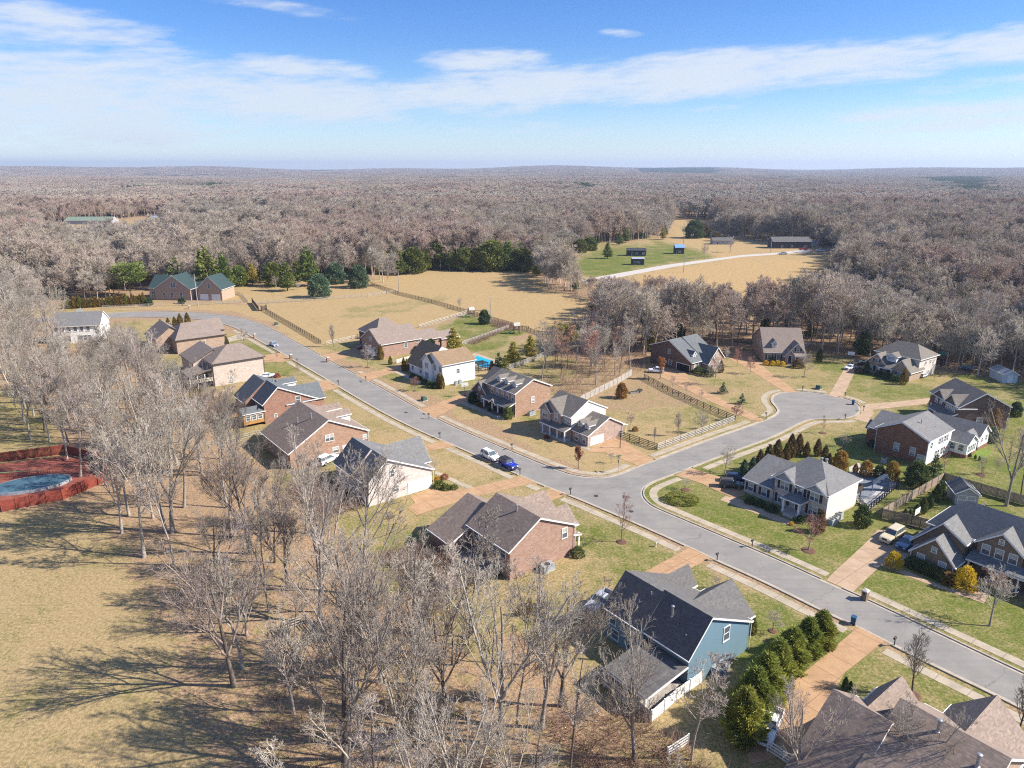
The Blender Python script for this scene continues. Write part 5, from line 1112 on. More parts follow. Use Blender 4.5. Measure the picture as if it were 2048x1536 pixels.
def ac(label, px, py, rot=R(38), s=1.0, big=False):
    e = thing('air_conditioner', label, 'air conditioner', G(px, py) + (0,), rot, 'air conditioners beside the houses'); w_ = .42 if not big else .6
    l_ = w_ if not big else 1.0
    c = MB().box(-l_, l_, -w_, w_, .08, .95); c.box(-l_ - .02, l_ + .02, -w_ - .02, w_ + .02, .9, 1.0)
    for k in range(9): c.box(-l_ - .012, l_ + .012, -w_ - .012, w_ + .012, .14 + k * .085, .165 + k * .085)
    c.build('casing', M_ACF, e); MB().lathe([(w_ * .8, 1.0), (w_ * .8, 1.03), (w_ * .2, 1.05)], 14).build('fan_grille', M_BLACK, e); MB().box(-l_ - .1, l_ + .1, -w_ - .1, w_ + .1, 0, .08).build('pad', M_CONC, e)
for a in [('grey air conditioner nearest the white house corner', 912, 770), ('second grey air conditioner along the white house wall', 920, 767), ('air conditioner by the orange brick wall', 1066, 829), ('air conditioner by the orange brick wall beside its twin', 1060, 831),
          ('first of three air conditioners at the corner house', 1662, 1049), ('middle of three air conditioners at the corner house', 1670, 1043), ('last of three air conditioners at the corner house', 1679, 1036),
          ('air conditioner against the rust brick wall', 1767, 925), ('air conditioner by the tan single storey house', 422, 704), ('air conditioner behind the tan single storey house', 375, 708)]: ac(*a)
ac('large packaged air conditioner beside the rose brick wall', 1094, 1140, R(38), 1, True); ac('large white air conditioner beside the blue wall', 1440, 1345, R(38), 1, True)
def hoop(label, px, py, rot, bc=None):
    e = thing('basketball_hoop', label, 'basketball hoop', G(px, py) + (0,), rot)
    MB().box(-.4, .4, -.3, .3, 0, .16).build('base', M_BLACK, e); MB().tube([(0, -.2, .1), (0, 0, 2.6), (0, .5, 3.0)], .06, 8).build('pole', M_BLACK, e)
    MB().box(-.9, .9, .5, .54, 2.7, 3.75).build('backboard', bc or M_WHITE, e)
    rr_ = [(.23 * math.cos(t * math.pi / 8), .8 + .23 * math.sin(t * math.pi / 8), 3.05) for t in range(17)]; MB().tube(rr_, .02, 5).build('rim', M_ORWOOD, e)
hoop('white basketball hoop beside the dormered house drive', 929, 792, R(200)); hoop('basketball hoop on the drive by the board fence', 1822, 1056, R(218)); hoop('basketball hoop beside the dark pickup at the road end', 1700, 727, R(150))
# ---- play things, sheds, pools
M_PLASTG = mat('green_plastic', (.02, .28, .16), None, 3, .4); M_TEAL = mat('teal_canvas', (.03, .25, .22), None, 3, .6)
def playset(label, px, py, rot, roofm, slidem):
    e = thing('climbing_frame', label, 'climbing frame', G(px, py) + (0,), rot)
    for x in (-.9, .9):
        for y in (-.9, .9): MB().box(x - .07, x + .07, y - .07, y + .07, 0, 3.0).build('post', M_DKWOOD, e)
    MB().box(-.95, .95, -.95, .95, 1.3, 1.42).build('platform', M_DKWOOD, e); MB().hull([(-1.2, -1.1, 2.95), (1.2, -1.1, 2.95), (1.2, 1.1, 2.95), (-1.2, 1.1, 2.95)], [(-1.1, -.05, 4.0), (1.1, -.05, 4.0), (1.1, .05, 4.0), (-1.1, .05, 4.0)]).build('roof', roofm, e)
    mb = MB()
    for k in range(8):
        t0, t1 = k / 8, (k + 1) / 8; f_ = lambda t: (-1.0 - 2.6 * t, 1.35 * (1 - t) ** 1.3 + .1)
        a, c = f_(t0), f_(t1); mb.hull([(a[0], -.28, a[1]), (a[0], .28, a[1]), (c[0], .28, c[1]), (c[0], -.28, c[1])], [(a[0], -.28, a[1] + .05), (a[0], .28, a[1] + .05), (c[0], .28, c[1] + .05), (c[0], -.28, c[1] + .05)])
        for q in (-.28, .28): mb.bar((a[0], q, a[1] + .05), (c[0], q, c[1] + .05), .04, .18)
    mb.build('slide', slidem, e)
    MB().bar((.9, 0, 2.4), (4.4, 0, 2.4), .12, .14).build('swing_beam', M_DKWOOD, e); MB().tube([(4.4, -1.1, 0), (4.4, 0, 2.5), (4.4, 1.1, 0)], .07, 6).build('swing_leg', M_DKWOOD, e)
    for x in (2.0, 3.2): MB().box(x - .25, x + .25, -.1, .1, .5, .55).tube([(x - .22, 0, .55), (x - .22, 0, 2.4)], .012, 4).tube([(x + .22, 0, .55), (x + .22, 0, 2.4)], .012, 4).build('swing', M_TRIM, e)
playset('climbing frame with green slide at the corner of the pale fence', 943, 634, R(20), M_PALEW, M_PLASTG); playset('climbing frame with green slide and swings on the second lawn', 1033, 667, R(15), M_PALEW, M_PLASTG)
playset('climbing frame with a teal roof at the wood edge', 1882, 728, R(60), M_TEAL, M_NAVY if 'M_NAVY' in globals() else M_TRIM)
e = thing('trampoline', 'round trampoline with a net at the wood edge', 'trampoline', G(1936, 740) + (0,)); M_NET = mat('dark_net', (.03, .04, .05))
MB().lathe([(2.15, .78), (2.3, .84), (2.15, .9)], 24).build('frame_ring', M_SLATE if 'M_SLATE' in globals() else paint('trampoline_blue', (.05, .2, .32)), e); MB().lathe([(2.1, .80), (2.1, .83)], 24).build('jump_mat', M_BLACK, e)
for k in range(8):
    a = k * math.pi / 4; x, y = 2.25 * math.cos(a), 2.25 * math.sin(a)
    MB().tube([(x, y, 0), (x, y, 2.5)], .035, 6).build('leg', M_STEEL, e)
nt = MB()
for k in range(32):
    a = k * math.pi / 16; nt.tube([(2.2 * math.cos(a), 2.2 * math.sin(a), .9), (2.2 * math.cos(a), 2.2 * math.sin(a), 2.4)], .014, 3, 0, False)
for z in (1.2, 1.5, 1.8, 2.1, 2.4): nt.tube([(2.2 * math.cos(t * math.pi / 12), 2.2 * math.sin(t * math.pi / 12), z) for t in range(25)], .014, 3, 0, False)
nt.build('net', M_NET, e)
def shed_(label, pos, rot, w_, d_, ez, rz, wallm, roofm, doorm, name='garden_shed', nd=2, glaze=False):
    h = House(label, pos, rot, (0, 0), name, roofm, 'shed'); h.gable(0, w_, 0, d_, 'x' if d_ < w_ else 'y', d_ / 2 if d_ < w_ else w_ / 2, rz, ez, None, wallm, 0, .2)
    dm = MB(); m2 = MB()
    for q in range(nd):
        x0 = w_ * K * (.5 - .2 * nd + .4 * q); x1 = x0 + w_ * K * .38; dm.box(x0, x1, -.05, -.01, .08, ez * K * .86)
        for a, b_ in ((x0, x0 + .09), (x1 - .09, x1)): m2.box(a, b_, -.08, -.05, .08, ez * K * .86)
        for z in (.08, ez * K * .42, ez * K * .86 - .09): m2.box(x0, x1, -.075, -.05, z, z + .09)
    do = dm.build('door', doorm, h.e); m2.build('door_trim', M_WHITE, do); h.finish()
shed_('grey garden shed with white trimmed double doors by the board fence', G(1908, 1008), -38 - 14, 3.2, 4.0, 1.9, 2.9, SD_GREY, SH_CHAR, SD_GREY)
shed_('pale metal garage at the edge of the wood', G(2004, 766), -38 - 4, 3.4, 5.6, 2.2, 3.1, paint('pale_metal_cladding', (.52, .56, .6)), mat('metal_roofing', (.42, .45, .48), (.34, .36, .38), 1, .45, .4), M_WHITE, 'metal_garage', 1)
e = thing('swimming_pool', 'turquoise swimming pool behind the white house', 'pool', (0, 0, 0)); PW = wpoly([(944, 719), (954, 712), (984, 722), (983, 733), (966, 736), (955, 730)])
cx = sum(p[0] for p in PW) / 6, sum(p[1] for p in PW) / 6
sheet('pool_surround', [(cx[0] + (p[0] - cx[0]) * 1.5, cx[1] + (p[1] - cx[1]) * 1.5) for p in PW], .06, M_WALK, e)
wt, n, b = pmat('pool_water'); b.inputs['Base Color'].default_value = (.01, .36, .50, 1); b.inputs['Roughness'].default_value = .12
sheet('water', PW, .10, wt, e)
rail_fence('black metal fence round the turquoise pool', g((938, 735), (962, 742), (990, 738), (992, 722)), 3, 1.3, M_BLACK, 1.4, th=.03)
e = thing('pool_pergola', 'dark pergola beside the turquoise pool', 'pergola', G(957, 745) + (0,), R(38))
for x in (0, 3.2):
    for y in (0, 2.6): MB().box(x - .08, x + .08, y - .08, y + .08, 0, 2.3).build('post', M_DKWOOD, e)
mb = MB()
for k in range(9): mb.box(-.3 + k * .45, -.2 + k * .45, -.4, 3.0, 2.4, 2.54)
for y in (0, 2.6): mb.box(-.4, 3.6, y - .05, y + .05, 2.26, 2.4)
mb.build('rafters', M_DKWOOD, e)
e = thing('covered_pool', 'winter covered pool with pale paved edge behind the corner house', 'pool', (0, 0, 0))
PD = wpoly([(1698, 935), (1716, 926), (1760, 940), (1800, 968), (1738, 1022), (1716, 1004), (1700, 980)]); sheet('pool_surround', PD, .05, mat('pale_paving', (.46, .43, .39), (.38, .35, .31), .7, .9), e)
sheet('pool_cover', wpoly([(1704, 966), (1716, 944), (1757, 953), (1772, 968), (1740, 994), (1722, 1000)]), .09, mat('grey_pool_cover', (.20, .225, .25), (.16, .18, .2), .6, .6), e)
e = thing('water_slide', 'curved grey water slide at the covered pool', 'water slide', G(1771, 981) + (0.06,), R(160))
M_SLD = mat('grey_blue_plastic', (.15, .19, .25), None, 2, .35)
cur = [(0, 0, 2.6), (.5, .2, 2.65), (1.4, .7, 2.2), (2.4, 1.3, 1.5), (3.4, 1.5, .95), (4.3, 1.1, .6), (5.0, .5, .35)]; mb = MB()
for a, c in zip(cur, cur[1:]):
    for o_, h_ in ((0, .07), (-.38, .4), (.38, .4)): mb.bar((a[0], a[1] + o_, a[2]), (c[0], c[1] + o_, c[2]), .76 if o_ == 0 else .09, h_)
mb.build('flume', M_SLD, e); MB().hull([(-.6, -.45, 0), (.5, -.45, 0), (.5, .45, 0), (-.6, .45, 0)], [(-.15, -.4, 2.55), (.3, -.4, 2.55), (.3, .4, 2.55), (-.15, .4, 2.55)]).build('ladder_tower', M_SLD, e); MB().tube([(2.4, 1.3, 0), (2.4, 1.3, 1.5)], .08, 6).build('leg', M_SLD, e); MB().tube([(3.9, 1.35, 0), (3.9, 1.35, .7)], .08, 6).build('leg', M_SLD, e)
for i, p in enumerate([(1727, 1013), (1722, 1008)]):
    e = thing('deck_chair', ['dark deck chair at the covered pool fence', 'second deck chair at the covered pool nearer the deck'][i], 'deck chair', G(*p) + (.06,), R(200))
    MB().box(-.3, .3, -.2, .9, .3, .36).build('seat', M_TRIM, e); MB().hull([(-.3, -.2, .34), (.3, -.2, .34), (.3, -.14, .34), (-.3, -.14, .34)], [(-.3, -.6, .95), (.3, -.6, .95), (.3, -.54, .95), (-.3, -.54, .95)]).build('backrest', M_TRIM, e)
    for x in (-.27, .27):
        for y in (-.1, .8): MB().box(x - .02, x + .02, y - .02, y + .02, 0, .3).build('leg', M_TRIM, e)
for i, p in enumerate([(1268, 786), (1278, 783)]):
    e = thing('raised_bed', ['grey raised garden bed near the wood edge', 'darker raised garden bed beside the grey one'][i], 'garden bed', G(*p) + (0,), R(10 + 50 * i)); f_ = MB()
    for a in ((-1.1, 1.1, -.6, -.5), (-1.1, 1.1, .5, .6), (-1.1, -1, -.5, .5), (1, 1.1, -.5, .5)): f_.box(*a, 0, .45)
    f_.build('bed_frame', (M_GWOOD, M_DKWOOD)[i], e); MB().box(-1, 1, -.5, .5, 0, .38).build('soil', mat('dark_soil', (.05, .037, .028)), e)
e = thing('house_flag', 'red and white striped flag on the porch of the brown brick house', 'flag', W(95.6, 25.2) + (1.75,), R(130))
MB().tube([(0, 0, 0), (.9, 0, 1.0)], .02, 6).build('flag_staff', M_WHITE, e)
fm = MB()
for k in range(11):
    for c_ in range(4):
        z0, z1 = .98 - k * .1, .98 - (k + 1) * .1; x0, x1 = .88 - .1 - c_ * .18, .88 - .1 - (c_ + 1) * .18; wv = .06 * math.sin(c_ * 1.4), .06 * math.sin((c_ + 1) * 1.4)
        fm.poly([(x0, wv[0], z0), (x1, wv[1], z0), (x1, wv[1], z1), (x0, wv[0], z1)], 2 if (k < 5 and c_ < 2) else k % 2)
link('flag_cloth', fm.mesh('flag_cloth', [mat('flag_red', (.45, .03, .03)), M_WHITE, mat('flag_blue', (.02, .03, .15))]), None, e)
# ---- farm beyond the tan field
M_DKCLAD = mat('dark_cladding', (.03, .035, .045), (.05, .05, .06), 1, .7); M_LTROOF = mat('pale_metal_roof', (.5, .55, .62), None, 1, .4, .3); M_BLROOF = mat('blue_metal_roof', (.22, .42, .75), None, 1, .4, .2)
def hut(label, px, py, w_, d_, ez, rz, wm, rm, name='farm_shed', cat='shed', rot=-38, wins=2):
    h = House(label, G(px, py), rot, (0, 0), name, rm, cat); h.gable(0, w_, 0, d_, 'x', d_ / 2, rz, ez, None, wm); h.door('y-', 0, w_ * .25, .05, M_DKWOOD)
    for k in range(wins): h.win('y-', 0, w_ * (.5 + .35 * k), 1.0, 1.2, 1.2, '')
    h.finish()
hut('dark long shed on the green farm lawn', 1255, 512, 11, 5, 3.6, 4.4, M_DKCLAD, M_DKCLAD); hut('small dark shed with a pale flat roof on the farm lawn', 1264, 530, 6.5, 4, 3.4, 3.8, M_DKCLAD, M_LTROOF, wins=1); hut('dark shed with a blue metal roof on the farm lawn', 1350, 508, 5.5, 5, 4, 5.4, M_DKCLAD, M_BLROOF, wins=1)
hut('dark low farmhouse among trees at the end of the track', 1545, 497, 25, 10, 4.6, 7, M_DKCLAD, SH_CHAR, 'farmhouse', 'house', wins=2); hut('white trailer beyond the red farm pickup', 1616, 491, 7, 3, 3, 3.4, SD_WHITE, M_LTROOF, 'trailer', 'trailer', wins=1)
hut('low grey farm building behind bushes on the lawn', 1425, 489, 14, 6, 3, 4.4, SD_GREY, SH_CHAR, 'farm_building', 'building', wins=2)
M_GRROOF = mat('green_metal_roof', (.20, .25, .19), (.17, .22, .165), .4, .6)
h = House('very long low barn with a pale green roof far in the wood', G(130, 449), -38 + 2, (0, 0), 'barn', M_GRROOF, 'barn'); h.gable(0, 43, 0, 13, 'x', 6.5, 6.6, 3.6, None, SD_GREY); h.finish()
hut('small shed with a bright blue roof far in the wood', 302, 441, 5, 4.4, 3.2, 4.6, SD_WHITE, M_BLROOF); 
e = thing('radio_mast', 'thin lattice radio mast on the far ridge', 'mast', (-215 * 5.3, 1421 * 3.6, 12)); mb = MB()
for q in range(3):
    a = q * 2.094; mb.tube([(2.4 * math.cos(a), 2.4 * math.sin(a), 0), (.8 * math.cos(a), .8 * math.sin(a), 75)], .55, 4)
for z in range(4, 74, 7): mb.lathe([(2.3 - z * .02, z), (2.3 - z * .02, z + .6)], 3)
mb.build('lattice', M_GREY, e); MB().tube([(0, 0, 74), (0, 0, 86)], .4, 5).build('aerial', M_GREY, e)
# ================================================================== TREES
def batch_tubes(P_, Rr, k):
    """P_ (N, n, 3) polylines, Rr (N, n) radii -> verts, quads"""
    N, n_ = Rr.shape
    T = np.empty_like(P_); T[:, 1:-1] = P_[:, 2:] - P_[:, :-2]; T[:, 0] = P_[:, 1] - P_[:, 0]; T[:, -1] = P_[:, -1] - P_[:, -2]
    T /= np.linalg.norm(T, axis=-1, keepdims=True) + 1e-9
    ref = np.where(np.abs(T[..., 2:3]) > .9, np.array([1., 0, 0]), np.array([0, 0, 1.]))
    X = np.cross(T, ref); X /= np.linalg.norm(X, axis=-1, keepdims=True) + 1e-9; Y = np.cross(T, X)
    a = np.arange(k) * 2 * np.pi / k
    V = P_[:, :, None] + Rr[:, :, None, None] * (X[:, :, None] * np.cos(a)[:, None] + Y[:, :, None] * np.sin(a)[:, None])
    idx = np.arange(N * n_ * k).reshape(N, n_, k)
    A, B_ = idx[:, :-1], idx[:, 1:]
    Q = np.stack([A, np.roll(A, -1, 2), np.roll(B_, -1, 2), B_], -1).reshape(-1, 4)
    return V.reshape(-1, 3), Q
def np_mesh(name, V, Q, m=None, smooth=False):
    me = bpy.data.meshes.new(name); V = np.asarray(V, np.float32); Q = np.asarray(Q, np.int32); c = Q.shape[1]
    me.vertices.add(len(V)); me.vertices.foreach_set('co', V.ravel()); me.loops.add(Q.size); me.loops.foreach_set('vertex_index', Q.ravel())
    me.polygons.add(len(Q)); me.polygons.foreach_set('loop_start', np.arange(0, Q.size, c, dtype=np.int32)); me.polygons.foreach_set('loop_total', np.full(len(Q), c, np.int32))
    if smooth: me.polygons.foreach_set('use_smooth', np.ones(len(Q), bool))
    me.update()
    if m: me.materials.append(m)
    return me
def join(parts):
    Vs, Qs, o = [], [], 0
    for V, Q in parts: Vs.append(V); Qs.append(Q + o); o += len(V)
    return np.concatenate(Vs), np.concatenate(Qs)
def grow(rs_, Pp, Rp, L_, spec):
    """children of the polylines Pp: spec = count, tmin, tmax, angle, length factor, radius factor, points, tropism, taper power, wander"""
    c, t0, t1, ang, lf, rf, n_, trop, tp, wan = spec
    N, m_ = Rp.shape
    t = np.sort(rs_.uniform(t0, t1, (N, c)), 1)
    f = t * (m_ - 1); i = np.minimum(f.astype(int), m_ - 2); fr = (f - i)[..., None]; ar = np.arange(N)[:, None]
    st = Pp[ar, i] * (1 - fr) + Pp[ar, i + 1] * fr
    T = Pp[ar, i + 1] - Pp[ar, i]; T /= np.linalg.norm(T, axis=-1, keepdims=True) + 1e-9
    rad = (Rp[ar, i] * (1 - fr[..., 0]) + Rp[ar, i + 1] * fr[..., 0]) * rf * rs_.uniform(.8, 1.15, (N, c))
    phi = (np.arange(c) * 2.4 + rs_.uniform(0, 6.3, (N, 1)) + rs_.normal(0, .5, (N, c)))
    ref = np.where(np.abs(T[..., 2:3]) > .95, np.array([1., 0, 0]), np.array([0, 0, 1.]))
    X = np.cross(T, ref); X /= np.linalg.norm(X, axis=-1, keepdims=True) + 1e-9; Y = np.cross(T, X)
    an = np.radians(rs_.normal(ang, ang * .2, (N, c)))[..., None]
    d = T * np.cos(an) + (X * np.cos(phi)[..., None] + Y * np.sin(phi)[..., None]) * np.sin(an)
    ln = L_[:, None] * lf * (1 - (t - t0) / max(1.05 * (1 - t0), .01)) ** tp * rs_.uniform(.7, 1.2, (N, c)) + L_[:, None] * lf * .12
    M_ = N * c; d = d.reshape(M_, 3); st = st.reshape(M_, 3); ln = ln.reshape(M_); rad = rad.reshape(M_)
    Pn = np.empty((M_, n_, 3)); Pn[:, 0] = st; seg = ln / (n_ - 1)
    for j in range(1, n_):
        d = d + rs_.normal(0, wan, (M_, 3)); d[:, 2] += trop
        d /= np.linalg.norm(d, axis=-1, keepdims=True); Pn[:, j] = Pn[:, j - 1] + d * seg[:, None]
    Rn = rad[:, None] * np.linspace(1, .4, n_)[None]
    return Pn, Rn, ln
def bare(seed, h, r0, specs, lean=.04, rmin=.016, tw=0, sides=(7, 5, 4, 3, 3, 3), tr=.25, npt=9):
    rs_ = np.random.RandomState(seed)
    P0 = np.zeros((1, npt, 3)); d = np.array([rs_.normal(0, lean), rs_.normal(0, lean), 1.])
    for j in range(1, npt):
        d = d + np.append(rs_.normal(0, lean * 1.3, 2), .12); d /= np.linalg.norm(d); P0[0, j] = P0[0, j - 1] + d * h / (npt - 1)
    R0 = (r0 * np.linspace(1, tr, npt) ** .9)[None]; R0[0, 0] *= 1.35
    P0[0, 0, 2] -= .15
    trunk = batch_tubes(P0, R0, sides[0]); crown = []; cur = [(P0, R0, np.array([h]))]
    lev = [(P0, R0, np.array([h]))]; tips = None
    for li_, sp_ in enumerate(specs):
        nxt = []
        for Pp, Rp, L_ in lev:
            Pn, Rn, ln = grow(rs_, Pp, Rp, L_, sp_); Rn = np.maximum(Rn, rmin * (1.6 if li_ < len(specs) - 1 else 1)); nxt.append((Pn, Rn, ln)); crown.append(batch_tubes(Pn, Rn, sides[li_ + 1]))
        lev = nxt; tips = nxt[-1][0]
    return trunk, join(crown), tips
def bark(name, c1, c2, rnd=.12): return mat(name, c1, c2, 1.6, .9, 0, .12, 5, .25, rnd)
BK_GREY = bark('grey_bark', (.34, .30, .255), (.21, .182, .155), .18)
BK_TWIG = bark('twig_bark', (.45, .395, .33), (.31, .265, .22), .26)
BK_DARK = bark('dark_bark', (.155, .125, .105), (.085, .07, .06), .2)
BK_RED = bark('reddish_twig', (.36, .19, .15), (.28, .15, .12), .15)
BK_FOR = bark('forest_twig', (.50, .42, .335), (.35, .29, .23), .22)
# full size woodland trees
def SP(n1, a1, l1, n2, n3, n4, up=.06, t0=.35):
    return [(n1, t0, .98, a1, l1, .62, 9, up, .6, .05), (n2, .12, .98, 30, .48, .58, 7, up * .9, .5, .06), (n3, .12, 1, 32, .46, .55, 5, .06, .45, .08), (n4, .1, 1, 34, .48, .6, 4, .05, .35, .1), (2, .15, 1, 34, .5, .7, 3, .04, .2, .12)]
KINDS = {}
def reg(k, seed, h, r0, specs, bk=BK_GREY, tw=BK_TWIG, **kw):
    t, c, tips = bare(seed, h, r0, specs, **kw)
    KINDS[k] = (np_mesh('trunk', *t, bk, True), np_mesh('crown', *c, tw), h, tips)
reg('tall0', 11, 19, .30, SP(12, 30, .60, 7, 5, 4), rmin=.0115); reg('tall1', 12, 20, .32, SP(13, 25, .62, 6, 5, 4, .08, .28), rmin=.0115); reg('tall2', 13, 17, .27, SP(12, 34, .56, 6, 5, 4, .06, .3), rmin=.0115)
FB = [(9, .14, .98, 28, .46, .6, 8, .09, .55, .05), (7, .12, 1, 30, .44, .58, 6, .07, .45, .08), (4, .1, 1, 34, .50, .6, 4, .05, .35, .1), (2, .12, 1, 34, .5, .7, 3, .04, .2, .12)]
reg('fork0', 21, 13, .30, [(4, .28, .55, 17, .95, .72, 10, .05, .1, .05)] + FB, lean=.03, rmin=.0115); reg('fork1', 22, 14, .28, [(3, .2, .5, 20, 1.0, .75, 10, .05, .1, .06)] + FB, rmin=.0115); reg('fork2', 27, 15, .31, [(6, .25, .8, 26, .75, .66, 10, .06, .25, .06)] + FB, BK_DARK, bark('dark_twig', (.30, .25, .21), (.20, .165, .14), .25), rmin=.0115)
SL = [(13, .35, .98, 36, .30, .5, 6, .06, .5, .07), (7, .15, 1, 36, .46, .55, 5, .04, .4, .1), (5, .1, 1, 36, .5, .6, 3, .03, .3, .14), (3, .1, 1, 36, .55, .7, 3, .02, .2, .15)]
reg('slim0', 31, 15, .13, SL, BK_DARK, rmin=.012); reg('slim1', 32, 13, .12, SL, BK_GREY, rmin=.012)
# garden trees of one metre unit height 6
reg('oval', 41, 6, .10, [(22, .25, .97, 30, .42, .5, 6, .10, .45, .06), (8, .15, 1, 30, .42, .55, 5, .08, .4, .1), (6, .1, 1, 32, .45, .6, 3, .06, .3, .15)], BK_DARK, BK_GREY, rmin=.010)
reg('round', 42, 4.6, .10, [(14, .28, .95, 52, .50, .55, 6, .04, .35, .1), (8, .15, 1, 42, .48, .55, 5, .04, .4, .15), (6, .1, 1, 42, .5, .6, 3, .03, .3, .2)], BK_GREY, BK_TWIG, rmin=.010)
reg('whip', 43, 7, .07, [(18, .22, .97, 34, .24, .5, 5, .06, .5, .08), (6, .15, 1, 35, .5, .55, 4, .04, .4, .12), (4, .1, 1, 35, .5, .6, 3, .03, .3, .15)], BK_GREY, BK_RED, rmin=.010)
reg('redround', 44, 4.6, .09, [(16, .28, .95, 48, .48, .55, 6, .05, .35, .1), (9, .15, 1, 40, .48, .55, 5, .05, .4, .15), (6, .1, 1, 42, .5, .6, 3, .03, .3, .2)], BK_GREY, BK_RED, rmin=.011)
# lower detail trees for the woods that go on behind
def FSP(n1, n2, n3, a=40, t0=.3): return [(n1, t0, .97, a, .46, .5, 6, .07, .5, .07), (n2, .12, 1, 36, .46, .55, 5, .05, .4, .1), (n3, .08, 1, 38, .50, .6, 3, .03, .3, .14), (3, .1, 1, 38, .5, .7, 2, .02, .2, .16)]
FOREST = []
for i, (h, a, tw) in enumerate([(17, 40, BK_FOR), (19, 34, BK_FOR), (16, 48, BK_FOR), (18, 38, bark('forest_pinkish', (.52, .40, .325), (.36, .27, .22), .15)), (15, 44, bark('forest_greyish', (.50, .44, .365), (.35, .305, .25), .2))]):
    t, c, _ = bare(60 + i, h, .2, FSP(15, 8, 7, a), rmin=.026, sides=(5, 4, 3, 3, 3), npt=7)
    FOREST.append((t, c, tw))
# evergreens
def sprigs(rs_, C, N_, l, w_, jit=.55, droop=0.0):
    """leaf sprays: rhombs at C pointing roughly along N_"""
    n_ = len(C); d = N_ + rs_.normal(0, jit, (n_, 3)); d[:, 2] -= droop; d /= np.linalg.norm(d, axis=1, keepdims=True) + 1e-9
    s = np.cross(d, rs_.normal(0, 1, (n_, 3))); s /= np.linalg.norm(s, axis=1, keepdims=True) + 1e-9
    L_ = l * rs_.uniform(.6, 1.3, (n_, 1)); W_ = w_ * rs_.uniform(.6, 1.3, (n_, 1))
    V = np.stack([C - d * L_ * .35, C + s * W_ * .5, C + d * L_ * .65, C - s * W_ * .5], 1)
    return V.reshape(-1, 3), np.arange(n_ * 4).reshape(-1, 4)
def column_crown(seed, h, r, n_, prof, l, w_, lump=.22, z0=.0):
    """closed crown following prof(t); lumps and hollows in its face"""
    rs_ = np.random.RandomState(seed); t = rs_.rand(n_ * 3) ** .85; ok = rs_.rand(n_ * 3) < np.array([prof(q) for q in t]) / max(prof(q) for q in np.linspace(0, 1, 30)) + .12; t = t[ok][:n_]; m_ = len(t)
    a = rs_.uniform(0, 6.283, m_); rad = np.array([prof(q) for q in t]) * r
    ph = rs_.rand(6) * 6.28
    lum = 1 + lump * (np.sin(a * 3 + t * 13 + ph[0]) * .5 + np.sin(a * 5 - t * 22 + ph[1]) * .35 + np.sin(a * 8 + t * 37 + ph[2]) * .3)
    rr = rad * lum * (1 - np.abs(rs_.normal(0, .16, m_)))
    C = np.stack([np.cos(a) * rr, np.sin(a) * rr, z0 + t * (h - z0) + rs_.normal(0, .03 * h, m_)], 1); C[:, 2] = np.clip(C[:, 2], z0 + .03, h)
    N_ = np.stack([np.cos(a), np.sin(a), np.full(m_, .75)], 1)
    return sprigs(rs_, C, N_, l, w_)
def whorl_crown(seed, h, r, layers, per, n_, prof, l, w_, z0=.12, rise=.12, droop=.1):
    """conifer of separate boughs in whorls, gaps between"""
    rs_ = np.random.RandomState(seed); Cs, Ns, tubes = [], [], []
    for k in range(layers):
        t = (k + rs_.uniform(-.3, .3)) / layers; t = min(max(t, 0), .985); z = h * (z0 + (1 - z0) * t)
        for j in range(max(3, int(per * (1 - .4 * t)))):
            a = rs_.uniform(0, 6.283); ln = r * prof(t) * rs_.uniform(.65, 1.15); m_ = max(6, int(n_ * ln / r))
            q = rs_.rand(m_) ** .7; side = rs_.normal(0, .17, m_) * ln * q + rs_.normal(0, .05 * r, m_)
            x = np.cos(a) * q * ln - np.sin(a) * side; y = np.sin(a) * q * ln + np.cos(a) * side; zz = z + ln * (rise * q - droop * q * q) + rs_.normal(0, .05 * r, m_)
            Cs.append(np.stack([x, y, zz], 1)); Ns.append(np.tile([[math.cos(a), math.sin(a), .45]], (m_, 1)))
            tubes.append([[0, 0, z - .02 * h], [math.cos(a) * ln * .5, math.sin(a) * ln * .5, z + ln * (rise * .5 - droop * .25)], [math.cos(a) * ln * .9, math.sin(a) * ln * .9, z + ln * (rise * .9 - droop * .8)]])
    tb = np.array(tubes); tv = batch_tubes(tb, np.tile([[.018 * h * .35, .012 * h * .3, .004 * h * .3]], (len(tb), 1)) + .005, 3)
    return sprigs(rs_, np.concatenate(Cs), np.concatenate(Ns), l, w_, .5), tv
def trunk_mesh(h, r, bk): return MB().tube([(0, 0, -.1), (0.02 * h * .2, 0, h * .5), (0, 0, h)], [r, r * .65, r * .2], 7).mesh('trunk', bk)
FO_PINE = foliage('pine_needles', (0.080, 0.123, 0.026), (0.174, 0.196, 0.041)); FO_YEL = foliage('yellowish_pine', (0.217, 0.217, 0.036), (0.392, 0.334, 0.051)); FO_SPR = foliage('dark_spruce', (0.041, 0.080, 0.032), (0.080, 0.123, 0.046))
FO_CYP = foliage('winter_cypress', (0.087, 0.080, 0.032), (0.189, 0.123, 0.051)); FO_ARB = foliage('arborvitae_green', (0.109, 0.131, 0.026), (0.210, 0.189, 0.036)); FO_GOLD = foliage('golden_arborvitae', (.13, .10, .018), (.26, .17, .028)); FO_HEDGE = foliage('leyland_hedge', (.11, .15, .03), (.29, .30, .06))
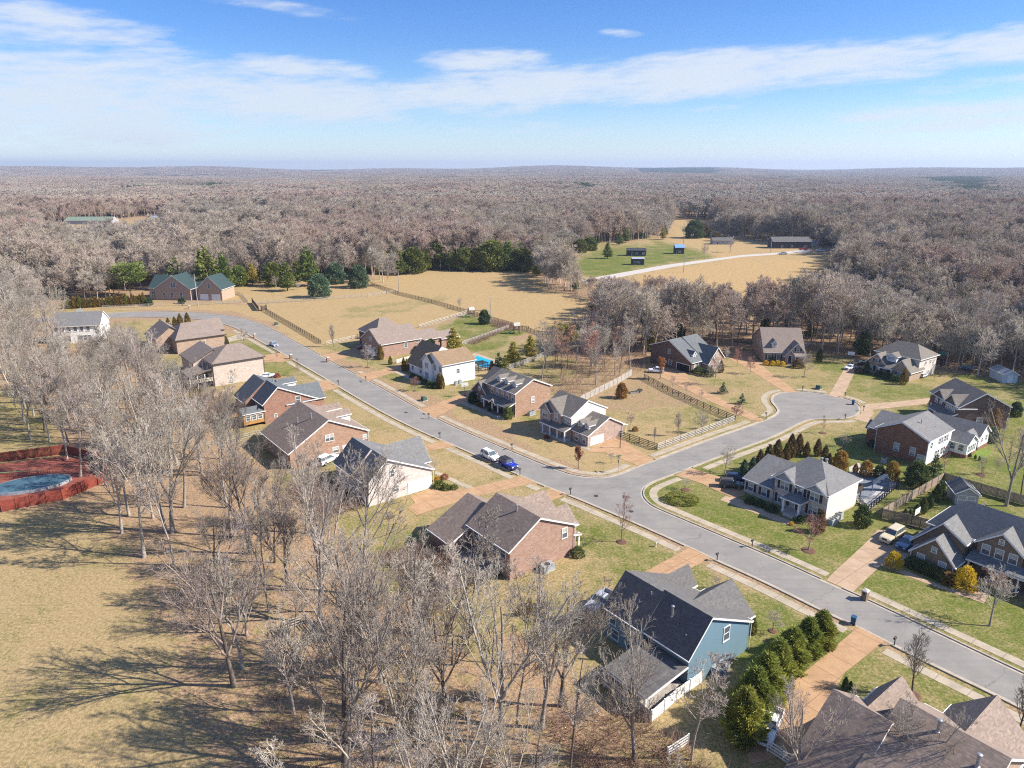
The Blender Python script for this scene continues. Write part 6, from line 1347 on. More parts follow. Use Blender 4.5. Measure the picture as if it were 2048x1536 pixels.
FO_BUSH = foliage('bush_leaves', (0.065, 0.094, 0.032), (0.123, 0.152, 0.051)); FO_YB = foliage('yellow_shrub', (.50, .33, .02), (.62, .44, .04)); FO_RUST = foliage('rusty_leaves', (.26, .10, .05), (.38, .16, .08)); FO_ORG = foliage('orange_tipped_green', (0.145, 0.160, 0.043), (0.435, 0.232, 0.058)); FO_BLUE = foliage('blue_green_spruce', (0.072, 0.123, 0.072), (0.131, 0.189, 0.102)); FO_LEAF = foliage('red_maple_buds', (.36, .12, .09), (.46, .20, .13))
cone = lambda t: (1 - t) ** .8; colm = lambda t: min(1, .55 + 1.8 * t) * min(1, ((1 - t) / .55) ** .7 if t > .45 else 1); ball = lambda t: math.sqrt(max(0, 1 - (2 * t - 1) ** 2)) * .9 + .1; flame = lambda t: min(1, .7 + t * 1.2) * (1 - t ** 2.2) + .03; dome = lambda t: math.sqrt(max(0, 1 - t * t))
EV = {}
def ev(k, crown, h, tr, fo): EV[k] = (crown if isinstance(crown, list) else [crown], h, tr, fo)
for i in range(3):
    ev('pine%d' % i, list(whorl_crown(70 + i, 10, 3.6, 17, 9, 46, lambda t: (1 - t) ** .65 * min(1, .6 + t * 2.4), .62, .30)), 10, .22, FO_PINE)
    ev('arb%d' % i, [column_crown(80 + i, 3, .55, 1500, flame, .26, .09)], 3, .07, FO_ARB)
    ev('cyp%d' % i, [column_crown(84 + i, 5, 1.0, 2600, colm, .38, .15, .3)], 5, .1, FO_CYP)
    ev('ley%d' % i, [column_crown(88 + i, 6, 1.95, 6500, lambda t: min(1, .75 + t) * (1 - t ** 2.0) ** .9 + .02, .8, .16, .42)], 6, .16, FO_HEDGE)
    ev('bush%d' % i, [column_crown(92 + i, 1.6, 1.0, 1300, dome, .24, .12, .25)], 1.6, .05, FO_BUSH)
    ev('spread%d' % i, list(whorl_crown(96 + i, 9, 4.6, 8, 8, 60, lambda t: .75 + .25 * math.sin(t * 3.1), .66, .34, .42, .16, .12)), 9, .2, FO_PINE)
    ev('round%d' % i, [column_crown(100 + i, 6, 2.7, 4200, lambda t: min(1, .75 + 1.1 * t) * math.sqrt(max(0, 1 - t ** 2.4)), .55, .26, .34)], 6, .16, FO_SPR)
    ev('spruce%d' % i, list(whorl_crown(104 + i, 6, 1.8, 16, 8, 24, lambda t: (1 - t) ** .9, .4, .17)), 6, .12, FO_SPR)
EVM = {}
def ev_mesh(k, fo):
    key = (k, fo.name)
    if key not in EVM:
        crown, h, tr, _ = EV[k]; q = np_mesh('crown', *crown[0], fo)
        t = trunk_mesh(h * .93, tr, BK_DARK)
        if len(crown) > 1:   # boughs join the trunk mesh
            Vt = np.array([v.co[:] for v in t.vertices]); Qt = [list(p.vertices) for p in t.polygons if len(p.vertices) == 4]
            V, Q = join([(Vt, np.array(Qt)), crown[1]]); t = np_mesh('trunk', V, Q, BK_DARK)
        EVM[key] = (q, t, h)
    return EVM[key]
def px_h(py, hp):
    d = F * SP_ + (py - 768) * CP; return hp * H / d / math.cos(PITCH + math.atan((py - 768) / F))
NCOUNT = {}
def evergreen(name, label, pos, h, k, fo=None, wscale=1.0, group=None, cat='tree', trunk=True):
    k = k if k[-1].isdigit() else k + str(rng.randrange(3)); fo = fo or EV[k][3]; q, t, hh = ev_mesh(k, fo); s = h / hh
    e = thing(name, label, cat, pos + (0,), rng.random() * 6.28, group); e.scale = (s * wscale, s * wscale, s)
    link('crown', q, None, e)
    if trunk: link('trunk', t, None, e)
    return e
def bare_tree(label, pos, h, k, group=None, name='bare_tree', wscale=1.0, leaves=None, dens=900, tilt=0, ls=.22):
    t, c, hh, tips = KINDS[k]; top = float(tips[..., 2].max()); s = h / top
    e = thing(name, label, 'tree', pos + (0,), rng.random() * 6.28, group); e.scale = (s * wscale, s * wscale, s)
    link('trunk', t, None, e); link('crown', c, None, e)
    if leaves:
        key = (k, leaves.name, dens)
        if key not in EVM:
            rs_ = np.random.RandomState(5); tp = tips.reshape(-1, 3); C = tp[rs_.randint(0, len(tp), dens)] + rs_.normal(0, .08, (dens, 3)); EVM[key] = np_mesh('leaves', *sprigs(rs_, C, rs_.normal(0, 1, (dens, 3)), ls * top / 6, ls * .6 * top / 6), leaves)
        link('leaves', EVM[key], None, e)
    return e
# ------------------------------------------------------------------ planting: evergreens one by one
def E_(label, x, y, hp, k, fo=None, ws=1.0, name='evergreen_tree', group=None, **kw): return evergreen(name, label, G(x, y), px_h(y, hp), k, fo, ws, group, **kw)
GP = 'conifers along the edge of the tan fields'
for x, y, hp, k, fo, ws in [(690, 553, 40, 'round', FO_PINE, 1), (760, 545, 44, 'round', FO_YEL, 1), (788, 543, 50, 'spread', FO_PINE, .8), (815, 543, 42, 'round', FO_PINE, 1.1), (840, 538, 52, 'pine', FO_YEL, 1.1), (865, 537, 50, 'round', FO_PINE, 1), (895, 535, 50, 'pine', None, 1.1), (918, 536, 46, 'round', FO_YEL, 1), (943, 536, 52, 'pine', None, 1.1), (968, 537, 46, 'round', FO_PINE, 1.1), (1000, 536, 52, 'pine', FO_YEL, 1.1), (1030, 535, 50, 'round', FO_PINE, 1.1), (1058, 545, 44, 'pine', None, 1.1), (1078, 538, 50, 'round', FO_YEL, 1), (1100, 527, 40, 'round', FO_PINE, 1), (480, 572, 40, 'round', FO_PINE, .9), (505, 570, 44, 'pine', FO_YEL, 1), (550, 572, 46, 'round', FO_PINE, .9), (596, 566, 48, 'pine', None, 1), (575, 582, 58, 'pine', None, 1), (617, 572, 78, 'pine', None, .95), (745, 546, 56, 'pine', None, .8), (775, 549, 42, 'pine', FO_YEL, .9), (800, 550, 46, 'pine', None, 1), (828, 546, 50, 'round', FO_PINE, 1), (852, 543, 46, 'pine', None, 1), (880, 539, 54, 'spread', FO_PINE, .9), (905, 541, 44, 'pine', None, 1),
      (930, 541, 44, 'round', FO_PINE, 1), (955, 541, 50, 'pine', FO_YEL, 1), (985, 541, 58, 'round', FO_PINE, 1.05), (1015, 541, 60, 'pine', None, 1.1), (1042, 541, 44, 'round', FO_PINE, 1), (1075, 552, 42, 'pine', None, 1), (1090, 532, 58, 'round', FO_PINE, 1), (1060, 522, 50, 'round', FO_PINE, 1), (1112, 512, 42, 'pine', None, 1), (1128, 513, 40, 'pine', None, 1),
      (1160, 505, 26, 'round', FO_PINE, 1.2), (1180, 501, 26, 'round', FO_PINE, 1.2), (530, 566, 38, 'spruce', None, 1.1), (705, 556, 40, 'pine', None, 1)]:
    E_('green conifer in the dense row along the far edge of the tan fields', x, y, hp, k, fo, ws, 'conifer', GP)
for l, x, y, hp, k, fo, ws, nm in [
    ('broad cedar with layered boughs beside the green roofed house', 262, 592, 66, 'spread', FO_PINE, 1.0, 'cedar_tree'), ('wide pine close behind the green roofed house', 355, 580, 64, 'pine', None, 1.2, 'conifer'), ('tallest white pine behind the twin garage', 418, 588, 92, 'pine', None, 1.1, 'conifer'), ('pine just beside the tallest white pine', 450, 586, 80, 'pine', None, .9, 'conifer'), ('slender yellowish conifer behind the green roof', 312, 570, 50, 'spruce', FO_YEL, 1, 'conifer'), ('dark round conifer by the long cypress column', 298, 611, 15, 'round', None, 1.1, 'conifer'), ('dark shrub conifer at the green roofed house gate', 364, 607, 12, 'round', None, 1.2, 'conifer'),
    ('small layered cedar at the wood edge beside the broad one', 228, 588, 24, 'spread', FO_PINE, 1.2, 'cedar_tree'),
    ('plump pine alone near the rail fence on the tan lawn', 640, 595, 46, 'round', FO_BLUE, .95, 'conifer'), ('plump pine behind the lone one on the tan lawn', 672, 567, 40, 'round', FO_BLUE, 1, 'conifer'), ('plump pine at the corner of two rail fences', 718, 575, 43, 'round', FO_BLUE, .95, 'conifer'),
    ('dark conifer alone on the green farm lawn', 1215, 517, 33, 'pine', None, 1.0, 'conifer'), ('pine by the farm lawn wood edge', 1238, 490, 26, 'pine', None, 1.1, 'conifer'), ('taller pine by the farm lawn wood edge', 1252, 485, 30, 'pine', None, 1, 'conifer'), ('small pine at the wood edge nearer the far yellow clearing', 1326, 479, 25, 'pine', FO_YEL, 1, 'conifer'), ('squat dark shrub at the farm wood edge', 1285, 477, 11, 'bush', None, 1.4, 'shrub'),
    ('dark cedar in the hedgerow tongue of the tan field', 1150, 582, 34, 'spruce', None, 1.1, 'cedar_tree'), ('dark cedar in the hedgerow beside the field corner', 1188, 622, 38, 'spruce', None, 1.3, 'cedar_tree'), ('dark cedar behind the dark red brick house', 1355, 686, 38, 'round', None, .8, 'cedar_tree'), ('yellow green pine left of the dark red brick house', 1302, 702, 62, 'pine', FO_YEL, .7, 'conifer'),
    ('flat topped pine above the little red wood', 1132, 706, 58, 'spread', FO_YEL, 1.0, 'conifer'), ('dark conifer clump before the far yellow clearing', 1388, 476, 34, 'round', None, 1.2, 'conifer'), ('brownish cedar beside the dark conifer clump', 1405, 474, 26, 'round', FO_CYP, 1.2, 'cedar_tree'), ('low cedar on the farm lawn near the clump', 1432, 482, 18, 'round', FO_CYP, 1.2, 'cedar_tree'), ('grey green conifer on the farm lawn', 1440, 487, 20, 'spruce', FO_BLUE, 1.5, 'conifer'), ('brown green conifer beside the dark farmhouse', 1660, 490, 34, 'round', FO_CYP, .9, 'conifer'), ('pine alone on the brown field', 1584, 592, 36, 'pine', None, 1.0, 'conifer'),
    ('small cedar in the brown field near the track', 1634, 546, 6, 'bush', None, 1.3, 'shrub'),
    ('dark pine standing among bare trees before the brown field', 1500, 622, 56, 'pine', FO_BLUE, .8, 'conifer'), ('dark pine beside its twin before the brown field', 1538, 622, 52, 'pine', FO_BLUE, .8, 'conifer'), ('spindly pine among bare trees before the brown field', 1455, 618, 48, 'pine', FO_BLUE, .9, 'conifer'),
    ('yellowish pine on the lawn behind the white house', 908, 703, 50, 'pine', FO_YEL, 1.15, 'conifer'), ('slim dark cedar behind the yellowish pine', 910, 680, 22, 'arb', FO_SPR, 1, 'cedar_tree'), ('green pine by the pale wooden fence', 1026, 732, 50, 'pine', FO_YEL, 1.0, 'conifer'), ('second green pine by the pale wooden fence', 1061, 719, 50, 'pine', FO_YEL, .95, 'conifer'), ('dark spruce beside the turquoise pool', 998, 752, 48, 'spruce', FO_SPR, 1.1, 'spruce_tree'), ('paler spruce tucked beside the pool spruce', 1010, 753, 44, 'spruce', FO_ARB, 1.0, 'spruce_tree'), ('brownish cypress at the turquoise pool fence', 984, 752, 30, 'cyp', None, 1, 'cypress_tree'), ('glossy dark magnolia near the first climbing frame', 969, 648, 28, 'round', FO_SPR, .85, 'magnolia_tree'),
    ('narrow cypress at the far corner of the rose brick gable', 732, 677, 26, 'arb', FO_ARB, 1, 'cypress_tree'), ('narrow cypress at the near corner of the rose brick gable', 762, 719, 30, 'arb', FO_GOLD, 1.1, 'cypress_tree'), ('small cypress by the short white rail fence', 781, 729, 17, 'arb', FO_ARB, 1.3, 'cypress_tree'), ('narrow cypress by the white house drive', 808, 741, 26, 'arb', FO_GOLD, 1, 'cypress_tree'), ('twin narrow cypress by the white house drive', 814, 742, 25, 'arb', FO_GOLD, 1, 'cypress_tree'), ('golden cypress at the white house corner', 878, 776, 30, 'arb', FO_GOLD, 1.1, 'cypress_tree'), ('second golden cypress at the white house corner', 884, 777, 29, 'arb', FO_GOLD, 1.1, 'cypress_tree'),
    ('dark leafy shrub tree between the white house and the pool house', 845, 706, 22, 'round', FO_SPR, .9, 'evergreen_tree'), ('rounder dark shrub tree by the pool house', 862, 700, 22, 'round', FO_SPR, 1, 'evergreen_tree'), ('round clipped evergreen at the porch of the dormered house', 1016, 837, 24, 'round', FO_PINE, .8, 'evergreen_tree'), ('round clipped evergreen at the garage end of the dormered house', 946, 806, 22, 'round', FO_SPR, .9, 'evergreen_tree'),
    ('small rounded tree with green leaves on the corner house lawn', 1243, 796, 30, 'round', FO_ORG, .75, 'evergreen_tree'), ('small spruce on the lawn of the dark red brick house', 1446, 787, 24, 'spruce', FO_BLUE, 1.4, 'spruce_tree'), ('smaller spruce nearer the round road end', 1483, 808, 22, 'spruce', FO_BLUE, 1.4, 'spruce_tree'), ('dark slender cedar beside the steep roofed house', 1638, 723, 28, 'arb', FO_SPR, 1.2, 'cedar_tree'), ('narrow cypress beside the open side garage', 1379, 745, 18, 'arb', FO_ARB, 1.2, 'cypress_tree'), ('narrow cypress at the far corner of the dark red brick house', 1441, 745, 24, 'arb', FO_CYP, 1.3, 'cypress_tree'),
    ('narrow dark cypress at the drive of the tan stone house', 1732, 747, 26, 'arb', FO_SPR, 1.2, 'cypress_tree'), ('golden cypress at the sunlit corner of the tan stone house', 1806, 769, 32, 'arb', FO_GOLD, 1.1, 'cypress_tree'), ('young cone conifer at the shared drive', 1858, 812, 14, 'spruce', FO_SPR, 1, 'conifer'), ('orange tipped cypress before the dark brick wall', 1987, 862, 44, 'cyp', FO_ORG, 1.1, 'cypress_tree'), ('bluish conifer behind the white annex', 1980, 884, 30, 'round', FO_BLUE, .8, 'conifer'), ('dark conifer behind the dark brick house', 2030, 832, 28, 'round', FO_SPR, .8, 'conifer'),
    ('tiny cone shrub on the bright lawn', 1940, 914, 9, 'arb', FO_SPR, 1.4, 'conifer'), ('tiny cone shrub second on the bright lawn edge', 1950, 918, 9, 'arb', FO_SPR, 1.4, 'conifer'), ('tiny cone shrub third on the bright lawn edge', 1958, 921, 9, 'arb', FO_SPR, 1.4, 'conifer'),
    ('round dark holly before the rust brick house', 1831, 972, 48, 'round', FO_BUSH, .85, 'holly_tree'), ('dark spruce at the white corner of the rust brick house', 1866, 960, 50, 'spruce', FO_SPR, 1.4, 'spruce_tree'), ('round dark holly on the lawn of the corner house', 1723, 1052, 40, 'round', FO_BUSH, .75, 'holly_tree'), ('brown cone shaped conifer at the corner house wall', 1638, 1064, 42, 'cyp', FO_CYP, 1.15, 'conifer'),
    ('blue green young spruce before the cypress screen', 1487, 953, 34, 'cyp', FO_BLUE, 1, 'spruce_tree'), ('second blue green young spruce before the cypress screen', 1504, 948, 34, 'cyp', FO_BLUE, 1, 'spruce_tree'),
    ('orange tipped evergreen at the end of the cypress screen', 1679, 940, 38, 'round', FO_ORG, .75, 'evergreen_tree'), ('small green evergreen beside the orange tipped one', 1710, 946, 19, 'cyp', FO_ORG, 1.2, 'evergreen_tree'), ('orange tipped evergreen behind the covered pool', 1731, 952, 30, 'round', FO_ORG, .8, 'evergreen_tree'), ('green evergreen behind the covered pool', 1757, 955, 24, 'round', FO_BUSH, .9, 'evergreen_tree'), ('tall orange tipped evergreen behind the water slide', 1783, 960, 36, 'round', FO_ORG, .7, 'evergreen_tree'),
    ('tall narrow cypress at the blue wall corner', 1505, 1268, 34, 'arb', FO_ARB, 1.0, 'cypress_tree'), ('narrow cypress at the brown roof ridge end', 1689, 1380, 24, 'arb', FO_SPR, 1.1, 'cypress_tree'), ('smaller cypress at the brown roof ridge end', 1700, 1378, 15, 'arb', FO_SPR, 1.2, 'cypress_tree'),
    ('tallest of the three small cones by the rose brick house', 1083, 1212, 30, 'arb', FO_GOLD, 1.3, 'conifer'), ('middle of the three small cones by the rose brick house', 1058, 1223, 26, 'arb', FO_GOLD, 1.2, 'conifer'), ('roundest of the three small cones by the rose brick house', 1037, 1231, 20, 'arb', FO_GOLD, 1.4, 'conifer'),
    ('dark pointed cypress at the tan single storey house', 454, 694, 22, 'arb', FO_ARB, 1.1, 'cypress_tree'), ('green bush tree by the white two storey house', 152, 678, 22, 'arb', FO_ARB, 1.3, 'cypress_tree'), ('second bush tree by the white two storey house', 131, 676, 20, 'arb', FO_ARB, 1.3, 'cypress_tree')]:
    E_(l, x, y, hp, k, fo, ws, nm)
for i, (x, y, hp) in enumerate([(1518, 944, 44), (1535, 940, 50), (1552, 930, 50), (1571, 923, 37), (1580, 915, 46), (1596, 908, 40), (1612, 914, 30), (1634, 912, 34), (1648, 926, 35), (1657, 932, 26)]):
    E_('brownish cypress in the dense screen behind the corner house', x, y, hp, 'cyp', None, .95, 'cypress_tree', 'cypress screen behind the corner house')
for x, y, hp in [(1808, 1042, 24), (1819, 1040, 22), (1832, 1034, 26), (1844, 1027, 32), (1858, 1017, 28), (1871, 1003, 34), (1881, 997, 30)]:
    E_('dark evergreen in the row along the light board fence', x, y, hp, 'cyp', FO_BUSH, 1.1, 'evergreen_tree', 'evergreens along the light board fence')
for x, y, hp in [(1640, 1290, 62), (1612, 1308, 66), (1580, 1335, 72), (1552, 1366, 76), (1528, 1400, 82), (1505, 1436, 86), (1486, 1474, 84)]:
    E_('broad leyland cypress in the tall hedge between drive and blue house', x, y, hp, 'ley', None, 1.0, 'leyland_cypress', 'tall hedge between drive and blue house')
for i in range(29):
    t = i / 28; x = 126 + 162 * t + rng.uniform(-1.5, 1.5); y = 618 - 9 * t; E_('bronze green arborvitae in the long row by the wood edge', x, y, rng.uniform(18, 25) if i > 1 else 15, 'arb', FO_GOLD if rng.random() < .6 else FO_ARB, 1.15, 'arborvitae', 'long arborvitae row by the wood edge')
for i, (x, hp) in enumerate([(322, 15), (337, 17), (350, 18), (361, 23), (376, 24)]): E_('pointed arborvitae in the short row behind the tan house roof', x, 653 - i, hp, 'arb', FO_GOLD, 1.3, 'arborvitae', 'short arborvitae row behind the tan house')
# shrubs
def shrub(label, x, y, hp, fo=None, ws=1.0, grp=None): return E_(label, x, y, hp, 'bush', fo, ws, 'shrub', grp, cat='shrub', trunk=False)
shrub('bright yellow cone shrub at the drive of the brown brick house', 1787, 1134, 28, FO_YB, .75); shrub('tall bright yellow shrub at the brown brick porch', 1928, 1176, 40, FO_YB, .65)
for l, x, y, hp, fo, ws in [('yellow shrub below the steep roofed house', 1532, 730, 9, FO_YB, 1), ('second yellow shrub below the steep roofed house', 1545, 731, 9, FO_YB, 1), ('third yellow shrub below the steep roofed house', 1555, 731, 10, FO_YB, .9), ('fourth yellow shrub below the steep roofed house', 1565, 732, 9, FO_YB, 1), ('green shrub at the steep roofed house window', 1541, 723, 15, FO_BUSH, .9), ('brown shrub at the steep roofed porch', 1596, 735, 16, FO_CYP, 1.1),
    ('green flowering shrub by the white side garage door', 879, 975, 14, FO_PINE, 1.2), ('low green shrub by the tan path', 893, 979, 11, FO_PINE, 1.2), ('low green shrub where path meets drive', 908, 978, 9, FO_PINE, 1.3), ('orange flowering shrub at the whitewashed brick corner', 874, 962, 9, FO_YB, 1), ('reddish shrub beside the tan path', 889, 957, 9, FO_RUST, 1.3),
    ('green shrub at the dark red brick garage', 1396, 748, 15, FO_BUSH, 1), ('dark shrub at the dark red brick door', 1417, 752, 18, FO_SPR, .9), ('dark shrub under the tan stone porch', 1775, 758, 13, FO_SPR, 1.2), ('dark shrub by the tan stone entrance', 1790, 763, 13, FO_SPR, 1.2), ('dry tan shrub beside the tan stone house drive', 1718, 746, 11, FO_CYP, 1.2), ('dark shrub bed at the tan stone window', 1758, 752, 11, FO_SPR, 1.2),
    ('dark shrub at the rust brick house end', 1744, 893, 16, FO_SPR, .8), ('dark shrub by the white house door', 850, 768, 10, FO_SPR, 1.2), ('second dark shrub by the white house door', 861, 773, 11, FO_SPR, 1.2), ('third dark shrub by the white house door', 871, 776, 11, FO_SPR, 1.2), ('shrub under the white house low window', 826, 755, 8, FO_SPR, 1.3), ('shrub beside the white house low window', 838, 760, 8, FO_SPR, 1.3),
    ('dry grass clump at the dormered house bed', 958, 812, 8, FO_CYP, 1.2), ('second dry grass clump at the dormered house bed', 966, 815, 8, FO_CYP, 1.2), ('dark shrub before the dormered house porch', 984, 822, 9, FO_SPR, 1.4), ('low red shrub on the corner house front', 1093, 876, 7, FO_RUST, 1.2), ('dark shrub beside the shade bed of the pale brick corner house', 1500, 1006, 12, FO_SPR, 1.3), ('dark shrub in the shade bed of the pale brick corner house', 1520, 1012, 12, FO_SPR, 1.4), ('dark shrub under the shuttered low window', 1543, 1022, 12, FO_SPR, 1.4), ('shrub by the pale brick porch steps', 1600, 1044, 13, FO_SPR, 1), ('yellow green low shrub by the pale brick porch', 1583, 1050, 6, FO_YB, 1.2),
    ('clipped green yellow shrub below the steep garage gable', 1897, 1166, 20, FO_ORG, 1.1), ('rusty shrub beside the brown brick porch', 1948, 1178, 11, FO_RUST, 1.1), ('grassy clump by the rose brick house corner', 1156, 1112, 18, FO_BUSH, 1), ('brown shrub on the pale brick house lawn', 555, 755, 9, FO_RUST, 1), ('small brown evergreen beside the drive of the mottled house', 1270, 862, 9, FO_ORG, 1), ('dark low shrubs at the dark brick porch', 1886, 845, 13, FO_SPR, 1.4), ('dark shrub by the dark brick front', 1868, 822, 11, FO_SPR, 1.2), ('pale woodpile like dry shrub along the dark brick wall', 1925, 850, 9, FO_CYP, 1.6), ('dry shrub in the bed along the dark brick wall', 1945, 856, 9, FO_CYP, 1.6)]:
    shrub(l, x, y, hp, fo, ws)
for i in range(9):
    t = i / 8; x, y = 1822 + 72 * t, 1132 + 32 * t; E_('dark clipped hedge plant under the garage gable windows', x, y, 19, 'bush', FO_BUSH, .95, 'hedge_plant', 'clipped hedge under the garage gable', cat='hedge', trunk=False)
# oval hedge ring
rs_ = np.random.RandomState(8); n_ = 5200; a = rs_.uniform(0, 6.283, n_); a = a[np.abs(a - 4.3) > .0]; n_ = len(a); q = rs_.uniform(0, 6.283, n_); rr_ = .62 * rs_.uniform(.75, 1, n_)
C = np.stack([(2.35 + rr_ * np.cos(q)) * np.cos(a), (1.5 + rr_ * np.cos(q)) * np.sin(a), .55 + .62 * np.sin(q) * rs_.uniform(.75, 1, n_)], 1); C[:, 2] = np.maximum(C[:, 2], .05)
N_ = np.stack([np.cos(q) * np.cos(a), np.cos(q) * np.sin(a), np.sin(q) + .3], 1)
o = link('hedge', np_mesh('hedge', *sprigs(rs_, C, N_, .22, .1), FO_HEDGE), None, None, G(1363, 1003) + (0,), R(-20)); tag(o, 'oval ring shaped hedge on the lawn at the inner corner', 'hedge')
# ------------------------------------------------------------------ garden trees, bare
M_MULCH = mat('bark_mulch', (.16, .085, .055), (.11, .06, .04), 3, .95, fine=.3)
def B_(label, x, y, hp, k, ws=1.0, mulch=0, **kw):
    p = G(x, y); e = bare_tree(label, p, px_h(y, hp), k, None, kw.pop('name', 'bare_garden_tree'), ws, **kw)
    if mulch:
        o = MB().lathe([(mulch, 0), (mulch * .8, .1), (mulch * .2, .16)], 14).build('mulch_ring', kw.get('mm', M_MULCH), None, p + (.005,)); tag(o, ' '.join(('mulch ring under the ' + label).split()[:15]), 'mulch ring')
    return e
for l, x, y, hp, k, ws, mu in [('upright bare tree before the pale rail fence', 667, 694, 46, 'oval', .8, 0), ('bare tree at the dark rose brick drive', 735, 735, 48, 'round', .9, .8), ('red twigged little tree on the white house lawn', 829, 782, 30, 'redround', 1, .6), ('bare oval tree inside the sunlit rail fence', 1356, 872, 48, 'oval', .9, 0), ('bare grey tree inside the sunlit rail fence', 1404, 867, 48, 'round', .9, 0), ('thin bare sapling behind the black rail fence', 1309, 887, 34, 'oval', .6, 0), ('small bare tree on the corner house lawn', 1223, 926, 24, 'round', .9, 0), ('bare spreading tree along the side street', 1449, 948, 60, 'round', .85, 0),
    ('small round bare tree near the oval hedge', 1371, 980, 26, 'round', 1, .9), ('tall thin reddish tree opposite the junction', 1243, 1084, 96, 'whip', 1.1, .9), ('reddish bare tree before the pale brick corner house', 1617, 1101, 70, 'redround', .95, 1.1), ('tall bare tree on the lawn of the brown brick house', 1979, 1252, 112, 'round', .8, 0), ('dense oval bare tree in a stone ring', 1823, 1390, 112, 'oval', 1.0, 1.0), ('dense oval bare tree at the corner of the brown roof', 2032, 1478, 118, 'oval', .95, 0), ('small bare tree on the blue sided house lawn', 1545, 1262, 44, 'round', 1, .6), ('tiny bare tree before the blue sided house', 1432, 1178, 26, 'round', 1, 0),
    ('thin bare tree on the lawn inside the round road end', 1645, 866, 36, 'whip', .9, .9), ('low spreading bare tree on the lawn by the rust brick wall', 1685, 892, 26, 'round', 1.35, .5), ('bare tree on the steep roofed house lawn', 1608, 754, 52, 'round', .8, .7), ('bare tree on the dark red brick house lawn', 1430, 770, 58, 'round', .8, 0), ('bare reddish tree beside the long tan drive', 1500, 748, 36, 'redround', .8, 0), ('bare tree nearer the shaded drive', 1474, 733, 38, 'redround', .8, 0), ('grey bare tree at the shade edge', 1452, 723, 30, 'round', .8, 0),
    ('bare sapling by the tan drive verge', 1345, 774, 24, 'round', .8, 0), ('leaning sapling in the tan drive verge', 1403, 800, 22, 'round', .7, 0), ('sapling with mulch in the tan drive verge', 1372, 786, 20, 'round', .8, 0), ('thin bare tree by the brown board fence', 1960, 966, 34, 'whip', 1, 0), ('bare tree on the grass behind the garden shed', 1962, 950, 40, 'round', .7, .9), ('tall thin bare tree behind the garden shed', 1887, 948, 56, 'whip', 1.1, 0), ('bare tree below the bright lawn', 1990, 948, 36, 'round', .8, 0),
    ('thin bare tree on the verge by the red brick drive', 554, 722, 24, 'whip', .9, 0), ('reddish whip on the verge near the red brick drive', 598, 752, 36, 'whip', 1, 0), ('bare tree at the bend of the street', 490, 694, 40, 'round', .8, 0), ('bare bush tree at the whitewashed brick corner', 869, 948, 34, 'round', .8, 0), ('small bare tree on the tan lawn by conifers', 553, 576, 26, 'round', 1.1, 0), ('small bare tree second on the tan lawn', 575, 573, 24, 'round', 1.2, 0), ('low bare fruit tree on the tan lawn', 596, 580, 16, 'round', 1.4, 0), ('bare tree at the black rail fence before the tan field', 920, 618, 24, 'round', .9, 0),
    ('bare reddish tree at the porch of the brown brick house', 1985, 1190, 46, 'redround', 1.2, 0), ('bare tree before the farm track', 1460, 505, 34, 'round', 1, 0), ('bare tree beside the farm track', 1410, 517, 30, 'round', 1, 0), ('large bare tree over the dark farmhouse', 1635, 495, 42, 'round', 1.2, 0)]:
    B_(l, x, y, hp, k, ws, mu)
B_('small oak with rusty red leaves on the corner lawn', 1157, 937, 46, 'oval', .9, 0, leaves=FO_RUST, dens=1500, name='oak_tree', ls=.3)
B_('small tree with sparse brown leaves behind the mottled house', 1260, 858, 34, 'round', .9, 0, leaves=FO_RUST, dens=220, name='oak_tree', ls=.26)
B_('orange leaved tree beside the open side garage', 1320, 758, 46, 'oval', 1, 0, leaves=FO_RUST, dens=1500, name='oak_tree', ls=.32)
B_('dark red leaved tree at the end of the black rail fence', 1470, 841, 34, 'round', 1.0, 0, leaves=FO_RUST, dens=700, name='maple_tree', ls=.26)
B_('reddish leaved shrub tree inside the black rail fence', 1408, 858, 20, 'round', 1.2, 0, leaves=FO_RUST, dens=300, name='maple_tree', ls=.22)
# ------------------------------------------------------------------ the woods: individuals near, one mass behind
SEEN = [[(120, 600), (288, 545), (440, 555), (560, 572), (740, 552), (900, 548), (1060, 545), (1090, 580), (1180, 602), (1172, 650), (1120, 690), (1075, 700), (1010, 760), (700, 790), (600, 730), (470, 690), (440, 645), (215, 640), (215, 615), (122, 622)], [(112, 622), (205, 616), (208, 662), (150, 668), (112, 660)],
        [(305, 655), (450, 640), (560, 690), (770, 810), (745, 905), (650, 880), (520, 800), (420, 745), (400, 715), (330, 690)], [(1140, 515), (1200, 488), (1420, 470), (1660, 490), (1665, 535), (1640, 585), (1420, 575), (1330, 550), (1180, 550)], [(1348, 430), (1425, 431), (1442, 470), (1345, 475)], [(80, 440), (225, 433), (320, 430), (330, 440), (225, 450), (85, 458)],
        [(1318, 672), (1610, 656), (1612, 735), (1320, 735)], [(1735, 690), (1862, 690), (1862, 765), (1735, 760)], [(960, 745), (1060, 690), (1290, 860), (1000, 850)], [(860, 880), (880, 990), (735, 1015), (670, 930), (720, 850)]]
def hides(x, y, h, half=2.4):
    """would a tree of height h standing at x, y cover ground or houses that lie open in the survey"""
    bad = np.zeros(np.shape(x), bool)
    for fz in (.45, .75, 1.0):
        for fx in (-.7, 0, .7) if fz < 1 else (0,):
            a, c = PX(x + fx * half, y, h * fz)
            for q in SEEN: bad |= pip(np.atleast_1d(a), np.atleast_1d(c), q).reshape(np.shape(x))
    return bad
def fit_h(p, h, lo=7):
    while h > lo:
        if not hides(np.array(p[0]), np.array(p[1]), h): return h
        h *= .88
    return None
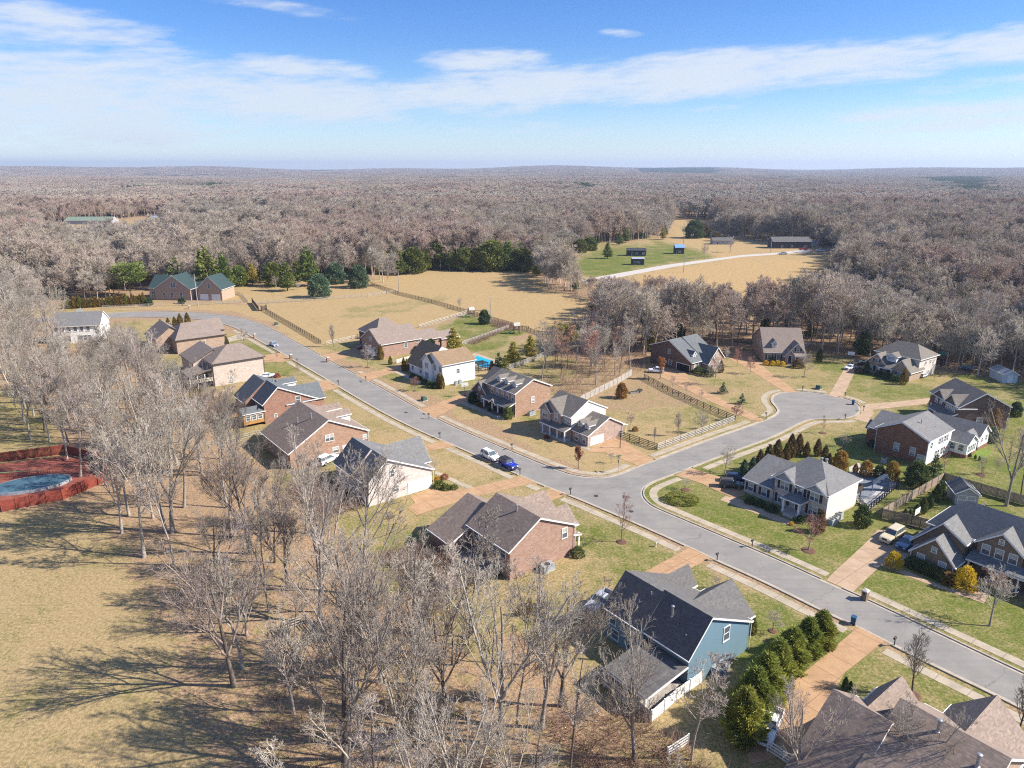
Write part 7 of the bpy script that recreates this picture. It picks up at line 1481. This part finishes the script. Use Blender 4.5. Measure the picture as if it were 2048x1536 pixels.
def scatter(poly, n_, dmin, seed, tries=40):
    r = random.Random(seed); xs = [p[0] for p in poly]; ys = [p[1] for p in poly]; out = []
    for _ in range(n_ * tries):
        if len(out) >= n_: break
        p = (r.uniform(min(xs), max(xs)), r.uniform(min(ys), max(ys)))
        if inpoly(p[0], p[1], poly) and all((p[0] - q[0]) ** 2 + (p[1] - q[1]) ** 2 > dmin ** 2 for q in out): out.append(p)
    return out
BIG = ['tall0', 'tall1', 'tall2', 'fork0', 'fork1', 'fork2']; MIXK = BIG + ['slim0', 'slim1', 'tall0', 'tall2']
fg = [('bare tree with two trunks whose shadow crosses the dry lawn', 345, 1066, 25, 'fork1'), ('slightly smaller bare tree against the two trunked one', 331, 1062, 21, 'tall1'), ('bare tree with long low limbs over the dry lawn', 468, 1372, 21, 'fork2'), ('thick bare tree above the split rail pen', 640, 1246, 24, 'fork0'), ('huge bare tree with many leaders below the split rail pen', 690, 1545, 26, 'fork2'), ('dark bare tree standing straight beyond the split rail pen', 725, 1190, 21, 'tall0'), ('bare tree beside the stones in the wood', 762, 1364, 20, 'fork1'), ('bare tree with forked crown in the middle of the leaf litter', 808, 1520, 20, 'fork0'), ('large bare tree before the rose brick house', 1000, 1490, 22, 'fork1'), ('dark leaning bare tree before the blue sided house', 1083, 1456, 19, 'fork1'), ('second dark leaning bare tree before the blue sided house', 1120, 1412, 17, 'fork2'),
      ('leaning bare tree in front of the white board fence', 1268, 1520, 17, 'fork0'), ('slim bare tree between the white fence and the bins', 1140, 1550, 15, 'slim0'), ('slim dark tree by the red leaved thicket', 1382, 1520, 14, 'slim1'), ('bare tree reaching over the brown roof', 1592, 1590, 13, 'fork1'), ('bare tree reaching over the brown roof farther along', 1820, 1620, 12, 'fork0'), ('slim bare tree behind the rose brick house', 905, 1330, 17, 'slim0'), ('slim grey tree left of the rose brick house', 1060, 1330, 14, 'slim1'), ('thin bare tree at the edge of the back lawn', 938, 1290, 14, 'slim1')]
for l, x, y, h, k in fg: bare_tree(l, G(x, y), h, k)
GB = [vpoly([(4, -12), (30, -12), (36, 20), (40, 50), (36, 62), (36, 96), (15, 96), (14, 60), (10, 30)]), vpoly([(13, 96), (33, 96), (34, 130), (32, 170), (36, 205), (34, 235), (24, 275), (10, 300), (6, 240), (4, 170), (9, 128)]), vpoly([(-6, 240), (14, 240), (20, 270), (16, 320), (-14, 330)])]
for j, (poly, n_, dm, lab) in enumerate([(GB[0], 54, 3.8, 'slim bare tree in the open wood below the near back gardens'), (GB[1], 104, 4.2, 'bare grey tree in the dense wood behind the back gardens'), (GB[2], 22, 4.8, 'bare grey tree in the wood beside the white two storey house')]):
    for i, p in enumerate(scatter(poly, n_, dm, 40 + j)):
        k = MIXK[rng.randrange(len(MIXK))] if j else ('slim0', 'fork0', 'tall2', 'fork1', 'slim1', 'fork2')[i % 6]
        h = fit_h(p, rng.uniform(15, 21) if j else rng.uniform(11, 20))
        if h: bare_tree(lab, p, h, k, lab.replace('tree', 'trees'))
# little red wood behind the board fence, hedgerow, and the near rows of the wood beyond the houses
LW = wpoly([(1075, 752), (1130, 700), (1240, 690), (1300, 700), (1290, 748), (1262, 745), (1165, 795), (1100, 790)])
for i, p in enumerate(scatter(LW, 28, 3.3, 51)):
    red = i % 3 == 0
    bare_tree('slender tree in the little wood between the gardens', p, rng.uniform(9, 17), ('slim0', 'slim1', 'tall2')[i % 3], 'slender trees in the little wood', leaves=FO_LEAF if red else None, dens=900, ls=.13) 
HR = wpoly([(1195, 645), (1300, 640), (1320, 690), (1280, 700), (1215, 690)])
for p in scatter(HR, 26, 4.4, 52):
    h = fit_h(p, rng.uniform(13, 19))
    if h: bare_tree('bare tree in the hedgerow clump beside the big tan field', p, h, MIXK[rng.randrange(10)], 'bare trees in the hedgerow clump')
bare_tree('pale broad crowned tree at the corner of the tan field', G(1236, 700), 19, 'fork2')
bare_tree('big dark bare tree at the brown board fence', G(2012, 1012), 21, 'fork1', wscale=.8); bare_tree('thin dark tree beside the big one at the brown fence', G(2040, 1000), 15, 'slim0')
RW = wpoly([(1300, 690), (1330, 662), (1640, 660), (1760, 672), (2120, 700), (2140, 790), (2050, 740), (1960, 735), (1800, 690), (1660, 715), (1620, 668), (1500, 668), (1470, 690), (1400, 672)])
for p in scatter(RW, 66, 5.0, 53):
    h = fit_h(p, rng.uniform(14, 20))
    if h: bare_tree('bare tree in the near rows of the wood beyond the road end', p, h, MIXK[rng.randrange(10)], 'bare trees in the near rows of the wood')
# undergrowth thickets (no one could count them)
def brush(name, polys, n_, fo, hmax, l=.5, seed=1):
    rs_ = np.random.RandomState(seed); Ps, Rs = [], []
    for poly in polys:
        pts = np.array(scatter(poly, n_, .25, seed, 6)); m_ = len(pts)
        for _ in range(5):
            d = rs_.normal(0, .45, (m_, 3)); d[:, 2] = 1; hh = rs_.uniform(.4, 1, (m_, 1)) * hmax
            P_ = np.zeros((m_, 3, 3)); P_[:, 0, :2] = pts; P_[:, 1] = P_[:, 0] + d * hh * .5; d2 = d + rs_.normal(0, .4, (m_, 3)); P_[:, 2] = P_[:, 1] + d2 * hh * .5
            Ps.append(P_); Rs.append(np.tile([[.022, .018, .01]], (m_, 1)))
    V, Q = batch_tubes(np.concatenate(Ps), np.concatenate(Rs), 3)
    o = link(name, np_mesh(name, V, Q, fo)); o['kind'] = 'stuff'; return o
brush('undergrowth', [wpoly([(1200, 560), (1100, 575), (1130, 600), (1260, 650), (1330, 690), (1480, 685), (1300, 640)]), wpoly([(1640, 662), (1800, 690), (1960, 735), (2060, 745), (2060, 700), (1760, 668)]), LW], 520, bark('brush_twig', (.30, .19, .15), (.22, .14, .115)), 2.2, seed=3)
brush('undergrowth', [vpoly([(8, 30), (30, 20), (36, 60), (16, 64)]), vpoly([(34, 26), (44, 26), (44, 36), (36, 44)]), vpoly([(38, 66), (45, 64), (45, 76), (38, 78)]), vpoly([(36, 92), (43, 92), (43, 104), (36, 106)]), vpoly([(36, 140), (43, 140), (43, 168), (34, 160)])], 420, MATS['brush_twig'], 2.0, seed=4)
brush('undergrowth', [wpoly([(975, 640), (1020, 650), (1035, 655), (1018, 664), (985, 652)]), wpoly([(930, 686), (1010, 655), (1018, 660), (950, 690)])], 240, MATS['brush_twig'], 1.6, seed=5)
# the mass of the wood
tree_col = bpy.data.collections.new('wood_tree_kinds')      # source shapes, not in the scene by themselves
def both(t, c, tw, name, mtl):
    (V, Q) = join([t, c]); me = np_mesh(name, V, Q, tw); o = bpy.data.objects.new(name, me); return o
for i, (t, c, tw) in enumerate(FOREST): tree_col.objects.link(both(t, c, tw, 'wood_tree_%d' % i, None))
for i in range(2):
    crown, h, tr, fo = EV['pine%d' % i]; o = bpy.data.objects.new('wood_tree_%d' % (5 + i), np_mesh('wood_pine', *crown[0], foliage('forest_pine', (.05, .085, .03), (.09, .12, .04), .2))); tree_col.objects.link(o)
tile_col = bpy.data.collections.new('far_wood_kinds')
def tile(seed, pines=0):
    rs_ = np.random.RandomState(seed); parts = []
    for k in range(95):
        x, y = rs_.uniform(-45, 45, 2); h = rs_.uniform(13, 20)
        t, c, _ = FAR[rs_.randint(3)]; V, Q = c; s = h / 17; a = rs_.uniform(0, 6.28); ca_, sa_ = math.cos(a), math.sin(a)
        V2 = V * s * np.array([1.25, 1.25, 1]); parts.append((np.stack([V2[:, 0] * ca_ - V2[:, 1] * sa_ + x, V2[:, 0] * sa_ + V2[:, 1] * ca_ + y, V2[:, 2]], 1), Q))
    return join(parts)
FAR = []
for i in range(3):
    t, c, tips = bare(160 + i, 16, .25, [(12, .3, .97, 44, .42, .5, 3, .07, .5, .1), (9, .1, 1, 46, .55, .6, 2, .05, .3, .2), (3, .2, 1, 45, .6, .7, 2, .03, .3, .2)], rmin=.10, sides=(4, 3, 3, 3), npt=4); FAR.append((t, join([t, c]), tips))
for i in range(4): tile_col.objects.link(bpy.data.objects.new('far_wood_%d' % i, np_mesh('far_wood', *tile(200 + i), [BK_FOR, MATS['forest_pinkish'], BK_FOR, MATS['forest_greyish']][i])))
pt = []; rs_ = np.random.RandomState(9)
for k in range(70):
    x, y = rs_.uniform(-40, 40, 2); V, Q = EV['round0'][0][0]; s = rs_.uniform(1.8, 2.8); sel = rs_.rand(len(Q)) < .3
    pt.append((V.reshape(-1, 4, 3)[sel].reshape(-1, 3) * s * np.array([.9, .9, 1]) + np.array([x, y, 2]), np.arange(sel.sum() * 4).reshape(-1, 4)))
tile_col.objects.link(bpy.data.objects.new('far_wood_4', np_mesh('far_pines', *join(pt), foliage('far_pine', (.04, .075, .035), (.07, .10, .045), .15))))
def gn_scatter(name, pts, rot, scl, vid, col):
    me = bpy.data.meshes.new(name); me.vertices.add(len(pts)); me.vertices.foreach_set('co', np.asarray(pts, np.float32).ravel())
    a = me.attributes.new('rz', 'FLOAT', 'POINT'); a.data.foreach_set('value', np.asarray(rot, np.float32)); a = me.attributes.new('sc', 'FLOAT', 'POINT'); a.data.foreach_set('value', np.asarray(scl, np.float32)); a = me.attributes.new('vid', 'INT', 'POINT'); a.data.foreach_set('value', np.asarray(vid, np.int32)); me.update()
    o = link(name, me); t = bpy.data.node_groups.new(name, 'GeometryNodeTree')
    t.interface.new_socket('Geometry', in_out='INPUT', socket_type='NodeSocketGeometry'); t.interface.new_socket('Geometry', in_out='OUTPUT', socket_type='NodeSocketGeometry')
    N_ = t.nodes; gi, go_ = N_.new('NodeGroupInput'), N_.new('NodeGroupOutput'); ip = N_.new('GeometryNodeInstanceOnPoints'); ci = N_.new('GeometryNodeCollectionInfo')
    ci.inputs['Collection'].default_value = col; ci.inputs['Separate Children'].default_value = True; ci.inputs['Reset Children'].default_value = True
    def na(nm, ty):
        q = N_.new('GeometryNodeInputNamedAttribute'); q.data_type = ty; q.inputs[0].default_value = nm; return q.outputs['Attribute']
    cx_ = N_.new('ShaderNodeCombineXYZ'); t.links.new(na('rz', 'FLOAT'), cx_.inputs[2]); er = N_.new('FunctionNodeEulerToRotation'); t.links.new(cx_.outputs[0], er.inputs[0])
    t.links.new(gi.outputs[0], ip.inputs['Points']); t.links.new(ci.outputs[0], ip.inputs['Instance']); ip.inputs['Pick Instance'].default_value = True
    t.links.new(na('vid', 'INT'), ip.inputs['Instance Index']); t.links.new(er.outputs[0], ip.inputs['Rotation']); t.links.new(na('sc', 'FLOAT'), ip.inputs['Scale']); t.links.new(ip.outputs[0], go_.inputs[0])
    o.modifiers.new('scatter', 'NODES').node_group = t; o['kind'] = 'stuff'; return o
CLEAR = [LEFT_FIELD, LEFT_GAP, BIG_FIELD, PADDOCK, HOUSE_FIELD, FARM, CLEAR1, CLEAR2, CLEAR3, CLEAR4, GLEN, YARDS_S, ROADSIDE, YARDS_N] + GB + [vpoly([(30, -40), (215, -60), (205, 40), (196, 70), (192, 92), (186, 110), (160, 126), (110, 128), (104, 200), (60, 262), (20, 275), (4, 200), (0, 100), (-5, -40)])]
rs_ = np.random.RandomState(77)
def jgrid(x0, x1, y0, y1, st):
    X, Y = np.meshgrid(np.arange(x0, x1, st), np.arange(y0, y1, st)); X = X + rs_.uniform(-.45, .45, X.shape) * st; Y = Y + rs_.uniform(-.45, .45, Y.shape) * st
    return X.ravel(), Y.ravel()
X, Y = jgrid(-900, 1000, 120, 1000, 5.5); keep = (np.abs(X) < .80 * Y + 45) & (Y < 900)
for poly in CLEAR: keep &= ~pip(X, Y, poly)
thin = pip(X, Y, RW) | pip(X, Y, HR) | pip(X, Y, LW); keep &= ~(thin & (rs_.rand(*X.shape) < .62))
for poly in [wpoly([(930, 622), (1185, 596), (1205, 690), (1130, 760), (1000, 760), (880, 700)]), wpoly([(100, 600), (510, 600), (560, 640), (520, 660), (300, 660), (100, 660)])]: keep &= ~pip(X, Y, poly)
sc_ = rs_.uniform(.74, 1.08, X.shape); bad = hides(X, Y, sc_ * 17, 3.0); small = bad & ~hides(X, Y, sc_ * 10, 2.0); sc_ = np.where(small, sc_ * .58, sc_); keep &= ~(bad & ~small)
X, Y, sc_ = X[keep], Y[keep], sc_[keep]; n_ = len(X); pn = vnoise(X, Y, 90, 31)
pv_ = vnoise(X, Y, 70, 33); vid = rs_.randint(0, 3, n_); vid = np.where((pv_ > .58) & (rs_.rand(n_) < .75), 3, vid); vid = np.where((pv_ < .38) & (rs_.rand(n_) < .8), 4, vid); sc_ = sc_ * (.74 + .58 * vnoise(X, Y, 22, 37)); pine = (rs_.rand(n_) < np.where(pn > .8, .12, .012)); vid[pine] = 5 + rs_.randint(0, 2, pine.sum())
sc_[pine] *= .95
gn_scatter('wood', np.stack([X, Y, hill(X, Y)], 1), rs_.uniform(0, 6.28, n_), sc_, vid, tree_col)
X2, Y2 = jgrid(-11000, 11000, 905, 13500, 78); keep = (np.abs(X2) < .80 * Y2 + 60)
X2, Y2 = X2[keep], Y2[keep]; n2 = len(X2); vid = rs_.randint(0, 4, n2); pn = vnoise(X2, Y2, 420, 35); vid[(pn > .86) & (rs_.rand(n2) < .35)] = 4
px_, py_ = PX(X2, Y2, 12.0)
for q in ([(1840, 356), (1990, 352), (1985, 378), (1915, 388), (1890, 368)], [(1140, 372), (1195, 372), (1195, 384), (1140, 384)], [(615, 336), (665, 336), (672, 346), (615, 346)], [(1270, 344), (1440, 346), (1440, 352), (1270, 350)], [(1650, 398), (1700, 398), (1700, 408), (1650, 408)]): vid[pip(px_, py_, q)] = 4
gn_scatter('far_wood', np.stack([X2, Y2, hill(X2, Y2) - .5], 1), rs_.randint(0, 4, n2) * 1.5708, rs_.uniform(.9, 1.15, n2), vid, tile_col)
# ------------------------------------------------------------------ air
hz, n, b = pmat('winter_haze'); n.n.remove(b)
pv = n.new('ShaderNodeVolumePrincipled'); pv.inputs['Color'].default_value = (.62, .74, .95, 1); pv.inputs['Density'].default_value = 9.0e-5; pv.inputs['Anisotropy'].default_value = .2
n.l.new(pv.outputs[0], n.n['Material Output'].inputs['Volume'])
structure(MB().box(-15000, 15000, -600, 17500, -80, 210).build('haze', hz), 'stuff')
